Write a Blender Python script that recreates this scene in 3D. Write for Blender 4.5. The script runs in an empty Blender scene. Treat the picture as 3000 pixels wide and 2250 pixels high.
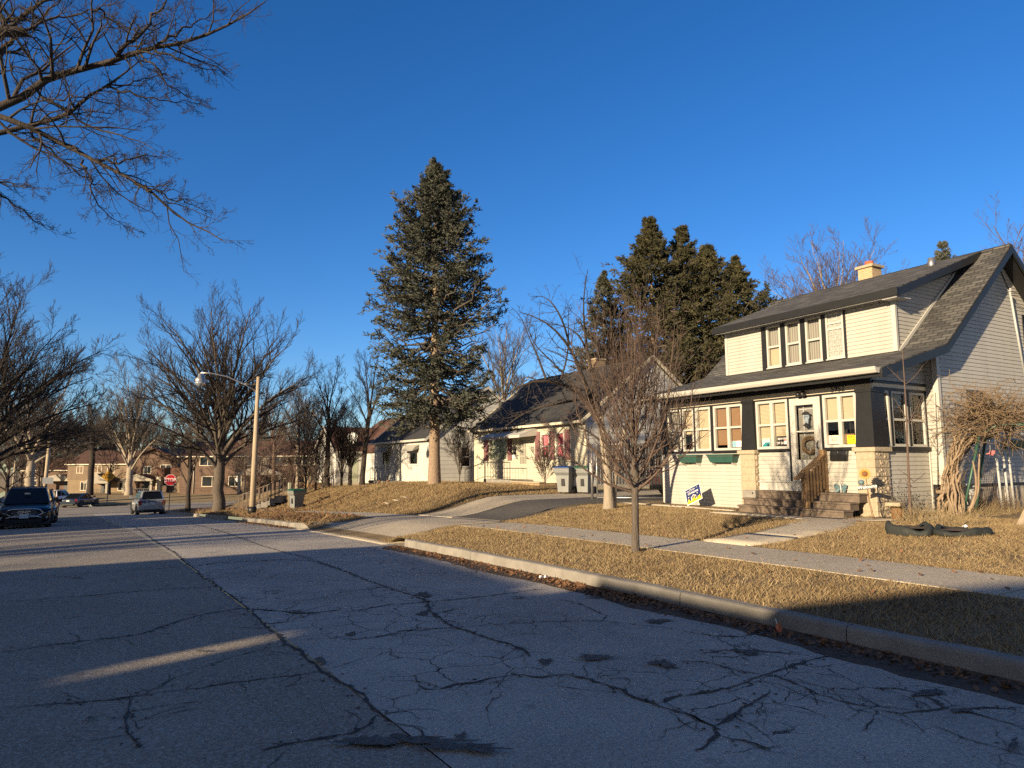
import bpy, math, random
import numpy as np
from mathutils import Vector, Matrix

sc = bpy.context.scene
col = sc.collection
R = math.radians

# ------------------------------------------------------------------ camera
cd = bpy.data.cameras.new('camera')
cam = bpy.data.objects.new('camera', cd)
col.objects.link(cam)
cd.sensor_width = 36.0
cd.lens = 36.0 * 2040.0 / 3000.0
cd.clip_start = 0.05
cd.clip_end = 3000
EYE = np.array([0.0, 0.0, 1.65])
CAMM = Matrix.Rotation(R(-32.4), 4, 'Z') @ Matrix.Rotation(R(96.6), 4, 'X') @ Matrix.Rotation(R(-0.3), 4, 'Z')
cam.matrix_world = Matrix.Translation(EYE) @ CAMM
sc.camera = cam

# ------------------------------------------------------------------ light
SUN_EL, SUN_AZ = 13.0, 16.0            # light travels towards +X and a little +Y
ld = bpy.data.lights.new('sun', 'SUN')
ld.energy = 5.0
ld.angle = R(0.53)
ld.color = (1.0, 0.78, 0.50)
sun = bpy.data.objects.new('sun', ld)
col.objects.link(sun)
sdir = Vector((math.cos(R(SUN_AZ)) * math.cos(R(SUN_EL)), math.sin(R(SUN_AZ)) * math.cos(R(SUN_EL)), -math.sin(R(SUN_EL))))
sun.rotation_euler = sdir.to_track_quat('-Z', 'Y').to_euler()

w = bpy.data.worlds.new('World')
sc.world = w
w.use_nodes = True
nt = w.node_tree
nt.nodes.clear()
wo = nt.nodes.new('ShaderNodeOutputWorld')
bg = nt.nodes.new('ShaderNodeBackground')
sky = nt.nodes.new('ShaderNodeTexSky')
sky.sky_type = 'NISHITA'
sky.sun_disc = False
sky.sun_elevation = R(SUN_EL)
# compass bearing of the sun, measured the way the Sky Texture does (from +Y towards +X)
sky.sun_rotation = math.atan2(-sdir.x, -sdir.y)
sky.altitude = 200
sky.air_density = 1.0
sky.dust_density = 0.0
sky.ozone_density = 3.0
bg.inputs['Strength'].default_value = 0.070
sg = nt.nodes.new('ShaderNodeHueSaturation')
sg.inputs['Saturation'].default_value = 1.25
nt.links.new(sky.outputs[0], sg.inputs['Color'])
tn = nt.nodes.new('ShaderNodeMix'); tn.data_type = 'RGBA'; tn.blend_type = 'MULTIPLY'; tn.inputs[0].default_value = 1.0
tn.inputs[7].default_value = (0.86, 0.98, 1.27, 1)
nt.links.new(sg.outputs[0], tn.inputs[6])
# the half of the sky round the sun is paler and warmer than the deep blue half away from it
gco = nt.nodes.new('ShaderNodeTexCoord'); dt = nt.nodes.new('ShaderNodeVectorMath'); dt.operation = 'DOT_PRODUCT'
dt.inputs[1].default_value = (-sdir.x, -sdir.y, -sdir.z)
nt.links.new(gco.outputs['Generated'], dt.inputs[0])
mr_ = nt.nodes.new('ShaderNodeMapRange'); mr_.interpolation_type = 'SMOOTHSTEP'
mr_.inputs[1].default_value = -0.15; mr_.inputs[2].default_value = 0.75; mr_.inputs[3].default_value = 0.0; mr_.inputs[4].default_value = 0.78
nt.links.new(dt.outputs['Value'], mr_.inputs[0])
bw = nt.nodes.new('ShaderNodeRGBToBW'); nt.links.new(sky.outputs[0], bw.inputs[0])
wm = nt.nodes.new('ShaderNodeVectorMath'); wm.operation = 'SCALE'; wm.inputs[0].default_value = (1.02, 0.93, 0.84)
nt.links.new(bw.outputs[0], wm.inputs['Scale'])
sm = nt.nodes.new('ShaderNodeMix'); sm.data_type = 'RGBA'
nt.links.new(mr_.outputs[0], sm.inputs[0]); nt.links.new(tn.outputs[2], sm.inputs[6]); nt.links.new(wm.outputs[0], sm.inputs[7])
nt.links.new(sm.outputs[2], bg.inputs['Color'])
nt.links.new(bg.outputs[0], wo.inputs['Surface'])

sc.view_settings.view_transform = 'Standard'
sc.view_settings.look = 'None'
sc.view_settings.gamma = 1.0
sc.view_settings.exposure = 0.98
sc.cycles.max_bounces = 5
sc.cycles.transparent_max_bounces = 10
sc.cycles.use_denoising = False
sc.cycles.sample_clamp_indirect = 3.0
sc.cycles.sample_clamp_direct = 12.0

# ------------------------------------------------------------------ materials
def mat(name, color, rough=0.7, metal=0.0, var=0.0, scale=8.0, bump=0.0, bscale=None, color2=None, coat=0.0, spec=None, stretch=None, detail=5.0):
    m = bpy.data.materials.new(name)
    m.use_nodes = True
    t = m.node_tree
    b = t.nodes['Principled BSDF']
    b.inputs['Roughness'].default_value = rough
    b.inputs['Metallic'].default_value = metal
    b.inputs['Coat Weight'].default_value = coat
    if spec is not None: b.inputs['Specular IOR Level'].default_value = spec
    c = tuple(color) + (1,)
    b.inputs['Base Color'].default_value = c
    if var or color2 or bump:
        tc = t.nodes.new('ShaderNodeTexCoord')
        src = tc.outputs['Object']
        if stretch:
            mp = t.nodes.new('ShaderNodeMapping')
            mp.inputs['Scale'].default_value = stretch
            t.links.new(src, mp.inputs[0]); src = mp.outputs[0]
        if var or color2:
            n = t.nodes.new('ShaderNodeTexNoise')
            n.inputs['Scale'].default_value = scale; n.inputs['Detail'].default_value = detail; n.inputs['Roughness'].default_value = 0.65
            t.links.new(src, n.inputs['Vector'])
            rp = t.nodes.new('ShaderNodeValToRGB')
            rp.color_ramp.elements[0].position = 0.3; rp.color_ramp.elements[1].position = 0.7
            if color2: c0, c1 = color, color2
            else: c0, c1 = [x * (1 - var) for x in color], [min(1, x * (1 + var)) for x in color]
            rp.color_ramp.elements[0].color = tuple(c0) + (1,); rp.color_ramp.elements[1].color = tuple(c1) + (1,)
            t.links.new(n.outputs['Fac'], rp.inputs[0]); t.links.new(rp.outputs[0], b.inputs['Base Color'])
        if bump:
            n2 = t.nodes.new('ShaderNodeTexNoise')
            n2.inputs['Scale'].default_value = bscale or scale * 3; n2.inputs['Detail'].default_value = 6
            t.links.new(src, n2.inputs['Vector'])
            bp = t.nodes.new('ShaderNodeBump'); bp.inputs['Strength'].default_value = bump; bp.inputs['Distance'].default_value = 0.02
            t.links.new(n2.outputs['Fac'], bp.inputs['Height']); t.links.new(bp.outputs[0], b.inputs['Normal'])
    return m

def brickmat(name, c1, c2, mortar, w_=0.22, h_=0.075, ms=0.012, rough=0.85, bump=0.6, off=0.5, noise=0.25):
    m = bpy.data.materials.new(name); m.use_nodes = True
    t = m.node_tree; b = t.nodes['Principled BSDF']; b.inputs['Roughness'].default_value = rough
    uv = t.nodes.new('ShaderNodeUVMap')
    br = t.nodes.new('ShaderNodeTexBrick')
    br.inputs['Color1'].default_value = c1 + (1,); br.inputs['Color2'].default_value = c2 + (1,); br.inputs['Mortar'].default_value = mortar + (1,)
    br.inputs['Scale'].default_value = 1.0; br.inputs['Brick Width'].default_value = w_; br.inputs['Row Height'].default_value = h_
    br.inputs['Mortar Size'].default_value = ms; br.inputs['Mortar Smooth'].default_value = 0.3; br.inputs['Bias'].default_value = -0.1
    br.offset = off
    t.links.new(uv.outputs[0], br.inputs['Vector'])
    n = t.nodes.new('ShaderNodeTexNoise'); n.inputs['Scale'].default_value = 1.3; n.inputs['Detail'].default_value = 8
    tc = t.nodes.new('ShaderNodeTexCoord'); t.links.new(tc.outputs['Object'], n.inputs['Vector'])
    mr = t.nodes.new('ShaderNodeMapRange'); mr.inputs[1].default_value = 0.3; mr.inputs[2].default_value = 0.7
    mr.inputs[3].default_value = 1 - noise; mr.inputs[4].default_value = 1 + noise
    t.links.new(n.outputs['Fac'], mr.inputs[0])
    mx = t.nodes.new('ShaderNodeVectorMath'); mx.operation = 'SCALE'
    t.links.new(br.outputs['Color'], mx.inputs[0]); t.links.new(mr.outputs[0], mx.inputs['Scale'])
    t.links.new(mx.outputs[0], b.inputs['Base Color'])
    inv = t.nodes.new('ShaderNodeMath'); inv.operation = 'SUBTRACT'; inv.inputs[0].default_value = 1
    t.links.new(br.outputs['Fac'], inv.inputs[1])
    n3 = t.nodes.new('ShaderNodeTexNoise'); n3.inputs['Scale'].default_value = 60; t.links.new(tc.outputs['Object'], n3.inputs['Vector'])
    ad = t.nodes.new('ShaderNodeMath'); ad.operation = 'MULTIPLY_ADD'; ad.inputs[1].default_value = 0.35
    t.links.new(n3.outputs['Fac'], ad.inputs[0]); t.links.new(inv.outputs[0], ad.inputs[2])
    bp = t.nodes.new('ShaderNodeBump'); bp.inputs['Strength'].default_value = bump; bp.inputs['Distance'].default_value = 0.012
    t.links.new(ad.outputs[0], bp.inputs['Height']); t.links.new(bp.outputs[0], b.inputs['Normal'])
    return m

def glassmat(name, tint=(0.97, 0.97, 0.97), refl=0.0):
    m = bpy.data.materials.new(name); m.use_nodes = True
    t = m.node_tree; t.nodes.clear()
    o = t.nodes.new('ShaderNodeOutputMaterial'); mx = t.nodes.new('ShaderNodeMixShader')
    tr = t.nodes.new('ShaderNodeBsdfTransparent'); tr.inputs[0].default_value = tint + (1,)
    gl = t.nodes.new('ShaderNodeBsdfGlossy'); gl.inputs['Roughness'].default_value = 0.02
    fr = t.nodes.new('ShaderNodeFresnel'); fr.inputs[0].default_value = 1.5
    ma = t.nodes.new('ShaderNodeMath'); ma.operation = 'ADD'; ma.inputs[1].default_value = refl
    t.links.new(fr.outputs[0], ma.inputs[0]); t.links.new(ma.outputs[0], mx.inputs[0])
    t.links.new(tr.outputs[0], mx.inputs[1]); t.links.new(gl.outputs[0], mx.inputs[2]); t.links.new(mx.outputs[0], o.inputs[0])
    return m

def stripes(name, ca, cb, axis='Z', freq=40.0, rough=0.7, bump=0.4, thin=0.5):
    """fine parallel slats (blinds, bamboo, corrugation) in object space"""
    m = bpy.data.materials.new(name); m.use_nodes = True
    t = m.node_tree; b = t.nodes['Principled BSDF']; b.inputs['Roughness'].default_value = rough
    tc = t.nodes.new('ShaderNodeTexCoord'); sp = t.nodes.new('ShaderNodeSeparateXYZ'); t.links.new(tc.outputs['Object'], sp.inputs[0])
    mu = t.nodes.new('ShaderNodeMath'); mu.operation = 'MULTIPLY'; mu.inputs[1].default_value = freq; t.links.new(sp.outputs[axis], mu.inputs[0])
    fr = t.nodes.new('ShaderNodeMath'); fr.operation = 'FRACT'; t.links.new(mu.outputs[0], fr.inputs[0])
    rp = t.nodes.new('ShaderNodeValToRGB')
    e = rp.color_ramp.elements; e[0].position = thin * 0.5; e[0].color = tuple(ca) + (1,); e[1].position = min(.99, thin); e[1].color = tuple(cb) + (1,)
    t.links.new(fr.outputs[0], rp.inputs[0]); t.links.new(rp.outputs[0], b.inputs['Base Color'])
    bp = t.nodes.new('ShaderNodeBump'); bp.inputs['Strength'].default_value = bump; bp.inputs['Distance'].default_value = 0.01
    t.links.new(fr.outputs[0], bp.inputs['Height']); t.links.new(bp.outputs[0], b.inputs['Normal'])
    return m

M = {}
M['siding'] = mat('vinyl_siding', (.42, .405, .365), .55, var=.10, scale=1.6, bump=.08, bscale=90, stretch=(1.6, 1.6, .25), detail=9)
M['siding_w'] = mat('white_siding', (.50, .50, .48), .6, var=.12, scale=1.5, bump=.1, bscale=60)
M['siding_c'] = mat('cream_siding', (.47, .45, .37), .6, var=.06, scale=1.0, bump=.08, bscale=60)
M['white'] = mat('white_trim', (.47, .46, .425), .5, var=.04, scale=4)
M['beige'] = mat('beige_trim', (.66, .59, .45), .6, var=.05, scale=4)
M['black'] = mat('black_trim', (.010, .0105, .012), .5, var=.25, scale=5)
M['soffit'] = mat('grey_soffit', (.42, .42, .42), .6, var=.06, scale=3)
M['shingle'] = brickmat('dark_grey_shingle', (.048, .048, .050), (.125, .122, .116), (.018, .018, .018), .30, .13, .012, .95, 1.0, .5, .25)
M['shingle_b'] = brickmat('black_shingle', (.030, .031, .034), (.048, .047, .048), (.015, .015, .015), .30, .13, .008, .95, .9, .5, .25)
M['shingle_br'] = brickmat('brown_shingle', (.095, .045, .03), (.13, .065, .045), (.04, .02, .015), .30, .14, .008, .95, .8, .5, .2)
M['brick'] = brickmat('red_brown_brick', (.105, .058, .040), (.150, .088, .060), (.14, .112, .092), .21, .075, .011, .9, .6, .5, .18)
M['brick_y'] = brickmat('yellow_brick', (.215, .145, .08), (.27, .19, .105), (.24, .2, .15), .21, .075, .012, .9, .6, .5, .12)
M['brick_t'] = brickmat('tan_brick', (.175, .115, .075), (.23, .155, .10), (.22, .18, .135), .21, .075, .012, .9, .6, .5, .15)
M['block'] = mat('rock_face_block', (.33, .27, .19), .9, color2=(.44, .37, .27), scale=14, bump=1.0, bscale=22)
M['concrete'] = mat('kerb_concrete', (.19, .178, .158), .9, color2=(.30, .28, .25), scale=3, bump=.5, bscale=90)
M['porch_trim'] = mat('porch_trim', (.30, .27, .22), .7, var=.1)
M['found'] = mat('foundation_block', (.36, .31, .24), .9, color2=(.46, .41, .33), scale=4, bump=.4, bscale=40)
M['wood'] = mat('weathered_wood', (.085, .064, .05), .8, color2=(.20, .155, .12), scale=3, bump=.5, bscale=12, stretch=(1, 1, 1))
M['wood_v'] = mat('rail_wood', (.17, .10, .05), .8, color2=(.31, .20, .10), scale=5, bump=.4, bscale=14, stretch=(4, 4, .5))
M['plank'] = mat('pole_wood', (.30, .24, .17), .85, color2=(.44, .36, .26), scale=6, bump=.4, bscale=14, stretch=(3, 3, .3))
M['glass'] = glassmat('window_glass')
M['glass_d'] = mat('dark_window_glass', (.012, .015, .018), .05, spec=.8)
M['room'] = mat('dark_room', (.012, .012, .014), .9)
M['curtain'] = stripes('lace_curtain', (.19, .18, .155), (.33, .315, .27), 'Y', 13, .9, .3, .85)  # shading of the curtain folds put into the colour as soft stripes
M['blind'] = stripes('slat_blind', (.22, .18, .12), (.50, .43, .30), 'Z', 28, .6, .5, .45)
M['bamboo'] = stripes('bamboo_blind', (.10, .055, .025), (.25, .15, .075), 'Y', 26, .8, .3, .35)
M['shade'] = mat('tan_roller_shade', (.40, .335, .235), .9, var=.05)
M['blockglass'] = mat('glass_block', (.16, .18, .18), .12, color2=(.52, .51, .46), scale=22, bump=.6, bscale=30)
M['red'] = mat('red_clay', (.50, .11, .05), .8, var=.1)
M['metal'] = mat('galvanised_metal', (.45, .45, .44), .4, .8, var=.1, scale=8)
M['dkmetal'] = mat('dark_metal', (.03, .03, .032), .45, .5)
M['green_m'] = mat('green_metal', (.04, .10, .07), .45, .2, var=.2)
M['green_p'] = mat('green_plastic', (.025, .085, .07), .5, var=.15)
M['maroon'] = mat('maroon_shutter', (.20, .095, .10), .7, var=.12, scale=6)
M['pink'] = mat('pink_curtain', (.55, .16, .20), .8, var=.25, scale=5, stretch=(5, 5, .5))
M['pale_shade'] = mat('pale_green_shade', (.40, .43, .33), .7, var=.04)
M['bark'] = mat('grey_brown_bark', (.062, .050, .042), .95, color2=(.135, .112, .092), scale=9, bump=1.0, bscale=14, stretch=(3, 3, .6))
M['bark_pale'] = mat('pale_bark', (.24, .20, .155), .95, color2=(.36, .31, .245), scale=9, bump=.8, bscale=14, stretch=(3, 3, .6))
M['bark_dark'] = mat('dark_bark', (.022, .017, .015), .95, color2=(.055, .043, .036), scale=9, bump=1.0, bscale=14, stretch=(3, 3, .6))
M['bark_red'] = mat('reddish_bark', (.080, .053, .042), .9, color2=(.150, .105, .082), scale=12, bump=.6, bscale=20, stretch=(3, 3, .6))
M['bark_spruce'] = mat('spruce_bark', (.17, .12, .085), .95, color2=(.33, .25, .18), scale=16, bump=1.0, bscale=24)
M['needle'] = mat('blue_green_needles', (.045, .055, .046), .8, color2=(.155, .162, .125), scale=1.3, detail=8)
M['needle2'] = mat('olive_needles', (.030, .036, .018), .8, color2=(.125, .112, .055), scale=1.1, detail=8)
M['vine'] = mat('dry_vine', (.20, .14, .09), .9, color2=(.34, .26, .18), scale=7, bump=.7, bscale=22, stretch=(2, 2, .7))
M['twig'] = mat('dry_twig', (.13, .088, .055), .9, color2=(.27, .195, .12), scale=3)
M['straw'] = mat('dead_grass_blade', (.19, .128, .062), .9, color2=(.35, .258, .138), scale=1.7, detail=8)
M['leaf'] = mat('dead_leaf', (.10, .045, .022), .85, color2=(.27, .15, .075), scale=30)
M['rubber'] = mat('tyre_rubber', (.012, .012, .013), .8)
M['rim'] = mat('alloy_rim', (.38, .38, .39), .3, .9)
M['chrome'] = mat('chrome', (.75, .75, .76), .12, 1.0)
M['paint_k'] = mat('black_car_paint', (.004, .0045, .005), .25, 0.0, coat=.25, spec=.3)
M['paint_s'] = mat('silver_car_paint', (.42, .44, .46), .3, .5, coat=1.0)
M['paint_w'] = mat('white_car_paint', (.70, .70, .70), .25, 0.0, coat=1.0)
M['paint_b'] = mat('dark_blue_car_paint', (.022, .035, .055), .2, .4, coat=1.0)
M['paint_r'] = mat('red_car_paint', (.38, .012, .018), .2, .1, coat=1.0)
M['carglass'] = mat('car_glass', (.006, .007, .008), .05, spec=.45)
M['lamp_r'] = mat('red_lamp', (.30, .015, .012), .15, coat=1.0)
M['lamp_w'] = mat('clear_lamp', (.55, .57, .60), .1, .6, coat=1.0)
M['plate'] = mat('number_plate', (.62, .68, .72), .5)
M['ink'] = mat('black_ink', (.01, .01, .012), .7)
M['ink_b'] = mat('blue_ink', (.03, .06, .20), .7)
M['stop_red'] = mat('stop_red', (.50, .012, .025), .45, var=.05)
M['sign_w'] = mat('sign_white', (.80, .80, .80), .5)
M['sign_y'] = mat('amber_sign', (.46, .235, .012), .5, var=.06)
M['yellow'] = mat('bright_yellow_card', (.85, .66, .02), .6)
M['navy'] = mat('navy_card', (.018, .028, .12), .45, var=.2, scale=6)
M['teal'] = mat('teal_card', (.02, .22, .27), .6)
M['paper'] = mat('paper', (.74, .66, .52), .8)
M['cart'] = mat('grey_cart_plastic', (.19, .20, .20), .5, var=.12, scale=3)
M['lid_blue'] = mat('blue_lid', (.012, .045, .16), .4)
M['lid_green'] = mat('green_lid', (.02, .09, .04), .4)
M['soil'] = mat('mulch_soil', (.05, .036, .025), .95, color2=(.13, .09, .06), scale=14, bump=1.0, bscale=30)
M['fabric'] = mat('black_fabric_bed', (.022, .026, .025), .75, var=.3, scale=12, bump=.5, bscale=18)
M['orange'] = mat('orange_flower', (.60, .22, .03), .7)
M['brown'] = mat('brown_rust', (.16, .075, .03), .8, var=.3, scale=20)
M['blue_grey'] = mat('blue_grey_metal', (.10, .17, .20), .5, var=.3, scale=20)
M['ltgrey'] = mat('light_grey_paint', (.40, .41, .41), .5, var=.1)
M['stonewall'] = brickmat('tan_garden_wall_stone', (.36, .26, .15), (.46, .35, .21), (.20, .15, .10), .25, .1, .012, .9, .8, .5, .2)

# ------------------------------------------------------------------ mesh helpers
LIFT = {}
class MB:
    def __init__(s): s.v = []; s.f = []; s.n = 0; s.smooth = []
    def add(s, V, F, smooth=False):
        s.v.append(np.asarray(V, float).reshape(-1, 3))
        o = s.n
        for f in F: s.f.append([i + o for i in f]); s.smooth.append(smooth)
        s.n += len(V); return s
    def box(s, a, b):
        x0, y0, z0 = a; x1, y1, z1 = b
        V = [(x0, y0, z0), (x1, y0, z0), (x1, y1, z0), (x0, y1, z0), (x0, y0, z1), (x1, y0, z1), (x1, y1, z1), (x0, y1, z1)]
        return s.add(V, [(0, 3, 2, 1), (4, 5, 6, 7), (0, 1, 5, 4), (1, 2, 6, 5), (2, 3, 7, 6), (3, 0, 4, 7)])
    def bar(s, p, q, w_, h_=None, up=(0, 0, 1)):
        h_ = h_ or w_
        p = np.array(p, float); q = np.array(q, float); d = q - p; d /= np.linalg.norm(d)
        u = np.cross(d, up)
        if np.linalg.norm(u) < 1e-4: u = np.cross(d, (0, 1, 0))
        u /= np.linalg.norm(u); v = np.cross(u, d)
        V = []
        for c in (p, q):
            for a, b in ((-1, -1), (1, -1), (1, 1), (-1, 1)): V.append(c + u * a * w_ / 2 + v * b * h_ / 2)
        return s.add(V, [(0, 1, 2, 3), (7, 6, 5, 4), (0, 4, 5, 1), (1, 5, 6, 2), (2, 6, 7, 3), (3, 7, 4, 0)])
    def tube(s, pts, r, n=8, cap=True):
        pts = np.array(pts, float); k = len(pts); r = np.broadcast_to(np.array(r, float), (k,))
        tg = np.gradient(pts, axis=0); tg /= np.linalg.norm(tg, axis=1)[:, None] + 1e-9
        ref = np.array([0.13, 0.31, 0.94]) if abs(tg[0][2]) < .9 else np.array([1, .1, .05])
        u = np.cross(tg, ref); u /= np.linalg.norm(u, axis=1)[:, None]; v = np.cross(tg, u)
        a = np.linspace(0, 2 * np.pi, n, endpoint=False)
        V = (pts[:, None] + r[:, None, None] * (np.cos(a)[None, :, None] * u[:, None] + np.sin(a)[None, :, None] * v[:, None])).reshape(-1, 3)
        F = [(i * n + j, i * n + (j + 1) % n, (i + 1) * n + (j + 1) % n, (i + 1) * n + j) for i in range(k - 1) for j in range(n)]
        s.add(V, F, True)
        if cap: s.f.append([s.n - k * n + j for j in range(n)][::-1]); s.smooth.append(False); s.f.append([s.n - n + j for j in range(n)]); s.smooth.append(False)
        return s
    def lathe(s, c, prof, n=20, axis='z'):
        a = np.linspace(0, 2 * np.pi, n, endpoint=False); V = []
        for r_, z in prof:
            for t in a:
                p = (r_ * math.cos(t), r_ * math.sin(t), z)
                if axis == 'y': p = (p[0], p[2], p[1])
                if axis == 'x': p = (p[2], p[0], p[1])
                V.append((c[0] + p[0], c[1] + p[1], c[2] + p[2]))
        k = len(prof)
        F = [(i * n + j, i * n + (j + 1) % n, (i + 1) * n + (j + 1) % n, (i + 1) * n + j) for i in range(k - 1) for j in range(n)]
        s.add(V, F, True)
        o = s.n - k * n
        s.f.append([o + j for j in range(n)][::-1]); s.smooth.append(False); s.f.append([o + (k - 1) * n + j for j in range(n)]); s.smooth.append(False)
        return s
    def prism(s, poly, d):
        """polygon of 3-D points pushed along vector d"""
        P = [np.array(p, float) for p in poly]; d = np.array(d, float); k = len(P)
        V = P + [p + d for p in P]
        return s.add(V, [tuple(range(k))[::-1], tuple(range(k, 2 * k))] + [(i, (i + 1) % k, k + (i + 1) % k, k + i) for i in range(k)])
    def build(s, name, m, parent=None, bevel=0.0, uv=True):
        V = np.concatenate(s.v) if s.v else np.zeros((0, 3))
        if parent is not None and parent.name in LIFT: V = V - np.array([0, 0, LIFT[parent.name]])
        me = bpy.data.meshes.new(name)
        me.from_pydata(V.tolist(), [], s.f)
        me.polygons.foreach_set('use_smooth', s.smooth)
        if uv: autouv(me)
        me.materials.append(m); me.validate(); me.update()
        o = bpy.data.objects.new(name, me); col.objects.link(o)
        if parent is not None:
            o.parent = parent
            if parent.name in LIFT: LIFT[o.name] = LIFT[parent.name]
        if bevel:
            b = o.modifiers.new('edge', 'BEVEL'); b.width = bevel; b.segments = 2; b.limit_method = 'ANGLE'
        return o

def autouv(me):
    n = len(me.loops)
    if not n: return
    co = np.empty(len(me.vertices) * 3); me.vertices.foreach_get('co', co); co = co.reshape(-1, 3)
    vi = np.empty(n, int); me.loops.foreach_get('vertex_index', vi)
    pn = np.empty(len(me.polygons) * 3); me.polygons.foreach_get('normal', pn); pn = pn.reshape(-1, 3)
    lt = np.empty(len(me.polygons), int); me.polygons.foreach_get('loop_total', lt)
    N = np.repeat(pn, lt, axis=0)
    T = np.cross(np.array([0, 0, 1.0]), N); ln = np.linalg.norm(T, axis=1); flat = ln < .02
    T[flat] = (1, 0, 0); T /= np.linalg.norm(T, axis=1)[:, None]
    B = np.cross(N, T); P = co[vi]
    uv = np.stack([(P * T).sum(1), (P * B).sum(1)], 1).ravel()
    l = me.uv_layers.new(name='UVMap'); l.data.foreach_set('uv', uv)

def npmesh(name, V, F, m, parent=None, smooth=False):
    """fast mesh from arrays; F is (n,3) or (n,4)"""
    V = np.asarray(V, np.float32); F = np.asarray(F, np.int32); k = F.shape[1]
    me = bpy.data.meshes.new(name)
    me.vertices.add(len(V)); me.vertices.foreach_set('co', V.ravel())
    me.loops.add(F.size); me.loops.foreach_set('vertex_index', F.ravel())
    me.polygons.add(len(F)); me.polygons.foreach_set('loop_start', np.arange(0, F.size, k, dtype=np.int32))
    try: me.polygons.foreach_set('loop_total', np.full(len(F), k, dtype=np.int32))
    except Exception: pass
    if smooth: me.polygons.foreach_set('use_smooth', np.ones(len(F), bool))
    me.materials.append(m); me.update(calc_edges=True)
    o = bpy.data.objects.new(name, me); col.objects.link(o)
    if parent is not None: o.parent = parent
    return o

def tag(o, label=None, cat=None, group=None, kind=None):
    if label: o['label'] = label
    if cat: o['category'] = cat
    if group: o['group'] = group
    if kind: o['kind'] = kind
    return o

def thing(name, label, cat, loc=(0, 0, 0), rz=0.0, group=None, lift=False):
    o = bpy.data.objects.new(name, None); col.objects.link(o)
    o.empty_display_size = .2
    o.location = loc; o.rotation_euler = (0, 0, rz)
    if lift: LIFT[o.name] = loc[2]
    return tag(o, label, cat, group)

def copytree(o, parent=None):
    c = o.copy(); col.objects.link(c)
    if parent is not None: c.parent = parent
    for ch in list(o.children): copytree(ch, c)
    return c

def text(parent, s_, size, loc, rot, m, name='lettering', depth=.002, align='CENTER', sx=1.0, bold=0.0):
    cu = bpy.data.curves.new(name, 'FONT'); cu.body = s_; cu.size = size; cu.extrude = depth; cu.offset = bold
    cu.align_x = align; cu.align_y = 'CENTER'; cu.space_line = .85
    o = bpy.data.objects.new(name, cu); col.objects.link(o)
    dg = bpy.context.evaluated_depsgraph_get()
    me = bpy.data.meshes.new_from_object(o.evaluated_get(dg))
    bpy.data.objects.remove(o)
    me.materials.clear(); me.materials.append(m)
    o = bpy.data.objects.new(name, me); col.objects.link(o)
    L = list(loc)
    if parent is not None:
        o.parent = parent
        if parent.name in LIFT: L[2] -= LIFT[parent.name]
    o.location = L; o.rotation_euler = rot; o.scale = (sx, 1, 1)
    return o

# ------------------------------------------------------------------ terrain
KY = [-60, 0, 8, 15, 25, 36, 45, 60, 75, 88, 110, 400]
KZ = [.3, 0, 0, -.08, -.36, -.85, -1.22, -1.9, -2.3, -2.6, -2.75, -3]
def prof(y):
    y = np.asarray(y, float)
    return sum(np.interp(y + d, KY, KZ) for d in (-3, -1.5, 0, 1.5, 3)) / 5
def sstep(a, b, x):
    t = np.clip((np.asarray(x, float) - a) / (b - a), 0, 1); return t * t * (3 - 2 * t)
YY = [-40, 10, 17, 22, 26, 35, 40, 48, 53, 60, 63, 66, 400]
YZ = [.45, .43, .43, .45, .74, .72, .40, .15, .0, -.25, -.9, -1.95, -2.9]
XL, XR = -2.8, 6.2
XK = XR + .16
def ground(x, y):
    """height of the land beside the street (lawns, yards); the street itself lies at prof(y)"""
    x = np.asarray(x, float); y = np.asarray(y, float)
    p = prof(y)
    side = p + .14 + .10 * sstep(XK, 8.5, x)
    yard = sum(np.interp(y + d, YY, YZ) for d in (-1, 0, 1)) / 3
    yard = np.maximum(yard, p + .15)
    x1 = np.interp(y, [20, 28, 60], [13.2, 14.6, 15.0])
    t = np.clip((x - 10.1) / (x1 - 10.1), 0, 1); t = t * t * (3 - 2 * t)
    z = side * (1 - t) + yard * t
    left = p + .14 + .05 * sstep(2.9, 5, -x)
    z = np.where(x < 1.7, left, z)
    return z
def apron(x, y):
    """0..1 weight of the driveway apron cut through the kerb"""
    return sstep(0, .6, y - 14.8) * sstep(0, .6, 22.2 - y)

def strip(name, xs, ys, zf, m, kind='structure', parent=None):
    X, Y = np.meshgrid(xs, ys); Z = zf(X, Y)
    V = np.stack([X, Y, Z], -1).reshape(-1, 3); nx, ny = len(xs), len(ys)
    i = np.arange(nx * ny).reshape(ny, nx)
    F = np.stack([i[:-1, :-1], i[:-1, 1:], i[1:, 1:], i[1:, :-1]], -1).reshape(-1, 4)
    o = npmesh(name, V, F, m, parent, True)
    if kind: o['kind'] = kind
    return o

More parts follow.
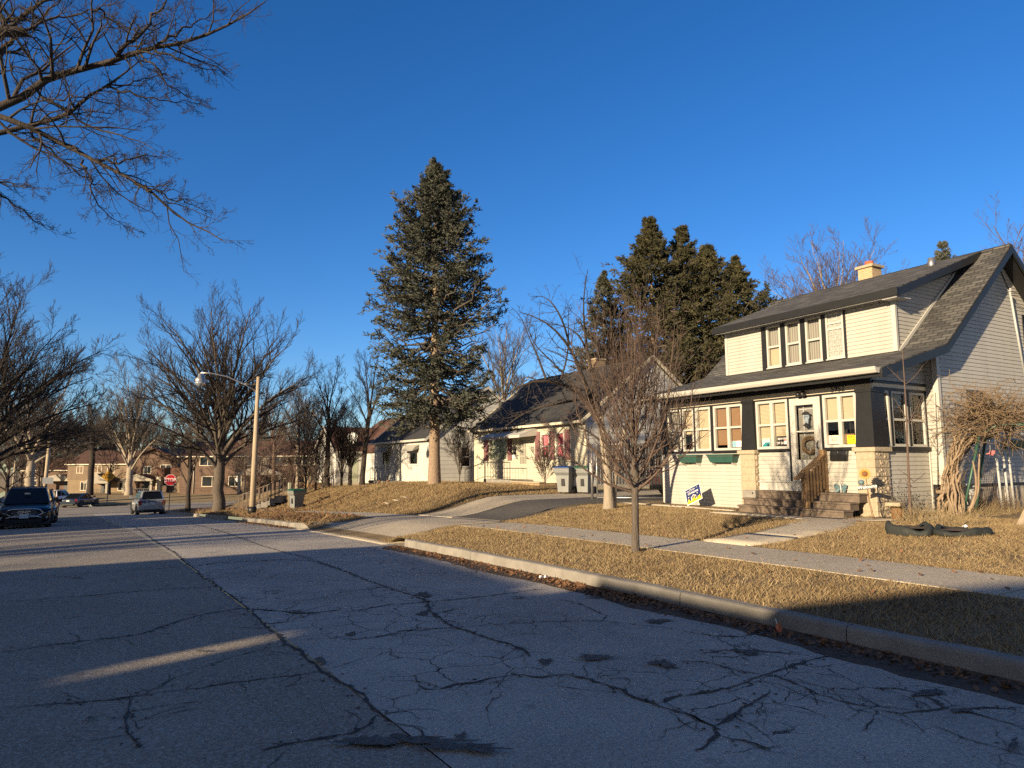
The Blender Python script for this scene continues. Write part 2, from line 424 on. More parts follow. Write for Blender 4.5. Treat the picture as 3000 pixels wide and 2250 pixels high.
# ================================================================== GROUND
def roadmat(name, a, b, spec=(.5, .47, .42), crack=True, rough=.9, seam=None):
    m = bpy.data.materials.new(name); m.use_nodes = True
    t = m.node_tree; P = t.nodes['Principled BSDF']; P.inputs['Roughness'].default_value = rough
    P.inputs['Specular IOR Level'].default_value = .25
    tc = t.nodes.new('ShaderNodeTexCoord'); O = tc.outputs['Object']
    def noise(s, d=6, r=.6):
        n = t.nodes.new('ShaderNodeTexNoise'); n.inputs['Scale'].default_value = s; n.inputs['Detail'].default_value = d; n.inputs['Roughness'].default_value = r
        t.links.new(O, n.inputs['Vector']); return n.outputs['Fac']
    def ramp(src, p0, p1, c0, c1):
        r_ = t.nodes.new('ShaderNodeValToRGB'); e = r_.color_ramp.elements
        e[0].position = p0; e[1].position = p1; e[0].color = tuple(c0) + (1,); e[1].color = tuple(c1) + (1,)
        t.links.new(src, r_.inputs[0]); return r_.outputs[0]
    def mix(mode, f, x, y):
        n = t.nodes.new('ShaderNodeMix'); n.data_type = 'RGBA'; n.blend_type = mode
        if isinstance(f, float): n.inputs[0].default_value = f
        else: t.links.new(f, n.inputs[0])
        t.links.new(x, n.inputs[6]); t.links.new(y, n.inputs[7]); return n.outputs[2]
    base = ramp(noise(.55, 9, .65), .32, .68, a, b)
    fine = ramp(noise(38, 6, .85), .32, .70, (.42, .42, .42), (1.55, 1.53, 1.48))
    c = mix('MULTIPLY', 1.0, base, fine)
    v = t.nodes.new('ShaderNodeTexVoronoi'); v.inputs['Scale'].default_value = 60; t.links.new(O, v.inputs['Vector'])
    peb = ramp(v.outputs['Color'], .62, .66, (0, 0, 0), (1, 1, 1))
    pc = t.nodes.new('ShaderNodeRGB'); pc.outputs[0].default_value = tuple(spec) + (1,)
    pf = t.nodes.new('ShaderNodeMath'); pf.operation = 'MULTIPLY'; pf.inputs[1].default_value = .40
    sp = t.nodes.new('ShaderNodeSeparateColor'); t.links.new(peb, sp.inputs[0]); t.links.new(sp.outputs[0], pf.inputs[0])
    c = mix('MIX', pf.outputs[0], c, pc.outputs[0])
    dark = ramp(noise(2.3, 10, .7), .60, .72, (1, 1, 1), (.45, .45, .46))
    c = mix('MULTIPLY', .8, c, dark)
    # seepage of tar / damp blotches
    d2 = ramp(noise(.9, 12, .75), .63, .68, (1, 1, 1), (.35, .35, .37))
    c = mix('MULTIPLY', .5, c, d2)
    hb = noise(120, 4, .8)
    if crack:
        dn = t.nodes.new('ShaderNodeTexNoise'); dn.inputs['Scale'].default_value = 2.5; dn.inputs['Detail'].default_value = 5; t.links.new(O, dn.inputs['Vector'])
        va = t.nodes.new('ShaderNodeVectorMath'); va.operation = 'MULTIPLY_ADD'; va.inputs[1].default_value = (.35, .35, .35)
        t.links.new(dn.outputs['Color'], va.inputs[0]); t.links.new(O, va.inputs[2])
        vc = t.nodes.new('ShaderNodeTexVoronoi'); vc.feature = 'DISTANCE_TO_EDGE'; vc.inputs['Scale'].default_value = 2.4
        t.links.new(va.outputs[0], vc.inputs['Vector'])
        line = ramp(vc.outputs['Distance'], .004, .020, (1, 1, 1), (0, 0, 0))
        msk = ramp(noise(.45, 4, .6), .48, .56, (0, 0, 0), (1, 1, 1))
        lm = mix('MULTIPLY', 1.0, line, msk)
        s2 = t.nodes.new('ShaderNodeSeparateColor'); t.links.new(lm, s2.inputs[0])
        blk = t.nodes.new('ShaderNodeRGB'); blk.outputs[0].default_value = (.03, .03, .03, 1)
        c = mix('MIX', s2.outputs[0], c, blk.outputs[0])
    t.links.new(c, P.inputs['Base Color'])
    bp = t.nodes.new('ShaderNodeBump'); bp.inputs['Strength'].default_value = .55; bp.inputs['Distance'].default_value = .012
    t.links.new(hb, bp.inputs['Height']); t.links.new(bp.outputs[0], P.inputs['Normal'])
    return m

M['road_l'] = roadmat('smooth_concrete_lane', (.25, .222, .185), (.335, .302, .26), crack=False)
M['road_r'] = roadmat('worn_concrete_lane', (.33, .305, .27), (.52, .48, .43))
M['drive'] = roadmat('pale_drive_concrete', (.40, .345, .265), (.53, .465, .36), crack=False)
M['walk'] = roadmat('sidewalk_concrete', (.44, .385, .30), (.55, .49, .39), crack=False)
M['asphalt'] = roadmat('driveway_asphalt', (.085, .08, .075), (.125, .118, .11), spec=(.18, .17, .16), crack=False)
M['lawn'] = mat('dormant_lawn', (.10, .068, .035), .95, color2=(.33, .24, .12), scale=.9, bump=1.0, bscale=55, detail=14)
M['lawn_far'] = mat('far_dormant_lawn', (.24, .165, .075), .95, color2=(.37, .275, .135), scale=.35, bump=.8, bscale=25, detail=12)
M['tar'] = mat('crack_filler', (.022, .022, .022), .85, color2=(.065, .062, .058), scale=25, bump=.8, bscale=60)
M['paintline'] = mat('worn_white_line', (.52, .50, .46), .8, color2=(.36, .34, .31), scale=9)

ya = np.concatenate([np.arange(-30, 12, 1.0), np.arange(12, 26, .4), np.arange(26, 64.01, 1.0)])
# street: two lanes of different pours meeting at the centre joint, a gutter pan at each kerb
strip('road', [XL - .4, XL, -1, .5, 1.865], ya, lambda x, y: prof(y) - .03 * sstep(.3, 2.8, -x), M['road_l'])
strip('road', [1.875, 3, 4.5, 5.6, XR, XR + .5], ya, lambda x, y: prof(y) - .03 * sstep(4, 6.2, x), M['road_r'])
strip('road', [-140, -60, -20, -8, 2.2, 10, 20, 60, 160], np.arange(64.0, 88.1, 2), lambda x, y: prof(y) + 0 * x, M['road_l'])
strip('road', [-8, -3, 2.2], np.arange(88.0, 170, 4), lambda x, y: prof(y) + 0 * x, M['road_l'])

def kerbline(name, pts, m, side=1, h=.14, w_=.16, rad=.02):
    """a kerb of rounded section laid along pts (x, y); its back lies to the right of travel when side=1"""
    P = np.array(pts, float); d = np.gradient(P, axis=0); d /= np.linalg.norm(d, axis=1)[:, None]
    n = np.stack([d[:, 1], -d[:, 0]], 1) * side
    sec = [(0, -.06), (.012, h - .035), (.022, h - .012), (.045, h), (w_ - .01, h + .004), (w_, h - .01), (w_, -.06)]
    V = []; rng = np.random.RandomState(5)
    for i, (p, q) in enumerate(zip(P, n)):
        j = rng.normal(0, .006, 2)
        for o, z in sec: V.append((p[0] + q[0] * (o + (j[0] if z > 0 else 0)), p[1] + q[1] * o, float(prof(p[1])) + z + (j[1] * .6 if z > 0 else 0)))
    k = len(sec); b = MB()
    F = [(i * k + j, (i + 1) * k + j, (i + 1) * k + j + 1, i * k + j + 1) for i in range(len(P) - 1) for j in range(k - 1)]
    if side < 0: F = [f[::-1] for f in F]
    F += [tuple(range(k)), tuple((len(P) - 1) * k + j for j in range(k))[::-1]]
    b.add(V, F); o = b.build(name, m); tag(o, kind='structure'); return o

def seg(x, y0, y1, st=.6): return [(x, y) for y in np.linspace(y0, y1, max(2, int(round((y1 - y0) / st)) + 1))]
# right kerb in cast lengths with a joint between; one length has settled near the red wrapper
cuts = [-20, -12, -6, -1.2, 2.2, 4.0, 6.1, 8.6, 11.2]
for a_, b_ in zip(cuts[:-1], cuts[1:]): kerbline('kerb', seg(XR, a_ + .008, b_ - .008, .35), M['concrete'])
bend = [(XR, y) for y in np.arange(11.22, 14.0, .3)] + [(XR + .06, 14.25), (XR + .22, 14.6), (XR + .5, 14.85), (XR + .8, 14.97)]
kerbline('kerb', bend, M['concrete'])
kerbline('kerb', [(XR + .7, 22.0), (XR + .35, 22.15), (XR + .1, 22.5), (XR, 23), (XR, 24), (XR, 25)] + seg(XR, 26, 30.6), M['concrete'])
kerbline('kerb', seg(XR, 34.4, 39.6), M['concrete'])
kerbline('kerb', seg(XR, 42.6, 58.5, 1) + [(6.5, 60.5), (7.4, 62.3), (8.8, 63.4), (10.5, 63.9), (14, 64), (40, 64)], M['concrete'])
kerbline('kerb', seg(XL, -20, 58, 1) + [(-3.1, 60.5), (-4.0, 62.3), (-5.4, 63.4), (-9, 64), (-40, 64)], M['concrete'], -1)
kerbline('kerb', [(2.2, 120), (2.2, 95), (2.4, 91), (3.2, 89), (5, 88.1), (8, 88), (40, 88), (90, 88)], M['concrete'], -1)

# land
xr = np.concatenate([[XK, 6.6, 7, 7.5, 8, 8.4], np.arange(8.8, 16.01, .4), [17, 18.5, 20, 23, 27, 35, 50, 80, 160]])
def apr(x, y):
    a = apron(x, y); g = ground(x, y); p = prof(y)
    return np.where(x < 8.6, g - a * (.15 * (1 - sstep(6.2, 8.6, x)) ), g) - .0
strip('lawn', xr, ya, apr, M['lawn'])
strip('lawn', [-160, -60, -20, -12, -6, -4.5, -3.5, XL - .16], ya, ground, M['lawn'])
yf = np.concatenate([np.arange(88, 110, 2), [120, 140, 180, 260, 400, 700]])
strip('lawn', [2.36, 4, 8, 15, 30, 60, 120, 260, 500], yf, lambda x, y: prof(y) + .15 + .5 * sstep(88, 97, y), M['lawn_far'])
strip('lawn', [-500, -200, -90, -40, -20, -12, -8.1], yf, lambda x, y: prof(y) + .15 + .5 * sstep(88, 97, y), M['lawn_far'])
strip('lawn', [160, 300, 600], np.arange(-60, 90, 10), lambda x, y: prof(y) + .45, M['lawn_far'])
strip('lawn', [8.8, 10, 14, 40, 160], np.arange(60.0, 64.2, .5), lambda x, y: prof(y) + .10, M['lawn_far'])

# sidewalk, its slabs divided by tooled joints
slabs = list(np.arange(-10, 58, 1.52))
mb = {'a': MB()}
for i, y0 in enumerate(slabs):
    y1 = y0 + 1.50
    if y1 > 16.3 and y0 < 21.8: continue
    yy = np.linspace(y0, y1, 5); tilt = random.Random(i).uniform(-.006, .006)
    X0, X1 = 8.42, 9.95
    V = []
    for y in yy:
        for x in (X0, X1): V.append((x, y, float(ground(x, y)) + .010 + tilt * (y - y0)))
    k = len(V); V += [(a_, b_, c_ - .10) for a_, b_, c_ in V]
    F = [(2 * j, 2 * j + 1, 2 * j + 3, 2 * j + 2) for j in range(4)] + [(2 * j, 2 * j + 2, k + 2 * j + 2, k + 2 * j) for j in range(4)] + [(2 * j + 3, 2 * j + 1, k + 2 * j + 1, k + 2 * j + 3) for j in range(4)]
    F += [(1, 0, k, k + 1), (k - 2, k - 1, 2 * k - 1, 2 * k - 2)]
    mb['a'].add(V, F)
tag(mb['a'].build('sidewalk', M['walk']), kind='structure')

def sheet(name, poly, m, lift=.03, res=.35, zf=None):
    """a paved area: grid cells clipped to a polygon, draped over the land"""
    zf = zf or apr
    P = np.array(poly, float)
    import mathutils
    bmv = []; x0, y0 = P.min(0); x1, y1 = P.max(0)
    import bmesh
    bm = bmesh.new(); vs = [bm.verts.new((x, y, 0)) for x, y in poly]; bm.faces.new(vs)
    for a_ in np.arange(math.ceil(x0 / res) * res, x1, res):
        bmesh.ops.bisect_plane(bm, geom=bm.verts[:] + bm.edges[:] + bm.faces[:], plane_co=(a_, 0, 0), plane_no=(1, 0, 0))
    for a_ in np.arange(math.ceil(y0 / res) * res, y1, res):
        bmesh.ops.bisect_plane(bm, geom=bm.verts[:] + bm.edges[:] + bm.faces[:], plane_co=(0, a_, 0), plane_no=(0, 1, 0))
    for v in bm.verts: v.co.z = float(zf(v.co.x, v.co.y)) + lift
    bmesh.ops.recalc_face_normals(bm, faces=bm.faces[:])
    me = bpy.data.meshes.new(name); bm.to_mesh(me); bm.free()
    me.update()
    if sum(q.normal.z for q in me.polygons) < 0: me.flip_normals(); me.update()
    me.polygons.foreach_set('use_smooth', [True] * len(me.polygons))
    me.materials.append(m); o = bpy.data.objects.new(name, me); col.objects.link(o); tag(o, kind='structure')
    sd = o.modifiers.new('slab', 'SOLIDIFY'); sd.thickness = .12; sd.offset = -1; return o

def dz(x, y):
    r_ = prof(y) - .03 * sstep(4, 6.2, x); k = sstep(6.2, 7.0, x); return r_ * (1 - k) + apr(x, y) * k
# curved flare of the drive apron out to the gutter, then the two-strip drive between the houses
sheet('driveway', [(6.1, 15.15), (6.7, 15.17), (7.1, 15.3), (7.6, 15.7), (8.1, 16.0), (8.42, 16.1), (9.97, 16.2), (9.97, 21.9), (8.42, 21.9), (8.42, 21.5), (7.6, 21.7), (7.0, 22.0), (6.1, 22.1)], M['drive'], .008, .35, dz)
sheet('driveway', [(9.98, 19.2), (13, 19.7), (19, 20.1), (34, 19.5), (34, 22.4), (17.2, 22.4), (13, 22.2), (9.98, 21.6)], M['drive'], .03, .5)
sheet('driveway', [(9.98, 16.4), (12, 16.9), (14.5, 17.1), (34, 16.5), (34, 19.48), (19, 20.08), (13, 19.68), (9.98, 19.18)], M['asphalt'], .034, .5)
# front walk from the sidewalk to the steps, with a low step at its foot
sheet('front_walk', [(10.02, 8.2), (11.2, 8.05), (11.2, 9.15), (10.02, 9.2)], M['walk'], .035, .5)
sheet('front_walk', [(11.15, 8.1), (12.4, 7.95), (13.3, 8.2), (14.2, 8.6), (15.0, 8.3), (17.5, 7.6), (17.5, 8.2), (15.9, 8.75), (14.4, 9.3), (14.2, 12.3), (13.6, 12.3), (13.6, 9.7), (12.4, 9.15), (11.15, 9.1)], M['walk'], .014, .5)
sheet('front_walk', [(14.55, 12.4), (14.85, 12.4), (15.25, 16.6), (14.8, 16.9)], M['walk'], .02, .5)

# cracks and broken patches in the slabs: real sheets a few millimetres above the street
CRACKS=[(0.035,[2.22,30.48,1.96,20.37,1.95,15.75,1.9,14.28,1.88,13.07,1.86,11.66,1.88,10.61,1.88,9.53,1.87,8.76,1.85,7.97,1.83,7.55,1.85,7.22,1.82,6.8,1.85,6.39,1.83,5.84,1.84,5.59,1.85,5.36]),(0.03,[1.87,5.4,1.9,5.05,1.86,4.77,1.86,4.59,1.86,4.39]),(0.03,[4.19,29.91,4.03,23.67,3.9,19.69,3.77,16.96,3.77,15.53,3.8,14.51,3.89,13.24,3.87,12.14,3.83,11.21]),(0.035,[3.86,11.3,3.8,9.79,3.81,9.06,3.84,8.61,3.82,7.97,3.6,7.51,3.52,7.11,3.44,6.53,3.48,6.34,3.49,5.92,3.55,5.64,3.52,5.34,3.46,5.2]),(0.012,[-0.77,13.38,-0.29,13.52,0.36,13.56,1.03,13.62,1.67,13.62]),(0.018,[-0.62,11.06,-0.17,11.0,0.31,10.93,0.8,10.93,1.29,10.88,1.89,10.68]),(0.025,[-0.42,7.96,-0.13,8.03,0.2,8.05,0.51,8.02,0.71,8.04,0.83,8.19,1.08,8.46,1.36,8.7,1.67,8.8,1.86,8.82]),(0.018,[-0.3,6.12,-0.12,6.08,0.2,5.96,0.41,5.91,0.57,5.91,0.76,5.89,0.93,5.84,1.18,5.86,1.43,5.81,1.67,5.77,1.81,5.78]),(0.01,[0.57,5.91,0.7,6.06,0.82,6.26,0.96,6.34,1.15,6.51,1.31,6.63,1.59,6.76,1.81,6.81]),(0.018,[0.49,5.87,0.46,5.73,0.44,5.56,0.41,5.31,0.42,5.09,0.45,4.9,0.46,4.83]),(0.03,[1.05,4.4,1.23,4.41,1.52,4.38]),(0.02,[1.89,13.18,2.34,13.62,2.85,13.49,3.36,13.37,3.79,12.88,3.89,11.39]),(0.008,[2.19,10.31,2.75,10.05,3.39,9.92]),(0.01,[2.03,9.18,2.45,8.94,3.07,8.95]),(0.04,[1.9,8.74,2.14,8.42,2.29,8.15,2.46,8.08,2.77,8.08]),(0.018,[1.87,7.78,2.06,7.78,2.29,7.95,2.48,8.02]),(0.01,[1.87,6.98,2.04,6.87,2.24,6.8,2.34,6.81]),(0.02,[2.73,7.95,2.9,7.93,3.32,8.03,3.69,7.95,4.09,7.91,4.5,7.87,5.0,7.93,5.53,7.99]),(0.01,[3.16,9.23,3.48,9.22,3.7,9.22]),(0.02,[2.31,6.72,2.57,6.58,2.79,6.62,2.94,6.71,3.19,6.64,3.44,6.53]),(0.014,[3.44,6.53,3.86,6.42,4.41,6.22,4.91,5.97,5.16,6.18,5.2,6.46,5.31,6.82,5.31,7.19]),(0.01,[4.91,5.97,5.1,5.67,5.33,5.22]),(0.018,[3.56,7.27,4.01,7.38]),(0.028,[2.32,4.99,2.42,4.83,2.64,4.85,2.91,4.85,3.09,4.83,3.21,4.65,3.41,4.62,3.49,4.42,3.51,4.27,3.5,4.0,3.52,3.75,3.53,3.6,3.55,3.5]),(0.01,[2.16,5.23,2.33,5.14,2.41,5.02,2.44,4.84]),(0.006,[2.79,4.55,2.71,4.44,2.5,4.29,2.43,4.15,2.36,4.0]),(0.008,[3.53,4.28,3.66,4.33,3.75,4.27,3.61,4.05]),(0.025,[3.52,3.75,3.66,3.75,3.82,3.75]),(0.018,[1.86,4.59,1.71,4.43,1.6,4.37,1.52,4.37]),(0.012,[1.86,4.39,1.94,4.27,1.93,4.07,1.86,3.89]),(0.014,[1.86,4.39,1.92,4.29,2.0,4.17]),(0.025,[3.8,3.74,4.07,3.69,4.46,3.71,4.8,3.77,5.13,3.81,5.57,3.86,5.85,3.85]),(0.016,[4.65,4.24,4.63,3.98,4.72,3.8,4.76,3.66,4.72,3.4,4.65,3.24,4.67,3.0,4.71,2.84,4.77,2.71,4.95,2.66,5.14,2.62,5.63,2.34]),(0.01,[4.55,3.7,4.63,3.56,4.54,3.31,4.54,3.14,4.58,2.98,4.62,2.8,4.61,2.62,4.59,2.52]),(0.01,[4.72,2.49,4.67,2.3,4.67,2.13,4.68,1.97]),(0.035,[3.56,3.51,3.54,3.35,3.54,3.22,3.45,3.11,3.28,3.04,3.16,3.02]),(0.03,[3.54,3.22,3.8,3.28,4.06,3.36,4.31,3.43,4.44,3.49]),(0.022,[3.45,3.1,3.51,2.96,3.52,2.84,3.5,2.78]),(0.008,[3.67,3.17,3.6,3.0,3.55,2.94]),(0.01,[3.54,3.35,3.41,3.25,3.42,3.12]),(0.02,[5.31,5.19,5.41,4.89,5.61,4.72,5.95,4.76]),(0.018,[5.41,4.89,5.25,4.5,5.14,4.38]),(0.03,[4.81,4.48,5.16,4.43,5.34,4.25,5.52,4.01]),(0.018,[4.47,4.38,4.65,4.24]),(0.025,[5.15,3.12,5.3,3.02,5.28,2.83,5.15,2.6]),(0.014,[5.15,2.6,5.2,2.43,5.16,2.16])]
BLOBS=[(3.46,7.34,0.11,-0.07,-0.08,-0.16),(3.49,5.0,0.11,-0.07,-0.07,-0.09),(2.45,6.85,0.07,-0.05,-0.04,-0.12),(1.62,4.18,0.15,-0.1,-0.06,-0.15),(5.18,4.29,0.15,-0.1,-0.12,-0.1),(5.18,2.52,0.09,-0.06,-0.08,-0.04),(5.38,2.84,0.19,-0.12,-0.11,-0.05),(5.95,4.76,0.15,-0.1,-0.13,-0.1),(3.96,8.39,0.15,-0.1,-0.11,-0.24),(5.4,5.64,0.2,-0.14,-0.1,-0.11),(3.91,4.84,0.27,-0.18,-0.07,-0.09),(4.25,4.4,0.14,-0.09,-0.12,-0.13),(1.11,6.95,0.08,-0.05,-0.01,-0.07),(1.91,6.06,0.05,-0.04,-0.06,-0.18),(0.22,12.92,0.1,-0.08,-0.0,-0.12),(0.22,5.53,0.03,-0.02,-0.0,-0.05),(4.78,2.06,0.04,-0.03,-0.15,-0.06),(4.88,7.55,0.1,-0.07,-0.04,-0.07),(5.72,7.09,0.11,-0.08,-0.07,-0.08),(2.11,3.92,0.05,-0.03,-0.04,-0.08),(0.45,4.87,0.02,-0.02,-0.0,-0.04),(2.3,8.19,0.09,-0.06,-0.03,-0.12)]
LIMBS=[(0.1,[-1.37,11.95,6.58,-1.09,11.64,6.67,-0.76,11.67,7.09,-0.35,11.65,7.39,-0.02,11.29,7.41,0.26,10.76,7.39,0.62,10.47,7.49,1.18,10.41,7.74,1.48,10.42,7.95,1.82,9.98,8.03,1.97,9.53,8.13]),(0.075,[-1.51,12.55,6.51,-1.13,12.35,6.58,-0.77,12.45,6.79,-0.39,12.31,7.03,-0.15,11.87,7.07,0.16,11.37,7.22,0.48,11.25,7.57,0.68,11.44,7.86]),(0.07,[-1.39,11.35,6.45,-1.01,10.83,6.21,-0.73,10.76,6.11,-0.5,10.97,6.09,-0.14,10.87,5.94,0.22,10.37,5.66,0.52,9.96,5.3,0.77,10.0,5.14,1.07,10.17,5.02,1.35,10.04,4.86,1.61,9.57,4.58]),(0.1,[-1.37,12.8,8.11,-1.28,12.93,8.41,-1.12,13.1,8.78,-0.74,12.78,9.1,-0.51,12.27,9.19]),(0.08,[-1.4,13.2,8.05,-1.31,13.4,8.29,-1.22,13.57,8.71,-0.92,13.22,8.83,-0.64,12.67,8.91,-0.47,12.49,9.13]),(0.03,[-1.48,14.41,6.53,-1.28,14.64,6.6,-1.06,14.57,6.57,-0.6,13.98,6.39]),(0.035,[-1.48,14.41,6.56,-1.27,14.66,6.44,-0.89,14.53,6.06,-0.4,13.96,5.63]),(0.025,[-0.06,10.6,5.73,0.03,10.29,5.33,0.11,10.36,5.14,0.27,10.63,5.05,0.58,10.55,4.89]),(0.05,[0.26,10.8,7.43,0.47,10.53,7.59,0.61,10.67,8.02,0.9,10.71,8.46,1.04,10.45,8.61]),(0.025,[0.16,11.39,7.23,0.58,11.19,7.14,1.1,11.22,7.15,1.5,11.1,7.16]),(0.035,[-0.96,12.51,8.34,-0.68,12.52,8.62,-0.39,12.63,8.89,0.0,12.33,8.95,0.24,11.83,8.87]),(0.025,[0.17,11.49,7.25,0.48,11.37,7.36,0.78,11.5,7.64,1.1,11.4,7.66]),(0.025,[0.54,10.62,7.45,0.71,10.43,7.18,0.89,10.62,7.12,1.11,10.76,7.09,1.41,10.46,6.84]),(0.03,[0.7,10.51,7.52,0.97,10.24,7.31,1.29,10.34,7.32,1.63,10.39,7.4]),(0.035,[-0.68,11.65,7.05,-0.5,11.51,6.85,-0.31,11.72,6.81,0.03,11.75,6.7,0.42,11.32,6.5,0.79,10.79,6.21,0.91,10.75,6.11]),(0.03,[0.14,10.57,5.75,0.39,10.13,5.63,0.65,10.07,5.78,0.85,10.28,5.91]),(0.03,[0.54,10.35,5.45,0.67,10.0,5.27,1.03,9.91,5.16,1.47,10.0,5.13]),(0.03,[-0.7,11.38,6.3,-0.5,11.11,6.0,-0.28,11.23,5.87,-0.01,11.39,5.79,0.36,11.12,5.56]),(0.02,[-0.92,12.72,8.43,-0.68,12.84,8.39,-0.46,13.02,8.26,-0.38,12.9,8.01]),(0.02,[-1.21,12.54,7.57,-0.93,12.49,7.76,-0.64,12.65,7.86,-0.41,12.51,8.06]),(0.03,[0.0,11.64,8.56,0.13,11.72,8.51,0.31,11.96,8.55,0.31,12.04,8.13]),(0.02,[-0.4,11.22,6.77,-0.22,10.95,6.81,0.04,11.05,6.8,0.35,11.15,6.86,0.69,10.84,6.7]),(0.035,[0.59,10.58,7.5,0.78,10.34,7.54,1.03,10.43,7.87,1.28,10.51,8.17,1.56,10.16,8.34])]

rng = np.random.RandomState(3)
V = []; F = []
def zroad(x, y): return float(prof(y)) - .03 * float(sstep(4, 6.2, x)) - .03 * float(sstep(.3, 2.8, -x)) + .005
def crackline(w_, L, jag=.02):
    P = np.array(L, float).reshape(-1, 2); Q = [P[0]]
    for a_, b_ in zip(P[:-1], P[1:]):
        n = max(2, int(np.linalg.norm(b_ - a_) / .07))
        for i in range(1, n + 1):
            q = a_ + (b_ - a_) * i / n
            if i < n: q = q + rng.normal(0, jag * .6, 2)
            Q.append(q)
    Q = np.array(Q); d = np.gradient(Q, axis=0); d /= np.linalg.norm(d, axis=1)[:, None] + 1e-9
    n = np.stack([-d[:, 1], d[:, 0]], 1); o = len(V)
    ww = w_ * np.clip(rng.lognormal(0, .55, len(Q)), .25, 2.6) * .5
    ww[0] *= .3; ww[-1] *= .3
    for q, m_, h in zip(Q, n, ww):
        a_ = q + m_ * h; b_ = q - m_ * h * rng.uniform(.5, 1)
        V.append((a_[0], a_[1], zroad(*a_))); V.append((b_[0], b_[1], zroad(*b_)))
    for i in range(len(Q) - 1): F.append((o + 2 * i, o + 2 * i + 1, o + 2 * i + 3, o + 2 * i + 2))
for w_, L in CRACKS:
    crackline(w_ * .8, L)
    P = np.array(L).reshape(-1, 2)
    for p in P[1:-1]:                                    # hairline side cracks
        for _ in range(2):
            if rng.rand() < .6 and w_ > .015:
                a_ = rng.uniform(0, 6.28); l_ = rng.uniform(.15, .6); q = p + l_ * np.array([math.cos(a_), math.sin(a_)]); m_ = (p + q) / 2 + rng.normal(0, .05, 2)
                if q[0] < 6.1: crackline(.006, [p, m_, q])
for y in (13.1, 20.2, 26.0, 31, 36.5): crackline(.012, [(-2.8, y), (1.86, y + .3), (6.1, y + .1)])
for x in (3.68,): crackline(.02, [(x, 31), (x + .1, 45), (x, 58)])
crackline(.02, [(1.87, 30), (1.87, 45), (1.8, 60)])
# crumbs broken out of the crack edges
for w_, L in CRACKS:
    P = np.array(L).reshape(-1, 2)
    for a_, b_ in zip(P[:-1], P[1:]):
        for _ in range(int(np.linalg.norm(b_ - a_) * (16 if w_ > .015 else 6))):
            q = a_ + (b_ - a_) * rng.rand() + rng.normal(0, .035 + w_ * .6, 2)
            if not -2.7 < q[0] < 6.1: continue
            s_ = rng.uniform(.006, .022) * (1 + 8 * w_); o = len(V); t_ = rng.uniform(0, 6.28)
            for k in range(4):
                a2 = t_ + k * 1.57 + rng.normal(0, .35); r2 = s_ * rng.uniform(.5, 1.2); x_, y_ = q[0] + r2 * math.cos(a2), q[1] + r2 * math.sin(a2); V.append((x_, y_, zroad(x_, y_) + .001))
            F.append((o, o + 1, o + 2, o + 3))
tag(npmesh('road_crack', V, F, M['tar']), kind='structure')
V = []; F = []
BLOBS += [(1.78, 4.05, .42, -.28, -.06, -.13), (2.05, 3.75, .3, -.2, -.05, -.1)]
for ib, (x, y, ax, ay, bx, by) in enumerate(BLOBS):
    ax, ay, bx, by = [q * .72 for q in (ax, ay, bx, by)]
    k = 40; o = len(V); ph = rng.uniform(0, 6.28, 4)
    V.append((x, y, zroad(x, y) + .002 + .0007 * ib))
    for i in range(k):
        t = 2 * math.pi * i / k; r_ = .75 + .22 * math.sin(2 * t + ph[0]) + .2 * math.sin(3 * t + ph[1]) + .16 * math.sin(7 * t + ph[2]) + .12 * math.sin(11 * t + ph[3]) + rng.normal(0, .06)
        px, py = x + r_ * (math.cos(t) * ax + math.sin(t) * bx), y + r_ * (math.cos(t) * ay + math.sin(t) * by)
        px = min(px, 6.1); V.append((px, py, zroad(px, py) + .002 + .0007 * ib))
    for i in range(k): F.append((o, o + 1 + i, o + 1 + (i + 1) % k))
tag(npmesh('pothole', V, F, mat('broken_asphalt', (.03, .03, .03), .9, color2=(.16, .15, .135), scale=22, bump=1.0, bscale=50, detail=9)), kind='structure')
# worn stop line at the junction and its second stub
b = MB()
for x0, x1, y0, y1 in ((-2.4, 6.0, 49.2, 49.32), (4.6, 5.9, 46.8, 46.95)):
    xs = np.linspace(x0, x1, 9)
    for a_, c_ in zip(xs[:-1], xs[1:]): b.add([(a_, y0, zroad(a_, y0) + .003), (c_, y0, zroad(c_, y0) + .003), (c_, y1, zroad(c_, y1) + .003), (a_, y1, zroad(a_, y1) + .003)], [(0, 1, 2, 3)])
tag(b.build('road_marking', M['paintline']), kind='structure')

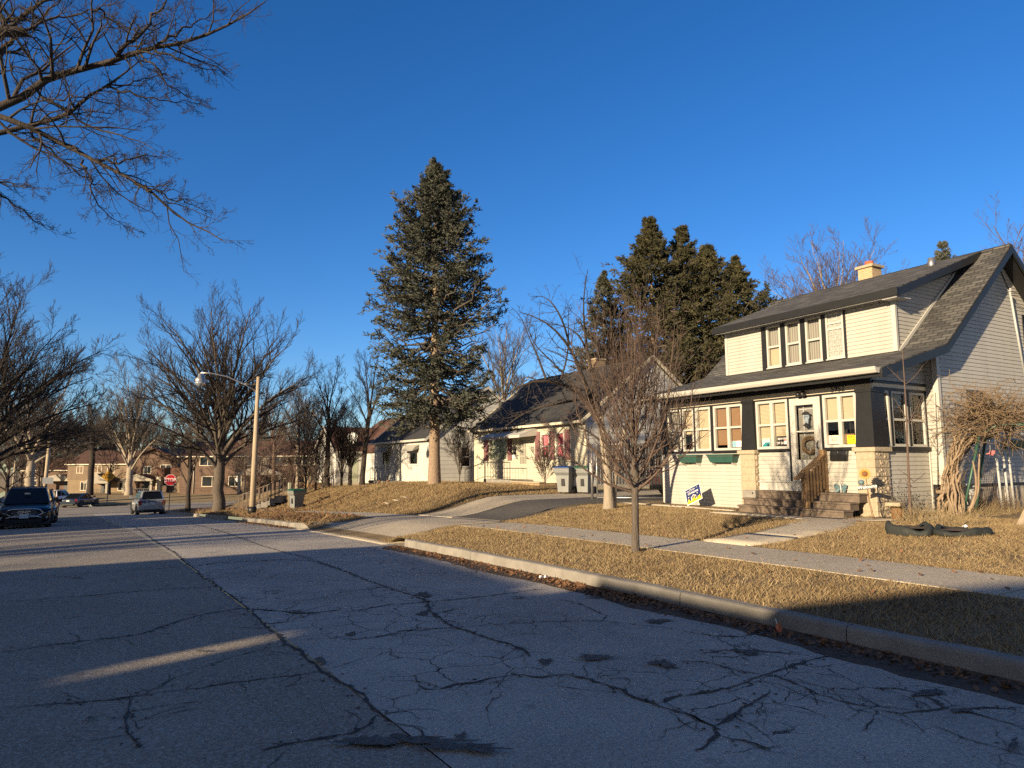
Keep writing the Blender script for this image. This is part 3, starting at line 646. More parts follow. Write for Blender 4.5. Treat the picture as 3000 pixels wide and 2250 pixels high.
# dead grass: blades thick near the camera, thinner with distance
def blades(name, n, region, hgt, m, seed, wd=.007, avoid=None):
    r_ = np.random.RandomState(seed)
    x0, x1, y0, y1 = region
    x = r_.uniform(x0, x1, n * 2); y = r_.uniform(y0, y1, n * 2)
    ok = np.ones(len(x), bool)
    for a_ in (avoid or []): ok &= ~((x > a_[0]) & (x < a_[1]) & (y > a_[2]) & (y < a_[3]))
    clump = np.sin(x * 5.1 + np.sin(y * 3.3) * 2) * np.sin(y * 4.7 + np.sin(x * 2.9) * 2)
    big = np.sin(x * 1.7 + 2 * np.sin(y * .9)) * np.sin(y * 1.3 + 2 * np.sin(x * .7 + seed))
    ok &= r_.uniform(-1.3, 1, len(x)) < clump * .7 + big * .9 + .45
    x = x[ok][:n]; y = y[ok][:n]; n = len(x)
    z = apr(x, y) - .005
    a = r_.uniform(0, 6.283, n); h = hgt * r_.lognormal(0, .4, n); ln = h * r_.uniform(.4, 1.9, n)
    px, py = np.cos(a), np.sin(a); b_ = a + r_.normal(0, .9, n) + 1.57
    w2 = wd * r_.uniform(.5, 1.3, n)
    A = np.stack([x - px * w2, y - py * w2, z], 1); B = np.stack([x + px * w2, y + py * w2, z], 1)
    C_ = np.stack([x + np.cos(b_) * ln, y + np.sin(b_) * ln, z + h], 1)
    V = np.stack([A, B, C_], 1).reshape(-1, 3); F = np.arange(3 * n).reshape(-1, 3)
    o = npmesh(name, V, F, m); return tag(o, 'dormant straw coloured grass blades on the lawns', 'grass', kind='stuff')
AV = [(8.36, 10.0, -10, 16.2), (8.36, 10, 21.9, 60), (6, 10, 15.9, 21.9), (9.9, 35, 16.5, 22.4), (10.0, 13.2, 8.1, 9.2), (13.2, 14.4, 8.4, 12.3), (14.2, 40, 9.2, 16.6), (17.5, 40, 23.6, 34.6), (14, 17.6, 8.0, 9.0)]
M['straw2'] = mat('pale_grass_blade', (.27, .20, .105), .95, color2=(.43, .335, .19), scale=2.3, detail=8)
blades('dead_grass', 190000, (6.34, 17, 1.5, 16.5), .032, M['straw'], 1, .006, AV)
blades('dead_grass', 60000, (6.34, 17, 1.5, 16.5), .038, M['straw2'], 2, .006, AV)
blades('dead_grass', 110000, (6.34, 18, 16.5, 48), .06, M['straw'], 3, .014, AV)

def litter(name, n, sampler, size, seed, label, m='leaf'):
    r_ = np.random.RandomState(seed); x, y, z = sampler(r_, n); n = len(x)
    s_ = size * r_.uniform(.5, 1.3, n); a = r_.uniform(0, 6.28, n); t = r_.normal(0, .45, (n, 2))
    V = []
    for u, v in ((-1, -.45), (.1, -.7), (1, 0), (.1, .7), (-1, .45)):
        dx = s_ * (u * np.cos(a) - v * np.sin(a)); dy = s_ * (u * np.sin(a) + v * np.cos(a))
        V.append(np.stack([x + dx, y + dy, z + s_ * (u * t[:, 0] + v * t[:, 1]) + s_ * .35], 1))
    V = np.stack(V, 1).reshape(-1, 3); i = np.arange(n) * 5
    F = np.concatenate([np.stack([i, i + 1, i + 2], 1), np.stack([i, i + 2, i + 3], 1), np.stack([i, i + 3, i + 4], 1)])
    return tag(npmesh(name, V, F, M[m]), label, 'leaves', kind='stuff')
def gut(r_, n):
    y = np.concatenate([r_.uniform(-1, 14.5, n // 2), r_.uniform(22.5, 30, n // 4), np.abs(r_.normal(0, 1.2, n // 4)) + 6.5])
    x = XR - np.abs(r_.normal(0, .16, len(y))) - .02
    return x, y, prof(y) - .02
litter('leaf_litter', 4200, gut, .026, 4, 'brown dead leaves lying in the gutter along the kerb')
def yardl(r_, n):
    x = r_.uniform(6.4, 15, n); y = r_.uniform(1.5, 16, n); k = r_.rand(n) < np.where(x < 8.4, .25, .5); x, y = x[k], y[k]; return x, y, apr(x, y) + .02
litter('leaf_litter', 1100, yardl, .03, 6, 'scattered tan leaves on the dormant front lawn')
def verge(r_, n):
    x = np.concatenate([r_.uniform(6.4, 8.4, n // 2), r_.uniform(6.4, 13, n // 2)]); y = np.concatenate([r_.uniform(22.6, 33, n // 2), r_.uniform(33, 55, n // 2)]); return x, y, apr(x, y) + .02
litter('leaf_litter', 4500, verge, .055, 7, 'dead leaves covering the verge beyond the driveway')
# dirt washed along the gutter
def gd(x, y): return np.asarray(prof(y)) - .03 * sstep(4, 6.2, x) + .004
y_ = np.arange(-6, 14.8, .2); jw = np.random.RandomState(9).uniform(.25, .7, len(y_)); jw = np.convolve(jw, np.ones(5) / 5, 'same')
b = MB(); V = []
for y, j in zip(y_, jw):
    for q in (XR + .005, XR - j * .5, XR - j): V.append((q, y, float(gd(q, y)) + (.018 if q > XR - .01 else .0)))
b.add(V, [(3 * i + k, 3 * i + 3 + k, 3 * i + 4 + k, 3 * i + 1 + k) for i in range(len(y_) - 1) for k in (0, 1)])
tag(b.build('gutter_dirt', M['soil']), kind='structure')

# ================================================================== HOUSES
class Fr:
    """a wall plane: u runs along it, z is up, o points out of it"""
    def __init__(s, org, u, n): s.o = np.array(org, float); s.u = np.array(u, float); s.n = np.array(n, float)
    def p(s, u, z, o=0.0): return s.o + s.u * u + s.n * o + np.array([0, 0, z])
    def box(s, mb, u0, u1, z0, z1, o0, o1):
        V = [s.p(u0, z0, o0), s.p(u1, z0, o0), s.p(u1, z0, o1), s.p(u0, z0, o1), s.p(u0, z1, o0), s.p(u1, z1, o0), s.p(u1, z1, o1), s.p(u0, z1, o1)]
        F = [(0, 3, 2, 1), (4, 5, 6, 7), (0, 1, 5, 4), (1, 2, 6, 5), (2, 3, 7, 6), (3, 0, 4, 7)]
        if np.dot(np.cross(s.u, s.n), (0, 0, 1)) < 0: F = [f[::-1] for f in F]
        mb.add(V, F); return mb
    def poly(s, mb, pts, o0, o1):
        mb.prism([s.p(u, z, o0) for u, z in pts], s.n * (o1 - o0)); return mb

def siding(mb, fr, poly, holes=(), ex=.102, lap=.014):
    """lapped boards: each course leans out at its lower edge; poly is convex in (u, z)"""
    P = list(poly); zs = [p[1] for p in P]; zb, zt = min(zs), max(zs)
    def span(z):
        xs = []
        for (u0, z0), (u1, z1) in zip(P, P[1:] + P[:1]):
            if abs(z1 - z0) < 1e-9:
                if abs(z - z0) < 1e-6: xs += [u0, u1]
            elif min(z0, z1) - 1e-9 <= z <= max(z0, z1) + 1e-9: xs.append(u0 + (u1 - u0) * (z - z0) / (z1 - z0))
        return (min(xs), max(xs)) if xs else None
    base = zb; n = int(math.ceil((zt - zb) / ex))
    brk = sorted(set([zb + i * ex for i in range(n + 1) if zb + i * ex < zt] + zs + [h[1] for h in holes if zb < h[1] < zt] + [h[3] for h in holes if zb < h[3] < zt]))
    brk = [brk[0]] + [b for a, b in zip(brk, brk[1:]) if b - a > 1e-5]; gap = .0055
    flip = np.dot(np.cross(fr.u, fr.n), (0, 0, 1)) > 0
    for z0, z1 in zip(brk, brk[1:]):
        a = span(z0 + 1e-7); b = span(z1 - 1e-7)
        if not a or not b: continue
        iv = [(a[0], a[1], b[0], b[1])]
        for hu0, hz0, hu1, hz1 in holes:
            if hz0 <= z0 + 1e-6 and hz1 >= z1 - 1e-6:
                out = []
                for p0, p1, q0, q1 in iv:
                    lo, hi = max(p0, q0), min(p1, q1)
                    if hu1 <= lo or hu0 >= hi: out.append((p0, p1, q0, q1)); continue
                    if hu0 > lo: out.append((p0, hu0, q0, hu0))
                    if hu1 < hi: out.append((hu1, p1, hu1, q1))
                iv = out
        t0 = ((z0 - base) % ex) / ex; t1 = t0 + (z1 - z0) / ex
        if t0 > .999: t0, t1 = 0.0, (z1 - z0) / ex
        o0, o1 = .004 + lap * (1 - t0), .004 + lap * max(0, 1 - t1)
        zc = z1 - gap if t1 > .999 and z1 < zt - .01 and z1 - z0 > .03 else z1
        for p0, p1, q0, q1 in iv:
            if p1 - p0 < 1e-4 and q1 - q0 < 1e-4: continue
            V = [fr.p(p0, z0, o0), fr.p(p1, z0, o0), fr.p(q1, zc, o1), fr.p(q0, zc, o1), fr.p(p0, z0, 0), fr.p(p1, z0, 0)]
            F = [(0, 1, 2, 3), (1, 0, 4, 5)]
            if flip: F = [f[::-1] for f in F]
            mb.add(V, F)
    return mb

def slab(mb, pts, th):
    """roof plane with thickness straight down"""
    P = [np.array(p, float) for p in pts]
    n = np.cross(P[1] - P[0], P[2] - P[0])
    if n[2] < 0: P = P[::-1]
    return mb.prism([p - np.array([0, 0, th]) for p in P], (0, 0, th))

def window(parent, fr, u0, u1, z0, z1, mul=(), rail=(), fw=.06, m='white', depth=(-.05, .03), behind=None, glass='glass', name='window', bm=.045, sill=True, bz=None):
    b = MB(); o0, o1 = depth
    fr.box(b, u0, u0 + fw, z0, z1, o0, o1); fr.box(b, u1 - fw, u1, z0, z1, o0, o1)
    fr.box(b, u0 + fw, u1 - fw, z1 - fw, z1, o0, o1 - .002); fr.box(b, u0 + fw, u1 - fw, z0, z0 + fw, o0, o1 - .002)
    for c in mul: fr.box(b, c - bm, c + bm, z0 + fw, z1 - fw, o0, o1 - .003)
    for c in rail: fr.box(b, u0 + fw, u1 - fw, c - bm * .6, c + bm * .6, o0 + .003, o1 - .014)
    if sill: fr.box(b, u0 - .02, u1 + .02, z0 - .03, z0 - .002, o0, o1 + .03)
    w_ = b.build(name, M[m], parent)
    g = MB(); og = (o0 + o1) / 2 - .01
    g.add([fr.p(a_, c_, og) for a_, c_ in ((u0 + fw, z0 + fw), (u1 - fw, z0 + fw), (u1 - fw, z1 - fw), (u0 + fw, z1 - fw))], [(0, 1, 2, 3) if np.dot(np.cross(fr.u, (0, 0, 1)), fr.n) > 0 else (3, 2, 1, 0)])
    g.build('pane', M[glass], w_)
    if behind:
        for (a, c, d, e, mm, nm) in behind:      # blind, shade or curtain hanging inside: u0,u1,z0,z1 in fractions
            q = MB(); U = u1 - u0; Z = z1 - z0
            fr.box(q, u0 + U * a, u0 + U * c, z0 + Z * d, z0 + Z * e, o0 - .06, o0 - .045); q.build(nm, M[mm], w_)
        q = MB(); fr.box(q, u0 + .01, u1 - .01, z0 + .01, z1 - .01, o0 - .62, o0 - .60); q.build('interior', M['room'], w_)
    return w_

# ---------------------------------------------------------------- the near house
RZ = R(-2.3)
HD = thing('house', 'white clapboard house with black trim, shed dormer and enclosed front porch, nearest the camera', 'house', (15.57, 9.04, .42), RZ, lift=True)
FF = Fr((0, 0, 0), (0, 1, 0), (-1, 0, 0))            # street front of the porch
FS = Fr((0, 0, 0), (1, 0, 0), (0, -1, 0))            # side of the porch
FG = Fr((0, -.3, 0), (1, 0, 0), (0, -1, 0))          # gable side of the main block
FM = Fr((2.15, 0, 0), (0, 1, 0), (-1, 0, 0))
FDm = Fr((1.75, 0, 0), (0, 1, 0), (-1, 0, 0))
b = MB()
siding(b, FF, [(0, .40), (7.06, .40), (7.06, 1.93), (0, 1.93)], [(1.26, .40, 2.34, 1.93), (1.26, .40, 3.4, 1.16)])
siding(b, FS, [(0, .46), (2.15, .46), (2.15, 1.93), (0, 1.93)])
siding(b, FS, [(0, 3.56), (2.15, 3.56), (2.15, 4.36), (0, 3.80)])
siding(b, FG, [(2.15, 1.12), (9.3, 1.12), (9.3, 4.05), (5.48, 7.30), (2.15, 4.46)], [(3.41, 2.77, 4.34, 3.47), (6.6, 4.92, 7.45, 5.72)])
siding(b, FM, [(-.3, 1.12), (0, 1.12), (0, 4.42), (-.3, 4.42)])
b.build('wall', M['siding'], HD)
b = MB()
siding(b, FDm, [(.39, 4.42), (5.88, 4.42), (5.88, 5.80), (.39, 5.80)], [(1.72, 4.42, 4.51, 5.80)])
b.build('dormer_wall', M['siding'], HD); b = MB()
FDs = Fr((1.75, .39, 0), (1, 0, 0), (0, -1, 0))
siding(b, FDs, [(0, 4.40), (3.4, 6.9), (3.4, 7.0), (0, 5.80)])
b.build('dormer_side_wall', M['siding'], HD); b = MB()
FDl = Fr((1.75, 5.88, 0), (1, 0, 0), (0, 1, 0))
siding(b, FDl, [(0, 4.40), (3.4, 6.9), (3.4, 7.0), (0, 5.80)])
b.build('dormer_side_wall', M['siding'], HD)
b = MB()                                             # inner core so that no light leaks through the boards
b.box((.35, .35, .3), (2.2, 6.7, 3.3)) if False else None
b.prism([(2.2, -.26, .3), (9.25, -.26, .3), (9.25, -.26, 4.0), (5.48, -.26, 7.22), (2.2, -.26, 4.4)], (0, 7.2, 0))
FM.box(b, 0, 7.06, .3, 4.3, -.02, 0.0)
b.build('core', M['room'], HD)
b = MB(); FG.box(b, 2.18, 9.3, .2, 1.12, -.10, -.02); FF.box(b, 0.0, 7.06, .2, .40, -.06, -.005)
fo = b.build('foundation', M['found'], HD)
b = MB(); FG.box(b, 2.2, 9.3, 1.05, 1.12, -.02, .012)
b.build('sill_band', M['black'], HD)
for a_, c_ in ((4.55, 5.0), (5.3, 5.75)):
    window(HD, FG, a_, c_, .62, 1.03, (), (), .04, 'white', (-.05, -.005), None, 'glass_d', 'basement_window', sill=False)
# corner boards
for q0, q1 in (((2.11, -.345, 1.12), (2.23, -.22, 4.40)), ((1.71, .345, 4.42), (1.79, .45, 5.80)), ((1.71, 5.84, 4.42), (1.79, 5.93, 5.80)), ((2.08, -.045, .46), (2.14, -.02, 1.92))): b = MB(); b.box(q0, q1); b.build('corner_board', M['white'], HD)
b = MB()
b.prism([(1.80, .34, 4.46), (1.80, .34, 4.38), (2.1, .34, 4.60), (4.6, .34, 6.72), (4.6, .34, 6.80), (2.06, .34, 4.68)], (0, .03, 0))
b.build('flashing_board', M['white'], HD)

# roofs
b = MB()
E0, K0, PK = (-.74, 3.72), (1.97, 4.47), (5.48, 7.44)
T0, T1 = -.7, 7.14
def band(mb, a_, c_, t0, t1, th=.06): slab(mb, [(a_[0], t0, a_[1]), (a_[0], t1, a_[1]), (c_[0], t1, c_[1]), (c_[0], t0, c_[1])], th)
band(b, E0, K0, T0, T1); band(b, K0, PK, T0, T1); band(b, PK, (9.75, 3.85), T0, T1)
b.box((PK[0] - .10, T0, PK[1] - .055), (PK[0] + .10, T1, PK[1] + .012))
rf = b.build('roof', M['shingle'], HD)
b = MB()
DE = (1.30, 5.92)
slab(b, [(DE[0], .02, DE[1]), (DE[0], 6.0, DE[1]), (PK[0] - .02, 6.0, PK[1] + .02), (PK[0] - .02, .02, PK[1] + .02)], .05)
b.build('dormer_roof', M['shingle'], HD)
# rake boards, fascias and soffits
b = MB()
def rake(mb, A, B_, t, h=.20, w_=.05, dz=-.03):
    mb.prism([(A[0], t, A[1] + dz), (B_[0], t, B_[1] + dz), (B_[0], t, B_[1] + dz - h), (A[0], t, A[1] + dz - h)], (0, w_, 0))
for t in (T0 - .03, T1 - .02):
    rake(b, E0, K0, t); rake(b, K0, PK, t); rake(b, PK, (9.75, 3.85), t)
rake(b, (DE[0], DE[1]), (PK[0] - .1, PK[1] + .0), -.01, .20, .05)
rake(b, (DE[0], DE[1]), (PK[0] - .1, PK[1] + .0), 5.98, .20, .05)
b.box((DE[0] - .05, -.01, DE[1] - .20), (DE[0] + .02, 6.03, DE[1] - .01))
b.box((-.72, T0 + .03, 3.52), (-.66, T1 - .03, 3.66))
FF.box(b, -.02, 7.06, 3.47, 3.60, 0.0, .07); FS.box(b, 0, 2.12, 3.49, 3.54, .018, .05)
b.build('fascia', M['black'], HD)
b = MB()
band(b, (E0[0] + .05, E0[1] - .14), (K0[0], K0[1] - .14), T0 + .05, T1 - .05, .02)
band(b, (K0[0], K0[1] - .2), (PK[0], PK[1] - .2), T0 + .05, -.3, .02)
band(b, (PK[0], PK[1] - .2), (9.7, 3.85 - .2), T0 + .05, -.3, .02)
b.build('soffit', M['black'], HD)
b = MB(); slab(b, [(DE[0] + .02, .05, 5.72), (DE[0] + .02, 5.97, 5.72), (1.76, 5.97, 5.80), (1.76, .05, 5.80)], .02)
slab(b, [(DE[0] + .04, -.2 + .26, 5.70), (DE[0] + .04, .44, 5.70), (1.95, .44, 5.72), (1.95, .06, 5.72)], .02)
FDm.box(b, .39, 5.88, 5.73, 5.78, .02, .05)
b.build('dormer_soffit', M['soffit'], HD)
b = MB()                                             # box gutter along the porch eave
g = [(-.78, 3.70), (-.92, 3.73), (-.90, 3.66), (-.86, 3.60), (-.76, 3.59), (-.74, 3.70)]
b.prism([(x, T0 + .02, z) for x, z in g], (0, T1 - T0 - .04, 0))
gt = b.build('gutter', M['white'], HD)
b = MB(); b.box((.05, 7.09, .45), (.12, 7.17, 3.5)); b.build('downspout', M['white'], gt)
b = MB(); FF.box(b, -.03, 7.08, 3.345, 3.47, 0.0, .055); FS.box(b, .0, 2.14, 3.40, 3.488, .018, .03)
b.build('frieze', M['beige'], HD)
# chimney and vent
b = MB(); b.box((5.7, 3.36, 6.6), (6.2, 3.84, 7.9)); ch = b.build('chimney', brickmat('chimney_brick', (.42, .27, .13), (.52, .36, .19), (.46, .38, .28), .2, .07, .012), rf)
b = MB(); b.box((5.63, 3.29, 7.9), (6.27, 3.91, 7.99)); b.build('cap', M['block'], ch, .01)
b = MB(); b.lathe((5.95, 3.6, 7.98), [(.13, 0), (.13, .17), (.10, .17), (.10, .1)], 14); b.build('flue', M['red'], ch)
b = MB(); b.box((5.66, 3.33, 6.9), (5.695, 3.87, 7.50)); b.build('flashing', M['black'], ch)
b = MB(); b.lathe((4.7, .98, 7.05), [(.085, 0), (.085, .34), (.06, .34)], 12); b.build('vent_pipe', M['metal'], rf)

# porch trim, posts and piers
b = MB()
FF.box(b, -.02, 1.30, 1.95, 2.02, 0, .075); FF.box(b, 2.30, 7.07, 1.95, 2.02, 0, .075); FS.box(b, 0, 2.30, 1.92, 2.02, 0.0, .07)
FF.box(b, 0, 7.06, 3.30, 3.345, -.02, .03); FS.box(b, 0, 2.24, 3.335, 3.40, 0, .03)
for t0, t1 in ((1.29, 1.36), (2.26, 2.32), (3.34, 3.40), (4.88, 5.0), (5.60, 5.68), (6.14, 6.20), (6.78, 7.06)): FF.box(b, t0, t1, 2.02, 3.30, -.02, .022)
FF.box(b, 1.29, 1.36, 1.2, 2.02, -.02, .02); FF.box(b, 2.26, 2.32, 1.2, 2.02, -.02, .02)
for s0, s1 in ((0, .10), (.63, .70), (1.35, 1.43), (2.08, 2.24)): FS.box(b, s0, s1, 2.02, 3.335, -.02, .022)
FDm.box(b, 1.72, 4.51, 5.72, 5.80, .0, .024)
for t0, t1 in ((1.72, 1.79), (2.32, 2.46), (2.97, 3.14), (3.64, 3.82), (4.32, 4.51)): FDm.box(b, t0, t1, 4.36, 5.72, 0.0, .024)
b.build('trim', M['black'], HD)
def post(t0, t1, tt, s0, s1, name='pillar'):
    b = MB(); V = [(s0, t0, 2.02), (s1, t0, 2.02), (s1, t1, 2.02), (s0, t1, 2.02), (s0 + .06, t0 + tt, 3.35), (s1, t0 + tt, 3.35), (s1, t1 - tt, 3.35), (s0 + .06, t1 - tt, 3.35)]
    b.add(V, [(0, 3, 2, 1), (4, 5, 6, 7), (0, 1, 5, 4), (1, 2, 6, 5), (2, 3, 7, 6), (3, 0, 4, 7)])
    b.box((s0 + .04, t0 + tt - .03, 3.28), (s1, t1 - tt + .03, 3.36)); return b.build(name, M['black'], HD)
post(-.06, .40, .05, -.14, .42); post(3.36, 3.80, .04, -.13, .02); post(6.75, 7.12, .04, -.12, .02)
def pier(s0, s1, t0, t1, z0, z1, seed):
    b = MB(); r_ = np.random.RandomState(seed); n = 8; h = (z1 - z0) / n
    for i in range(n):
        j = r_.uniform(0, .008, 4); b.box((s0 - j[0], t0 - j[1], z0 + i * h + .006), (s1 + j[2], t1 + j[3], z0 + (i + 1) * h - .006))
    b.box((s0 + .012, t0 + .012, z0), (s1 - .012, t1 - .012, z1))
    p_ = b.build('pier', M['block'], HD, .008)
    # rock-faced bosses on the shaded side
    m_ = MB()
    for i in range(n):
        for k in range(7):
            x = r_.uniform(s0 + .08, s1 - .08); z = z0 + (i + r_.uniform(.2, .8)) * h; r1 = r_.uniform(.02, .05)
            m_.lathe((x, t0 - .004, z), [(r1, 0), (r1 * .6, -r1 * .5)], 6, 'y')
    m_.build('rock_face', M['block'], p_)
    c = MB(); c.box((s0 - .06, t0 - .06, z1 - .02), (s1 + .06, t1 + .06, z1 + .085)); c.build('cap', M['block'], p_, .012)
pier(-.15, .40, -.05, .40, .36, 1.92, 1); pier(-.16, .0, 3.34, 3.82, .42, 1.92, 2)
b = MB(); FF.box(b, 1.26, 3.34, .84, 1.155, -.03, .012); b.build('skirt_board', M['white'], HD)
b = MB(); FF.box(b, 1.24, 3.34, 1.155, 1.185, -.03, .06); FF.box(b, 2.32, 2.42, 1.185, 1.95, -.01, .03); b.build('threshold', M['ltgrey'], HD)

# door
b = MB(); u0, u1, z0, z1 = 1.365, 2.255, 1.19, 3.29; gu0, gu1, gz0, gz1 = 1.56, 2.10, 1.73, 3.11
FF.box(b, u0, gu0, z0, z1, -.04, .03); FF.box(b, gu1, u1, z0, z1, -.04, .03); FF.box(b, gu0, gu1, z0, gz0, -.04, .028); FF.box(b, gu0, gu1, gz1, z1, -.04, .028)
FF.box(b, gu0, gu1, 2.43, 2.46, -.03, .02)
door = b.build('door', M['white'], HD)
b = MB(); b.add([FF.p(u, z, -.002) for u, z in ((gu0, gz0), (gu1, gz0), (gu1, gz1), (gu0, gz1))], [(3, 2, 1, 0)]); b.build('pane', M['glass'], door)
b = MB(); FF.box(b, gu0 - .05, gu1 + .05, gz0 - .1, gz1 + .1, -.20, -.18); b.build('inner_door', mat('grey_inner_door', (.13, .125, .11), .8, color2=(.26, .25, .22), scale=26, detail=9), door)
b = MB()
for u in (gu0 + .40, ): FF.box(b, u, u + .03, gz0, gz1, -.17, -.15)
for z in (3.0, 1.86): FF.box(b, gu0, gu1, z, z + .03, -.17, -.155)
b.build('muntin', M['ltgrey'], door)
b = MB(); b.tube([FF.p(1.46, 1.98, .03), FF.p(1.47, 2.03, .075), FF.p(1.47, 2.12, .08), FF.p(1.46, 2.2, .03)], .014, 6); b.build('handle', M['dkmetal'], door)

# porch windows
mk = lambda a, c, d, e, m_, n_='blind': (a, c, d, e, m_, n_)
window(HD, FF, .40, 1.29, 2.02, 3.30, (.845,), (2.66,), .065, behind=[mk(0, 1, .50, 1, 'shade', 'roller_shade')])
window(HD, FF, 2.32, 3.34, 2.02, 3.30, (2.83,), (2.66,), .065, behind=[mk(0, 1, .02, 1, 'blind')])
window(HD, FF, 3.80, 4.88, 2.02, 3.30, (4.33,), (2.66,), .065, behind=[mk(0, 1, .12, 1, 'bamboo')])
window(HD, FF, 5.00, 5.60, 2.02, 3.30, (), (2.66,), .065, behind=[mk(0, 1, .05, 1, 'blind')])
window(HD, FF, 5.68, 6.14, 2.02, 3.30, (), (2.66,), .05, behind=[mk(0, 1, .4, 1, 'shade', 'roller_shade')])
window(HD, FF, 6.20, 6.78, 2.02, 3.30, (), (2.66,), .05, behind=[mk(0, 1, .05, 1, 'curtain', 'curtain')])
window(HD, FS, .10, .63, 2.03, 3.33, (), (2.66,), .055, depth=(-.07, .01), behind=[mk(0, 1, .05, 1, 'bamboo')])
window(HD, FS, .70, 1.35, 2.03, 3.33, (), (2.66,), .055, depth=(-.07, .01), behind=[mk(.25, 1, .15, 1, 'blind')])
window(HD, FS, 1.43, 2.08, 2.03, 3.33, (), (2.66,), .055, depth=(-.07, .01), behind=[mk(0, .7, .15, 1, 'blind'), mk(.75, .92, .1, 1, 'wood_v', 'inner_post')])
# dormer windows, the last filled with glass blocks
for t0, t1, bh in ((3.82, 4.32, [mk(0, 1, .5, 1, 'curtain', 'curtain'), mk(.05, 1, 0, .5, 'shade', 'roller_shade')]), (3.14, 3.64, [mk(.05, 1, .5, 1, 'curtain', 'curtain'), mk(.1, .95, .0, .5, 'curtain', 'curtain')]), (2.46, 2.97, [mk(.05, 1, .02, 1, 'curtain', 'curtain')])):
    window(HD, FDm, t0, t1, 4.46, 5.72, (), (5.08,), .055, behind=bh)
gb = window(HD, FDm, 1.79, 2.32, 4.46, 5.72, (), (5.44, 5.28), .05, glass='blockglass', behind=[])
b = MB()
for i in range(1, 3): FDm.box(b, 1.84 + i * .143 - .006, 1.84 + i * .143 + .006, 4.51, 5.28, -.02, .0); FDm.box(b, 1.84 + i * .143 - .006, 1.84 + i * .143 + .006, 5.45, 5.67, -.02, .0)
for i in range(1, 5): FDm.box(b, 1.84, 2.27, 4.51 + i * .152 - .006, 4.51 + i * .152 + .006, -.02, .0)
b.build('mortar', M['white'], gb)
window(HD, FG, 3.41, 4.34, 2.77, 3.47, (3.87,), (), .06, 'black', depth=(-.06, .03), behind=[mk(0, 1, 0, 1, 'bamboo')])
window(HD, FG, 6.6, 7.45, 4.92, 5.72, (), (5.3,), .06, 'black', depth=(-.06, .03), behind=[mk(0, 1, 0, 1, 'curtain', 'curtain')])
# the house number, screwed to the frieze
nb = text(HD, '5952', .185, (-.058, .83, 3.408), (R(90), 0, R(-90)), M['ink'], 'house_number', .006)

# steps
b = MB()
def tread(s0, s1, t0, t1, z, h, mb): mb.box((s0, t0, z - h), (s1, t1, z - .042)); mb.box((s0 - .03, t0 - .02, z - .04), (s1, t1 + .02, z))
tread(-.45, -.02, .18, 3.22, .95, .20, b); tread(-.77, -.45, .20, 3.22, .76, .18, b); tread(-1.10, -.77, .14, 3.10, .60, .22, b)
st = b.build('front_steps', M['wood'], HD, .006)
b = MB()
b.box((-1.06, 1.08, .61), (-.96, 1.22, 1.50)); b.box((-.16, 1.24, .95), (-.03, 1.38, 1.97))
b.bar((-1.32, 1.15, 1.28), (-.10, 1.30, 1.86), .14, .045)
b.bar((-1.0, 1.15, .76), (-.10, 1.30, 1.20), .04, .09)
for i in range(5):
    f_ = (i + 1) / 6; s_ = -1.0 + .9 * f_; t_ = 1.15 + .15 * f_ - .045
    b.box((s_ - .045, t_ - .02, .66 + .44 * f_), (s_ + .045, t_ + .01, 1.40 + .43 * f_))
b.build('hand_rail', M['wood_v'], st)

# fittings on the porch wall
lt = thing('wall_light', 'small black flood light fixed to the beige board over the front door', 'light', (0, 0, 0))
def at_house(fr, u, z, o):
    p = fr.p(u, z, o); c_, s_ = math.cos(RZ), math.sin(RZ)
    return (HD.location.x + c_ * p[0] - s_ * p[1], HD.location.y + s_ * p[0] + c_ * p[1], p[2])
def mount(o, fr, u, z, out, rz=0.0): o.location = at_house(fr, u, z, out); o.rotation_euler = (0, 0, RZ + rz); return o
mount(lt, FF, 1.78, 3.42, .07)
b = MB(); b.lathe((-.01, 0, 0), [(.05, 0), (.05, -.03)], 12, 'x'); b.build('base', M['dkmetal'], lt)
b = MB(); b.lathe((-.12, -.06, -.05), [(.03, .06), (.055, .02), (.06, -.05), (.05, -.055)], 12); b.lathe((-.12, .07, -.05), [(.03, .06), (.055, .02), (.06, -.05), (.05, -.055)], 12); b.build('lamp', M['dkmetal'], lt)
mbx = mount(thing('mailbox', 'black wall mailbox below the window to the right of the front door', 'mailbox'), FF, .88, 1.80, .01)
b = MB(); b.prism([(-.01, -.22, .16), (-.12, -.24, .13), (-.13, -.23, .05), (-.08, -.19, -.10), (-.01, -.19, -.10)], (0, .44, 0)); b.build('body', M['dkmetal'], mbx, .01)
b = MB(); b.lathe((-.132, 0, .09), [(.028, 0), (.02, -.006)], 12, 'x'); b.build('emblem', M['chrome'], mbx)
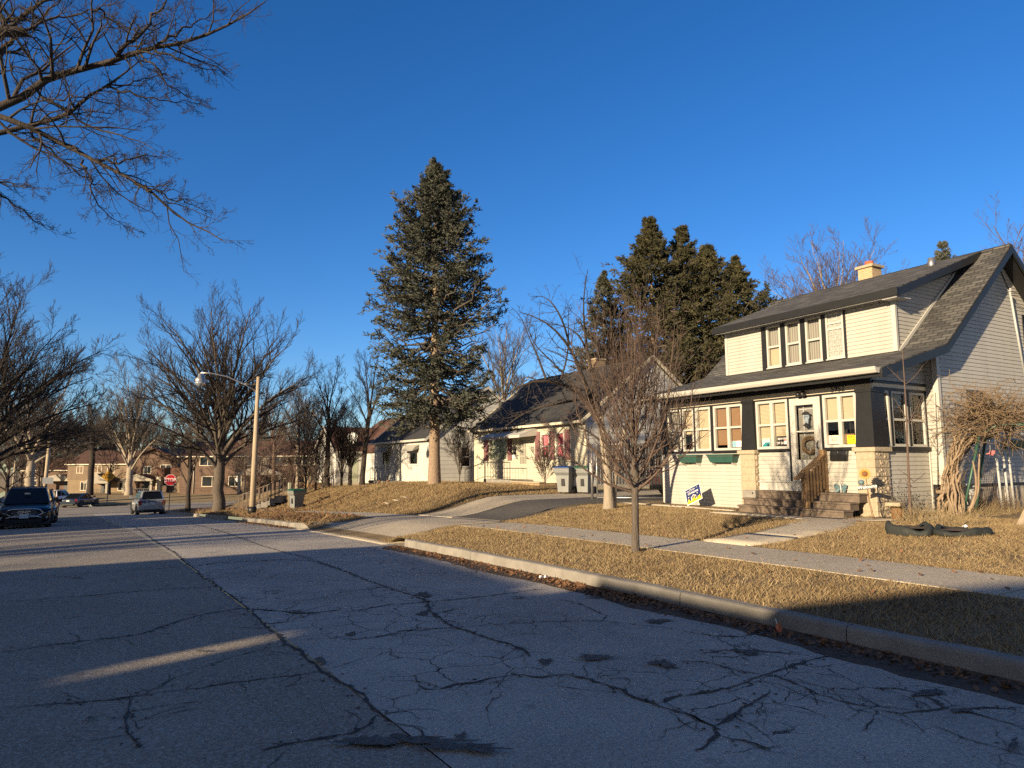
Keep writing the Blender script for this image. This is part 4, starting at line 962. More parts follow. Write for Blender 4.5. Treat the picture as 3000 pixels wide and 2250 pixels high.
def planter(label, u, z, w_, fr=FF, out=.02):
    p_ = mount(thing('window_box', label, 'planter'), fr, u, z, out)
    b = MB(); hw = w_ / 2
    V = [(-.01, -hw * .84, -.20), (-.01, hw * .84, -.20), (-.20, hw * .80, -.20), (-.20, -hw * .80, -.20), (-.01, -hw, .02), (-.01, hw, .02), (-.26, hw, .02), (-.26, -hw, .02)]
    b.add(V, [(0, 1, 2, 3), (0, 4, 5, 1), (1, 5, 6, 2), (2, 6, 7, 3), (3, 7, 4, 0)]); b.build('trough', M['green_p'], p_)
    b = MB(); b.box((-.27, -hw - .01, .0), (-.255, hw + .01, .03)); b.box((-.255, -hw - .012, .0), (-.01, -hw, .03)); b.box((-.255, hw, .0), (-.01, hw + .012, .03)); b.build('rim', M['green_p'], p_)
    b = MB(); b.box((-.25, -hw + .01, -.03), (-.02, hw - .01, -.01)); b.build('soil', M['soil'], p_)
    b = MB()
    for t in (-hw * .75, hw * .75): b.prism([(-.005, t, -.14), (-.16, t, -.21), (-.15, t, -.24), (-.005, t, -.30)], (0, .03, 0))
    b.build('bracket', M['white'], p_); return p_
planter('green plastic window box under the bamboo blind window', 4.47, 1.88, 1.0)
planter('green plastic window box behind the small street tree, near the red car', 5.75, 1.88, .8)
blk = mount(thing('concrete_block', 'small grey concrete block perched on the end of the wooden steps', 'block'), FF, 3.16, .86, .55, R(8))
b = MB(); b.box((-.10, -.19, -.10), (.10, .19, .10)); b.build('body', M['concrete'], blk, .015)
b = MB(); b.lathe((-.101, -.11, .02), [(.025, 0), (.024, -.003)], 10, 'x'); b.build('hollow', M['ink'], blk)
# wreath and door ornament
wr = mount(thing('wreath', 'dried grapevine wreath hung in the lower pane of the front door', 'wreath'), FF, 1.78, 2.10, -.05)
b = MB(); r_ = np.random.RandomState(4)
for k in range(26):
    a = np.linspace(0, 2 * np.pi, 26); ph = r_.uniform(0, 6.28); rr = .185 + r_.normal(0, .02) + .02 * np.sin(3 * a + ph); xx = r_.normal(0, .012) + .012 * np.sin(2 * a + ph)
    b.tube(np.stack([xx, rr * np.cos(a), rr * np.sin(a)], 1), .006, 4, False)
b.build('ring', M['twig'], wr)
b = MB()
for k in range(20): a = r_.uniform(0, 6.28); b.lathe((-.03, .19 * math.cos(a), .19 * math.sin(a)), [(.004, .02), (.016, 0), (.004, -.02)], 5)
b.build('cones', M['brown'], wr)
orn = mount(thing('door_ornament', 'dark blue snowman shaped ornament in the upper pane of the front door', 'ornament'), FF, 1.80, 2.80, -.04)
b = MB(); b.lathe((0, 0, 0), [(.075, 0), (.085, -.02)], 14, 'x'); b.prism([(-.01, -.06, -.05), (-.01, .06, -.05), (-.01, .04, -.22), (-.01, -.04, -.22)], (-.015, 0, 0)); b.build('body', mat('pale_blue_ornament', (.22, .27, .33), .6, var=.3, scale=20), orn)
b = MB(); b.prism([(-.03, -.12, .06), (-.03, .12, .06), (-.03, .09, .12), (-.03, 0, .15), (-.03, -.09, .12)], (-.012, 0, 0)); b.build('hat', M['ink'], orn); b = MB(); b.prism([(-.03, -.10, -.20), (-.03, 0, -.14), (-.03, .10, -.20), (-.03, 0, -.27)], (-.012, 0, 0)); b.build('scarf', M['ink'], orn)
b = MB()
for t in (-.03, .03): b.lathe((-.034, t, .01), [(.012, 0), (.01, -.006)], 8, 'x')
b.build('eyes', M['ink'], orn)

# cards and stickers in the porch windows (flat things, just inside the glass)
def card(name, label, u, z, w_, h_, m, out=-.055, cat='sign'):
    c = mount(thing(name, label, cat), FF, u, z, out)
    b = MB(); b.box((-.003, -w_ / 2, -h_ / 2), (.003, w_ / 2, h_ / 2)); b.build('panel', M[m], c); return c
RT = (R(90), 0, R(-90))
c = card('window_card', 'cream hand written card in the window right of the door', 1.07, 2.21, .30, .21, 'paper')
text(c, 'Please use\nside door.\nThank you!', .042, (-.005, 0, .01), RT, M['ink_b'])
c = card('window_card', 'yellow smile camera warning card beside the corner pillar', .62, 2.20, .22, .20, 'yellow')
text(c, 'SMILE!', .062, (-.005, 0, .058), RT, M['ink']); text(c, '\u263a UR', .06, (-.005, 0, -.005), RT, M['ink']); text(c, 'on camera', .036, (-.005, 0, -.065), RT, M['ink'])
c = card('window_card', 'brown cardboard tag behind the yellow camera warning card', .69, 2.22, .26, .23, 'wood_v', -.075)
c = card('window_card', 'white and teal neighbourhood watch poster in the window left of the door', 3.10, 2.19, .26, .23, 'sign_w')
text(c, 'NEIGHBORHOOD', .030, (-.005, 0, .085), RT, M['ink']); text(c, 'CRIME WATCH', .034, (-.005, 0, .045), RT, M['ink'])
b = MB(); b.prism([(-.004, .12, -.10), (-.004, -.12, -.10), (-.004, -.12, .02), (-.004, .02, .02), (-.004, .12, -.06)], (-.002, 0, 0)); b.build('artwork', M['teal'], c)
b = MB(); b.lathe((-.006, -.06, -.06), [(.035, 0), (.034, -.002)], 16, 'x'); b.build('eye_mark', M['ink'], c)
c = card('window_card', 'black beware of dog sign in the window left of the door', 2.58, 2.22, .34, .26, 'ink')
text(c, 'BEWARE', .075, (-.005, .0, .06), RT, M['sign_w'], bold=.001); text(c, 'OF DOG', .085, (-.005, .02, -.05), RT, M['sign_w'], bold=.001)
c = card('window_card', 'small red and white sticker overlapping the beware of dog sign', 2.47, 2.2, .10, .12, 'sign_w', -.045)
b = MB(); b.box((-.005, -.05, .03), (-.0035, .05, .06)); b.build('band', M['stop_red'], c)
c = card('window_card', 'white card with blue patterned square below the bamboo blind', 4.07, 2.19, .40, .17, 'sign_w')
b = MB(); b.box((-.006, .05, -.08), (-.004, .195, .08)); b.build('square', mat('blue_print', (.10, .30, .42), .7, color2=(.35, .52, .60), scale=60), c)
# little porch ornaments
bf = mount(thing('butterfly_ornament', 'blue grey metal butterfly standing on the steps against the white wall', 'ornament'), FF, .88, .952, .05)
b = MB()
for sx in (-1, 1):
    b.prism([(-.02, sx * .015, .10), (-.05, sx * .10, .21), (-.05, sx * .17, .18), (-.05, sx * .16, .10), (-.03, sx * .02, .09)], (-.008, 0, 0))
    b.prism([(-.02, sx * .015, .09), (-.05, sx * .15, .09), (-.05, sx * .12, .0), (-.04, sx * .05, .02)], (-.008, 0, 0))
b.build('wing', M['blue_grey'], bf)
b = MB(); b.tube([(-.03, 0, .0), (-.04, 0, .12), (-.04, 0, .2)], [.012, .016, .008], 6); b.tube([(-.04, 0, .19), (-.05, .04, .25)], .004, 4); b.tube([(-.04, 0, .19), (-.05, -.04, .25)], .004, 4); b.build('body', M['sign_w'], bf)

# ---------------------------------------------------------------- neighbouring cottages
def gframe(s, t):
    """yard frame of the row of houses -> world"""
    c_, s_ = math.cos(RZ), math.sin(RZ)
    return 15.57 + c_ * s - s_ * t, 9.04 + s_ * s + c_ * t
def iron_rail(parent, pts, h, n=8, name='railing'):
    b = MB(); P = [np.array(p, float) for p in pts]
    for a_, c_ in zip(P[:-1], P[1:]):
        b.tube([a_ + (0, 0, h), c_ + (0, 0, h)], .02, 6); b.tube([a_ + (0, 0, .12), c_ + (0, 0, .12)], .012, 5)
        for i in range(n + 1):
            q = a_ + (c_ - a_) * i / n; b.tube([q, q + (0, 0, h)], .016 if i in (0, n) else .009, 5)
    return b.build(name, M['dkmetal'], parent)
def shutter(parent, t0, t1, z0, z1):
    b = MB(); FF.box(b, t0, t1, z0, z1, .02, .05)
    for i in range(int((z1 - z0 - .1) / .055)): z = z0 + .06 + i * .055; FF.box(b, t0 + .04, t1 - .04, z, z + .03, .05, .062)
    b.build('shutter', M['maroon'], parent)

# cream cottage with maroon shutters
x, y = gframe(2.63, 14.76)
HC = thing('house', 'cream cottage with black roof, maroon shutters and pink curtains behind the grey bins', 'house', (x, y, .45), RZ, lift=True)
Fs = Fr((0, 0, 0), (1, 0, 0), (0, -1, 0)); Fl = Fr((0, 10.48, 0), (1, 0, 0), (0, 1, 0))
b = MB()
siding(b, FF, [(0, .75), (10.48, .75), (10.48, 3.62), (0, 3.62)], [(4.80, .95, 5.66, 2.99), (6.79, 1.86, 8.79, 3.03), (2.86, 1.93, 3.58, 3.09), (1.64, 1.93, 2.31, 3.10)], .25, .016)
b.build('wall', M['siding_c'], HC)
b = MB(); siding(b, Fs, [(0, .75), (7.6, .75), (7.6, 3.6), (3.8, 6.5), (0, 3.6)], [], .25, .016); b.build('gable_wall', M['siding_w'], HC); b = MB(); siding(b, Fl, [(0, .75), (7.6, .75), (7.6, 3.6), (3.8, 6.5), (0, 3.6)], [], .25, .016)
b.build('gable_wall', M['siding_w'], HC)
b = MB(); b.prism([(.9, .9, .4), (6.7, .9, .4), (6.7, .9, 3.5), (3.8, .9, 5.8), (.9, .9, 3.5)], (0, 8.7, 0)); b.build('core', M['room'], HC)
b = MB(); b.box((-.02, -.02, .1), (7.62, 10.5, .75)); b.build('foundation', M['found'], HC)
b = MB()
band(b, (-.32, 3.50), (3.8, 6.62), -.15, 10.63, .08); band(b, (3.8, 6.62), (7.92, 3.50), -.15, 10.63, .08)
rfc = b.build('roof', M['shingle_b'], HC)
b = MB(); b.box((4.3, 4.9, 5.9), (4.9, 5.6, 7.15)); chc = b.build('chimney', M['brick_y'], rfc)
b = MB(); b.box((4.24, 4.84, 7.15), (4.96, 5.66, 7.23)); b.build('cap', M['block'], chc)
b = MB()
b.box((-.42, -.15, 3.42), (-.31, 10.63, 3.53))
for t in (-.18, 10.60): rake(b, (-.32, 3.58), (3.8, 6.70), t, .16, .05); rake(b, (3.8, 6.70), (7.92, 3.58), t, .16, .05)
b.box((-.03, 10.40, .75), (.06, 10.52, 3.5)); b.box((-.03, -.04, .75), (.06, .08, 3.5))
b.build('fascia', M['beige'], HC)
b = MB()
FF.box(b, 4.80, 4.92, .95, 2.99, -.03, .03); FF.box(b, 5.54, 5.66, .95, 2.99, -.03, .03); FF.box(b, 4.92, 5.54, .95, 1.68, -.03, .028); FF.box(b, 4.92, 5.54, 2.86, 2.99, -.03, .028)
for u in (5.09, 5.36): FF.box(b, u - .015, u + .015, 1.68, 2.86, -.02, .02)
for z in (2.06, 2.45): FF.box(b, 4.92, 5.54, z - .015, z + .015, -.02, .018)
dc = b.build('door', M['siding_c'], HC)
b = MB(); FF.box(b, 4.92, 5.54, 1.68, 2.86, -.02, -.01); b.build('pane', mat('grey_door_glass', (.24, .23, .20), .2), dc)
b = MB(); b.tube([(-.03, 5.30, 1.30), (-.045, 5.2, 1.40), (-.045, 5.32, 1.5), (-.04, 5.24, 1.2)], .012, 5); b.build('scroll', M['white'], dc)
window(HC, FF, 6.79, 8.79, 1.86, 3.03, (), (), .07, 'siding_c', behind=[mk(0, 1, 0, 1, 'pale_shade', 'roller_shade')])
window(HC, FF, 2.86, 3.58, 1.93, 3.09, (), (2.50,), .06, 'white', behind=[mk(0, 1, 0, 1, 'pink', 'curtain')])
window(HC, FF, 1.64, 2.31, 1.93, 3.10, (), (2.50,), .06, 'white', behind=[mk(0, 1, 0, 1, 'pink', 'curtain')])
for t0, t1 in ((8.87, 9.36), (6.35, 6.74), (3.66, 4.08), (2.42, 2.80), (1.18, 1.58)): shutter(HC, t0, t1, 1.85, 3.2)
window(HC, Fs, 1.6, 2.3, 1.9, 2.9, (), (2.4,), .06, 'white', behind=[mk(0, 1, 0, 1, 'maroon', 'curtain')])
b = MB()
b.prism([(-.02, 3.9, 3.40), (-.02, 8.0, 3.40), (-1.0, 8.0, 3.02), (-1.0, 3.9, 3.02)], (0, 0, .03))
b.prism([(-1.0, 3.9, 3.05), (-1.0, 8.0, 3.05), (-1.02, 8.0, 2.92), (-1.02, 3.9, 2.92)], (-.02, 0, 0))
for t in (3.9, 8.0): b.prism([(-.02, t, 3.40), (-1.0, t, 3.04), (-1.0, t, 2.93), (-.02, t, 3.03)], (0, .02, 0))
b.build('awning', M['white'], HC)
b = MB(); b.box((-1.25, 4.3, .4), (0, 7.1, .93)); b.box((-1.6, 5.0, .4), (-1.24, 8.3, .72)); b.box((-1.95, 5.6, .35), (-1.59, 8.6, .58)); stc = b.build('stoop', M['concrete'], HC, .01)
iron_rail(stc, [(-1.2, 4.5, .93), (-1.2, 7.0, .93)], .82, 9); iron_rail(stc, [(-1.25, 7.0, .93), (-1.9, 7.9, .55)], .85, 3)
lt2 = MB(); lt2.lathe((-.07, 5.98, 2.28), [(.03, .14), (.07, .10), (.08, -.10), (.03, -.14)], 10); lt2.build('porch_lamp', M['dkmetal'], HC)
b = MB(); b.box((-.12, 5.82, 1.95), (-.04, 6.12, 2.13)); b.build('letter_box', M['sign_w'], HC)
gw = thing('garden_wall', 'low tan stone planter wall in front of the cream cottage, beside the bins', 'wall', (*gframe(1.4, 16.6), .40), RZ)
b = MB(); b.box((0, 0, 0), (.3, 2.5, .42)); b.box((.3, 0, 0), (1.1, .25, .42)); b.build('wall', M['stonewall'], gw)
b = MB(); b.box((-.03, -.03, .42), (.33, 2.53, .48)); b.build('coping', M['block'], gw, .01)

# white cottage behind the spruce
x, y = gframe(1.8, 29.8)
HB = thing('house', 'white cottage with dark roof and iron railed stoop behind the tall spruce', 'house', (x, y, .30), RZ, lift=True)
Fs = Fr((0, 0, 0), (1, 0, 0), (0, -1, 0)); Fl = Fr((0, 10.0, 0), (1, 0, 0), (0, 1, 0))
b = MB()
siding(b, FF, [(0, .62), (10, .62), (10, 3.3), (0, 3.3)], [(4.4, .8, 5.56, 2.80), (6.72, 1.62, 8.26, 2.62), (1.73, 1.66, 3.21, 2.52)], .26, .012)
siding(b, Fs, [(0, .62), (8, .62), (8, 3.3), (4.0, 6.5), (0, 3.3)], [(2.1, 1.5, 2.85, 2.80)], .26, .016)
siding(b, Fl, [(0, .62), (8, .62), (8, 3.3), (4.0, 6.5), (0, 3.3)], [], .26, .016)
b.build('wall', M['siding_w'], HB)
b = MB(); b.prism([(.9, .9, .3), (7.1, .9, .3), (7.1, .9, 3.2), (4.0, .9, 5.7), (.9, .9, 3.2)], (0, 8.2, 0)); b.build('core', M['room'], HB)
b = MB(); b.box((-.02, -.02, -.6), (8.02, 10.02, .62)); b.build('foundation', M['found'], HB)
b = MB(); band(b, (-.3, 3.22), (4.0, 6.62), -.2, 10.2, .08); band(b, (4.0, 6.62), (8.3, 3.22), -.2, 10.2, .08); b.build('roof', M['shingle_b'], HB)
b = MB()
for t in (-.23, 10.18): rake(b, (-.3, 3.30), (4.0, 6.70), t, .18, .05); rake(b, (4.0, 6.70), (8.3, 3.30), t, .18, .05)
b.box((-.38, -.2, 3.12), (-.29, 10.2, 3.25)); b.build('fascia', M['white'], HB)
window(HB, FF, 6.72, 8.26, 1.62, 2.62, (), (), .07, 'siding_w', behind=[mk(0, .12, 0, 1, 'curtain', 'curtain'), mk(.85, 1, 0, 1, 'curtain', 'curtain')])
window(HB, FF, 1.73, 3.21, 1.66, 2.52, (), (), .07, 'siding_w', behind=[mk(0, .12, 0, 1, 'curtain', 'curtain')])
window(HB, Fs, 2.1, 2.85, 1.5, 2.80, (), (2.15,), .07, 'white', behind=[mk(0, 1, .3, 1, 'bamboo')])
b = MB()
for t0, t1 in ((6.5, 8.6), (1.5, 3.45)):
    for i in range(4): b.prism([(-.02, t0, 2.92 - i * .07), (-.02, t1, 2.92 - i * .07), (-.35 - i * .05, t1, 2.75 - i * .07), (-.35 - i * .05, t0, 2.75 - i * .07)], (0, 0, .02))
b.build('awning', M['white'], HB)
b = MB()
FF.box(b, 4.4, 4.56, .8, 2.80, -.03, .03); FF.box(b, 5.40, 5.56, .8, 2.80, -.03, .03); FF.box(b, 4.56, 5.40, 2.64, 2.80, -.03, .028); FF.box(b, 4.56, 5.40, .8, .94, -.03, .028)
FF.box(b, 4.56, 5.40, 1.68, 1.84, -.03, .028)
for u in (4.77, 4.98, 5.19): FF.box(b, u - .018, u + .018, .94, 2.64, -.03, .02)
db = b.build('door', M['white'], HB)
b = MB(); FF.box(b, 4.56, 5.40, .94, 2.64, -.03, -.015); b.build('pane', mat('grey_green_door_glass', (.20, .22, .21), .25), db)
b = MB(); b.box((-1.2, 4.0, -.2), (0, 7.6, .62)); b.box((-1.3, 7.6, -.3), (-.1, 8.5, .40)); b.box((-1.4, 8.5, -.4), (-.2, 9.4, .18)); sb_ = b.build('stoop', M['concrete'], HB, .01)
iron_rail(sb_, [(-1.15, 4.1, .62), (-1.15, 7.5, .62)], .85, 7)
for k, t in enumerate((3.0, 4.6, 6.6, 8.4)):
    xx, yy = gframe(.3, 29.8 + t); zz = float(ground(xx, yy))
    sl = thing('garden_light', 'small brown garden stake lamp in front of the white cottage', 'light', (xx, yy, zz), RZ, 'stake lamps in front of the white cottage')
    b = MB(); b.tube([(0, 0, 0), (0, 0, .28)], .02, 6); b.build('stake', M['brown'], sl)
    b = MB(); b.lathe((0, 0, .26), [(.06, 0), (.10, .04), (.09, .09), (.03, .14)], 10); b.build('lamp_head', M['brown'], sl)

# gabled white house with brown roof at the corner
x, y = gframe(.5, 45.2)
HA = thing('house', 'small white gabled house with red brown roof and satellite dish, behind the thicket', 'house', (x, y, -.15), RZ, lift=True)
Fs = Fr((0, 0, 0), (1, 0, 0), (0, -1, 0))
b = MB()
siding(b, FF, [(0, .30), (6, .30), (6, 2.85), (3.0, 4.75), (0, 2.85)], [(.9, 1.35, 1.9, 2.4)], .2, .012)
siding(b, Fs, [(0, .30), (2.3, .30), (2.3, 2.85), (0, 2.85)], [(1.15, .35, 1.75, 2.3)], .2, .012)
siding(b, Fr((2.3, 0, 0), (0, 1, 0), (-1, 0, 0)), [(-3.6, .30), (0, .30), (0, 2.85), (-3.6, 2.85)], [], .2, .012)
siding(b, Fr((2.3, -3.6, 0), (1, 0, 0), (0, -1, 0)), [(0, .30), (7, .30), (7, 2.85), (3.5, 5.6), (0, 2.85)], [], .2, .012)
b.build('wall', M['siding_w'], HA)
b = MB(); b.prism([(.7, .1, -.2), (.7, 5.9, -.2), (.7, 5.9, 2.7), (.7, 3.0, 4.5), (.7, .1, 2.7)], (4, 0, 0)); b.prism([(2.34, -3.56, -.2), (9.2, -3.56, -.2), (9.2, -3.56, 2.8), (5.8, -3.56, 5.5), (2.34, -3.56, 2.8)], (0, 9.5, 0)); b.build('core', M['room'], HA)
b = MB(); b.box((-.02, -.02, -1.2), (2.3, 6.02, .30)); b.box((2.28, -3.62, -1.2), (9.3, 6.0, .30)); b.build('foundation', M['found'], HA)
b = MB()
slab(b, [(-.25, -.3, 2.72), (5.4, -.3, 2.72), (5.4, 3.0, 4.86), (-.25, 3.0, 4.86)], .08); slab(b, [(-.25, 6.3, 2.72), (5.4, 6.3, 2.72), (5.4, 3.0, 4.86), (-.25, 3.0, 4.86)], .08)
band(b, (2.0, 2.72), (5.8, 5.72), -3.85, 6.4, .08); band(b, (5.8, 5.72), (9.6, 2.72), -3.85, 6.4, .08)
b.build('roof', M['shingle_br'], HA)
b = MB()
for (t0, z0, t1, z1) in ((-.3, 2.80, 3.0, 4.94), (6.3, 2.80, 3.0, 4.94)): b.prism([(-.28, t0, z0), (-.28, t1, z1), (-.28, t1, z1 - .2), (-.28, t0, z0 - .2)], (.05, 0, 0))
rake(b, (2.0, 2.80), (5.8, 5.80), -3.88, .2, .05); b.box((-.2, -.36, 2.62), (2.2, -.29, 2.75)); b.build('fascia', M['white'], HA)
window(HA, FF, .9, 1.9, 1.35, 2.4, (1.4,), (), .07, 'white', behind=[mk(0, 1, .5, 1, 'curtain', 'curtain')])
b = MB(); Fs.box(b, 1.15, 1.75, .35, 2.3, -.03, .03); b.build('door', M['pale_shade'], HA)
b = MB(); b.box((-1.6, 1.0, -.3), (-.02, 3.6, .25))
dk_ = b.build('deck', M['wood_v'], HA)
b = MB()
for i in range(14): b.box((-1.58, 1.02 + i * .19, .25), (-1.55, 1.10 + i * .19, 1.1))
b.box((-1.6, 1.0, 1.1), (-1.52, 3.6, 1.16)); b.build('railing', M['plank'], dk_)
dish = thing('satellite_dish', 'white round satellite dish on the red brown roof of the corner house', 'satellite dish', (*gframe(1.9, 45.7), 3.35), RZ)
b = MB(); Nn = Vector((-.6, -.75, .35)).normalized(); q_ = Nn.to_track_quat('Z', 'Y')
prof_ = [(.02, 0), (.22, .02), (.40, .07), (.50, .12)]; V = []
for r1, z1 in prof_:
    for k in range(18): v = q_ @ Vector((r1 * math.cos(k * math.pi / 9), r1 * math.sin(k * math.pi / 9), z1)); V.append((v.x, v.y - .1, v.z + .45))
b.add(V, [(i * 18 + k, i * 18 + (k + 1) % 18, (i + 1) * 18 + (k + 1) % 18, (i + 1) * 18 + k) for i in range(3) for k in range(18)], True); b.build('reflector', M['sign_w'], dish)
b = MB(); b.tube([(.1, 0, -.1), (.05, 0, .3), (0, -.08, .44)], .025, 6); b.tube([(0, -.1, .35), (-.25, -.42, .5)], .015, 5); b.build('mast', M['metal'], dish)

# brick row houses beyond the junction (local x to the right, y away from the camera)
HH = R(32.4)
def brow(u, D): return (u * math.cos(HH) + D * math.sin(HH), -u * math.sin(HH) + D * math.cos(HH))
FB = Fr((0, 0, 0), (1, 0, 0), (0, -1, 0)); FBl = Fr((0, 0, 0), (0, 1, 0), (-1, 0, 0))
def brickhouse(label, u0, u1, D, dep, zb, ze, zr, wm, wins, name='brick_house', gable=False, pw=None):
    x, y = brow(u0, D); h = thing(name, label, 'house', (x, y, zb), -HH); W = u1 - u0; E_ = ze - zb; Rg = zr - zb
    b = MB()
    if gable: b.prism([(0, 0, -.8), (W, 0, -.8), (W, 0, E_), (W / 2, 0, Rg), (0, 0, E_)], (0, dep, 0))
    else: b.prism([(0, 0, -.8), (0, 0, E_), (0, dep / 2, Rg), (0, dep, E_), (0, dep, -.8)], (W, 0, 0))
    b.build('wall', M[wm], h)
    b = MB(); k = .35
    if gable:
        slab(b, [(-k, -k, E_ - .1), (-k, dep, E_ - .1), (W / 2, dep, Rg + .14), (W / 2, -k, Rg + .14)], .12); slab(b, [(W + k, -k, E_ - .1), (W + k, dep, E_ - .1), (W / 2, dep, Rg + .14), (W / 2, -k, Rg + .14)], .12)
    else:
        slab(b, [(-k, -k, E_ - .05), (W + k, -k, E_ - .05), (W + k, dep / 2, Rg + .14), (-k, dep / 2, Rg + .14)], .12); slab(b, [(-k, dep + k, E_ - .05), (W + k, dep + k, E_ - .05), (W + k, dep / 2, Rg + .14), (-k, dep / 2, Rg + .14)], .12)
    rr = b.build('roof', M['shingle_br'], h)
    if not gable:
        b = MB(); b.box((-k, -k - .1, E_ - .18), (W + k, -k, E_ - .04)); b.build('gutter', M['beige'], rr)
    for (a_, c_, z0, z1) in wins:
        window(h, FB, a_ - u0, c_ - u0, z0 - zb, z1 - zb, ((a_ + c_) / 2 - u0,), (), .07, 'beige', depth=(.0, .06), glass='glass_d', name='window', bm=.03, sill=False)
    return h
def porch(h, x0, x1, zt, zp, dep=2.2, rail=True, gm='brick'):
    b = MB()
    b.prism([(x0 - .3, -dep - .2, zt), (x1 + .3, -dep - .2, zt), ((x0 + x1) / 2, -dep - .2, zp)], (0, dep + .2, 0)); pr = b.build('porch_roof', M['shingle_br'], h)
    b = MB(); b.prism([(x0 - .3, -dep - .26, zt - .14), (x1 + .3, -dep - .26, zt - .14), (x1 + .3, -dep - .26, zt + .03), ((x0 + x1) / 2, -dep - .26, zp + .05), (x0 - .3, -dep - .26, zt + .03)], (0, .06, 0)); b.build('pediment', M['porch_trim'], h)
    for xx in (x0, x1 - .3):
        b = MB(); b.box((xx, -dep, -.3), (xx + .3, -dep + .3, zt)); b.build('porch_post', M['porch_trim'], h)
    b = MB(); b.box((x0, -dep, -.3), (x1, 0, .12)); b.build('porch_floor', M['concrete'], h)
    if rail:
        b = MB(); n = int((x1 - x0 - .6) / .28)
        for i in range(n + 1): b.box((x0 + .35 + i * .28, -dep + .1, .12), (x0 + .39 + i * .28, -dep + .14, .95))
        b.box((x0 + .3, -dep + .09, .95), (x1 - .3, -dep + .15, 1.02)); b.build('porch_rail', M['dkmetal'], h)
    b = MB(); m_ = (x0 + x1) / 2; b.box((m_ - .5, -.05, .12), (m_ + .5, .0, 2.2)); b.build('door', M['dkmetal'], h)

hE = brickhouse('long two storey red brown brick row house across the junction behind the big street tree', -45.0, -24.5, 95, 8.5, -2.0, 3.05, 5.0, 'brick', [(-42.4, -40.2, 1.7, 2.9), (-36.1, -34.0, 1.7, 2.9), (-42.0, -39.2, -1.1, .3), (-38.4, -36.6, -1.1, .3), (-32.5, -30.5, 1.7, 2.9), (-29.5, -27.5, 1.7, 2.9)])
porch(hE, 9.0, 14.6, 2.6, 3.8, 3.0)
b = MB(); b.box((11, -.04, 3.7), (12.1, .02, 4.9)); b.box((18, -.04, 3.7), (19.1, .02, 4.9)); b.build('wall_panel', M['beige'], hE)
b = MB(); b.tube([(1.9, -.08, 0), (1.9, -.08, 4.9)], .05, 6); b.build('downspout', M['white'], hE)
b = MB(); b.box((6.4, 3.6, 5.6), (7.4, 4.5, 8.0)); b.build('chimney', M['brick'], hE)
b = MB(); b.lathe((8.0, -.12, 1.9), [(.42, 0), (.36, .06), (.02, .1)], 16, 'y'); b.build('dish', M['sign_w'], hE)
hF = brickhouse('two storey brown brick row house end with a front gable, left of the stop sign', -55.4, -48.6, 102, 9, -2.45, 2.9, 4.2, 'brick', [(-53.6, -52.5, .6, 1.7), (-51.2, -49.6, .7, 1.9)], gable=True)
porch(hF, .2, 4.3, 2.2, 3.0, 2.4); b = MB(); b.box((1.0, 2, 5.5), (1.8, 2.8, 7.1)); b.build('chimney', M['brick'], hF)
b = MB(); b.box((4.5, -1.6, 2.7), (8.2, 0, 3.9)); b.build('entry_roof', M['shingle_br'], hF)
for xx, mm in ((4.4, 'beige'), (7.4, 'brick_t')):
    b = MB(); b.box((xx, -1.5, -.5), (xx + .65, -.9, 2.7)); b.build('entry_column', M[mm], hF)
b = MB(); b.box((5.05, -1.3, .5), (7.4, -1.25, .6)); b.box((5.05, -1.3, 1.3), (7.4, -1.25, 1.38))
for i in range(10): b.box((5.2 + i * .22, -1.29, .5), (5.24 + i * .22, -1.26, 1.35))
b.build('entry_rail', M['dkmetal'], hF)
hG = brickhouse('sunlit yellow tan brick row house behind the amber diamond sign', -65.2, -55.8, 103, 9, -2.6, 2.1, 4.0, 'brick_y', [(-63.3, -62.2, -1.8, -.5), (-57.8, -56.5, -1.85, -.6), (-64.0, -63.0, .7, 1.8), (-61.5, -60.3, .7, 1.8), (-59.5, -58.4, .7, 1.8)])
porch(hG, 3.9, 7.0, 2.0, 3.3, 2.0); b = MB(); b.box((-.1, -.03, 2.4), (9.5, .03, 4.6)); b.build('upper_cladding', M['brick_t'], hG)
hI = brickhouse('low brick house with pale porch posts behind the parked cars on the left', -78.0, -66.0, 112, 9, -2.6, 1.2, 2.9, 'brick', [(-76.5, -75, -1.3, 0), (-70, -68.5, -1.3, 0)])
porch(hI, 3.6, 10.5, 2.2, 3.1, 2.2, False)

# ---------------------------------------------------------------- houses across the street, outside the frame, whose roofs shade it
def blockhouse(label, x0, x1, y0, y1, z, m='brick', name='flat_roofed_building'):
    g = float(ground(x1, (y0 + y1) / 2)); h = thing(name, label, 'building', (x0, y0, g)); W, L, Z = x1 - x0, y1 - y0, z - g
    b = MB(); b.box((0, 0, -.5), (W, L, Z - .25)); b.build('wall', M[m], h)
    b = MB(); b.box((-.05, -.05, Z - .25), (W + .05, L + .05, Z)); b.build('parapet', M['concrete'], h)
    Ff = Fr((W, 0, 0), (0, 1, 0), (1, 0, 0)); n = max(1, int(L // 2.6))
    for i in range(n):
        c_ = L * (i + .5) / n
        for z0 in ([.9] if Z < 4.6 else [.9, 3.2]): window(h, Ff, c_ - .5, c_ + .5, z0, z0 + 1.2, (), (z0 + .6,), .06, 'white', depth=(0, .05), glass='glass_d')
    return h
wa = blockhouse('flat roofed brick building across the street from the white clapboard house', -24, -15.5, 2.35, 8.6, 5.05)
b = MB(); b.box((8.2, -1.2, 4.22 - wa.location.z), (8.5, -.06, 5.0 - wa.location.z)); b.build('light_stop_beam', M['concrete'], wa)  # unseen beam added to cut off the strip of sunlight on the street
blockhouse('narrow flat roofed brick building across the street, nearest the camera', -17, -14.2, -1.3, 1.66, 5.0, 'brick_t')
blockhouse('deep rear brick building behind the flat roofed pair', -31, -26, -6, 3, 6.32, 'brick')
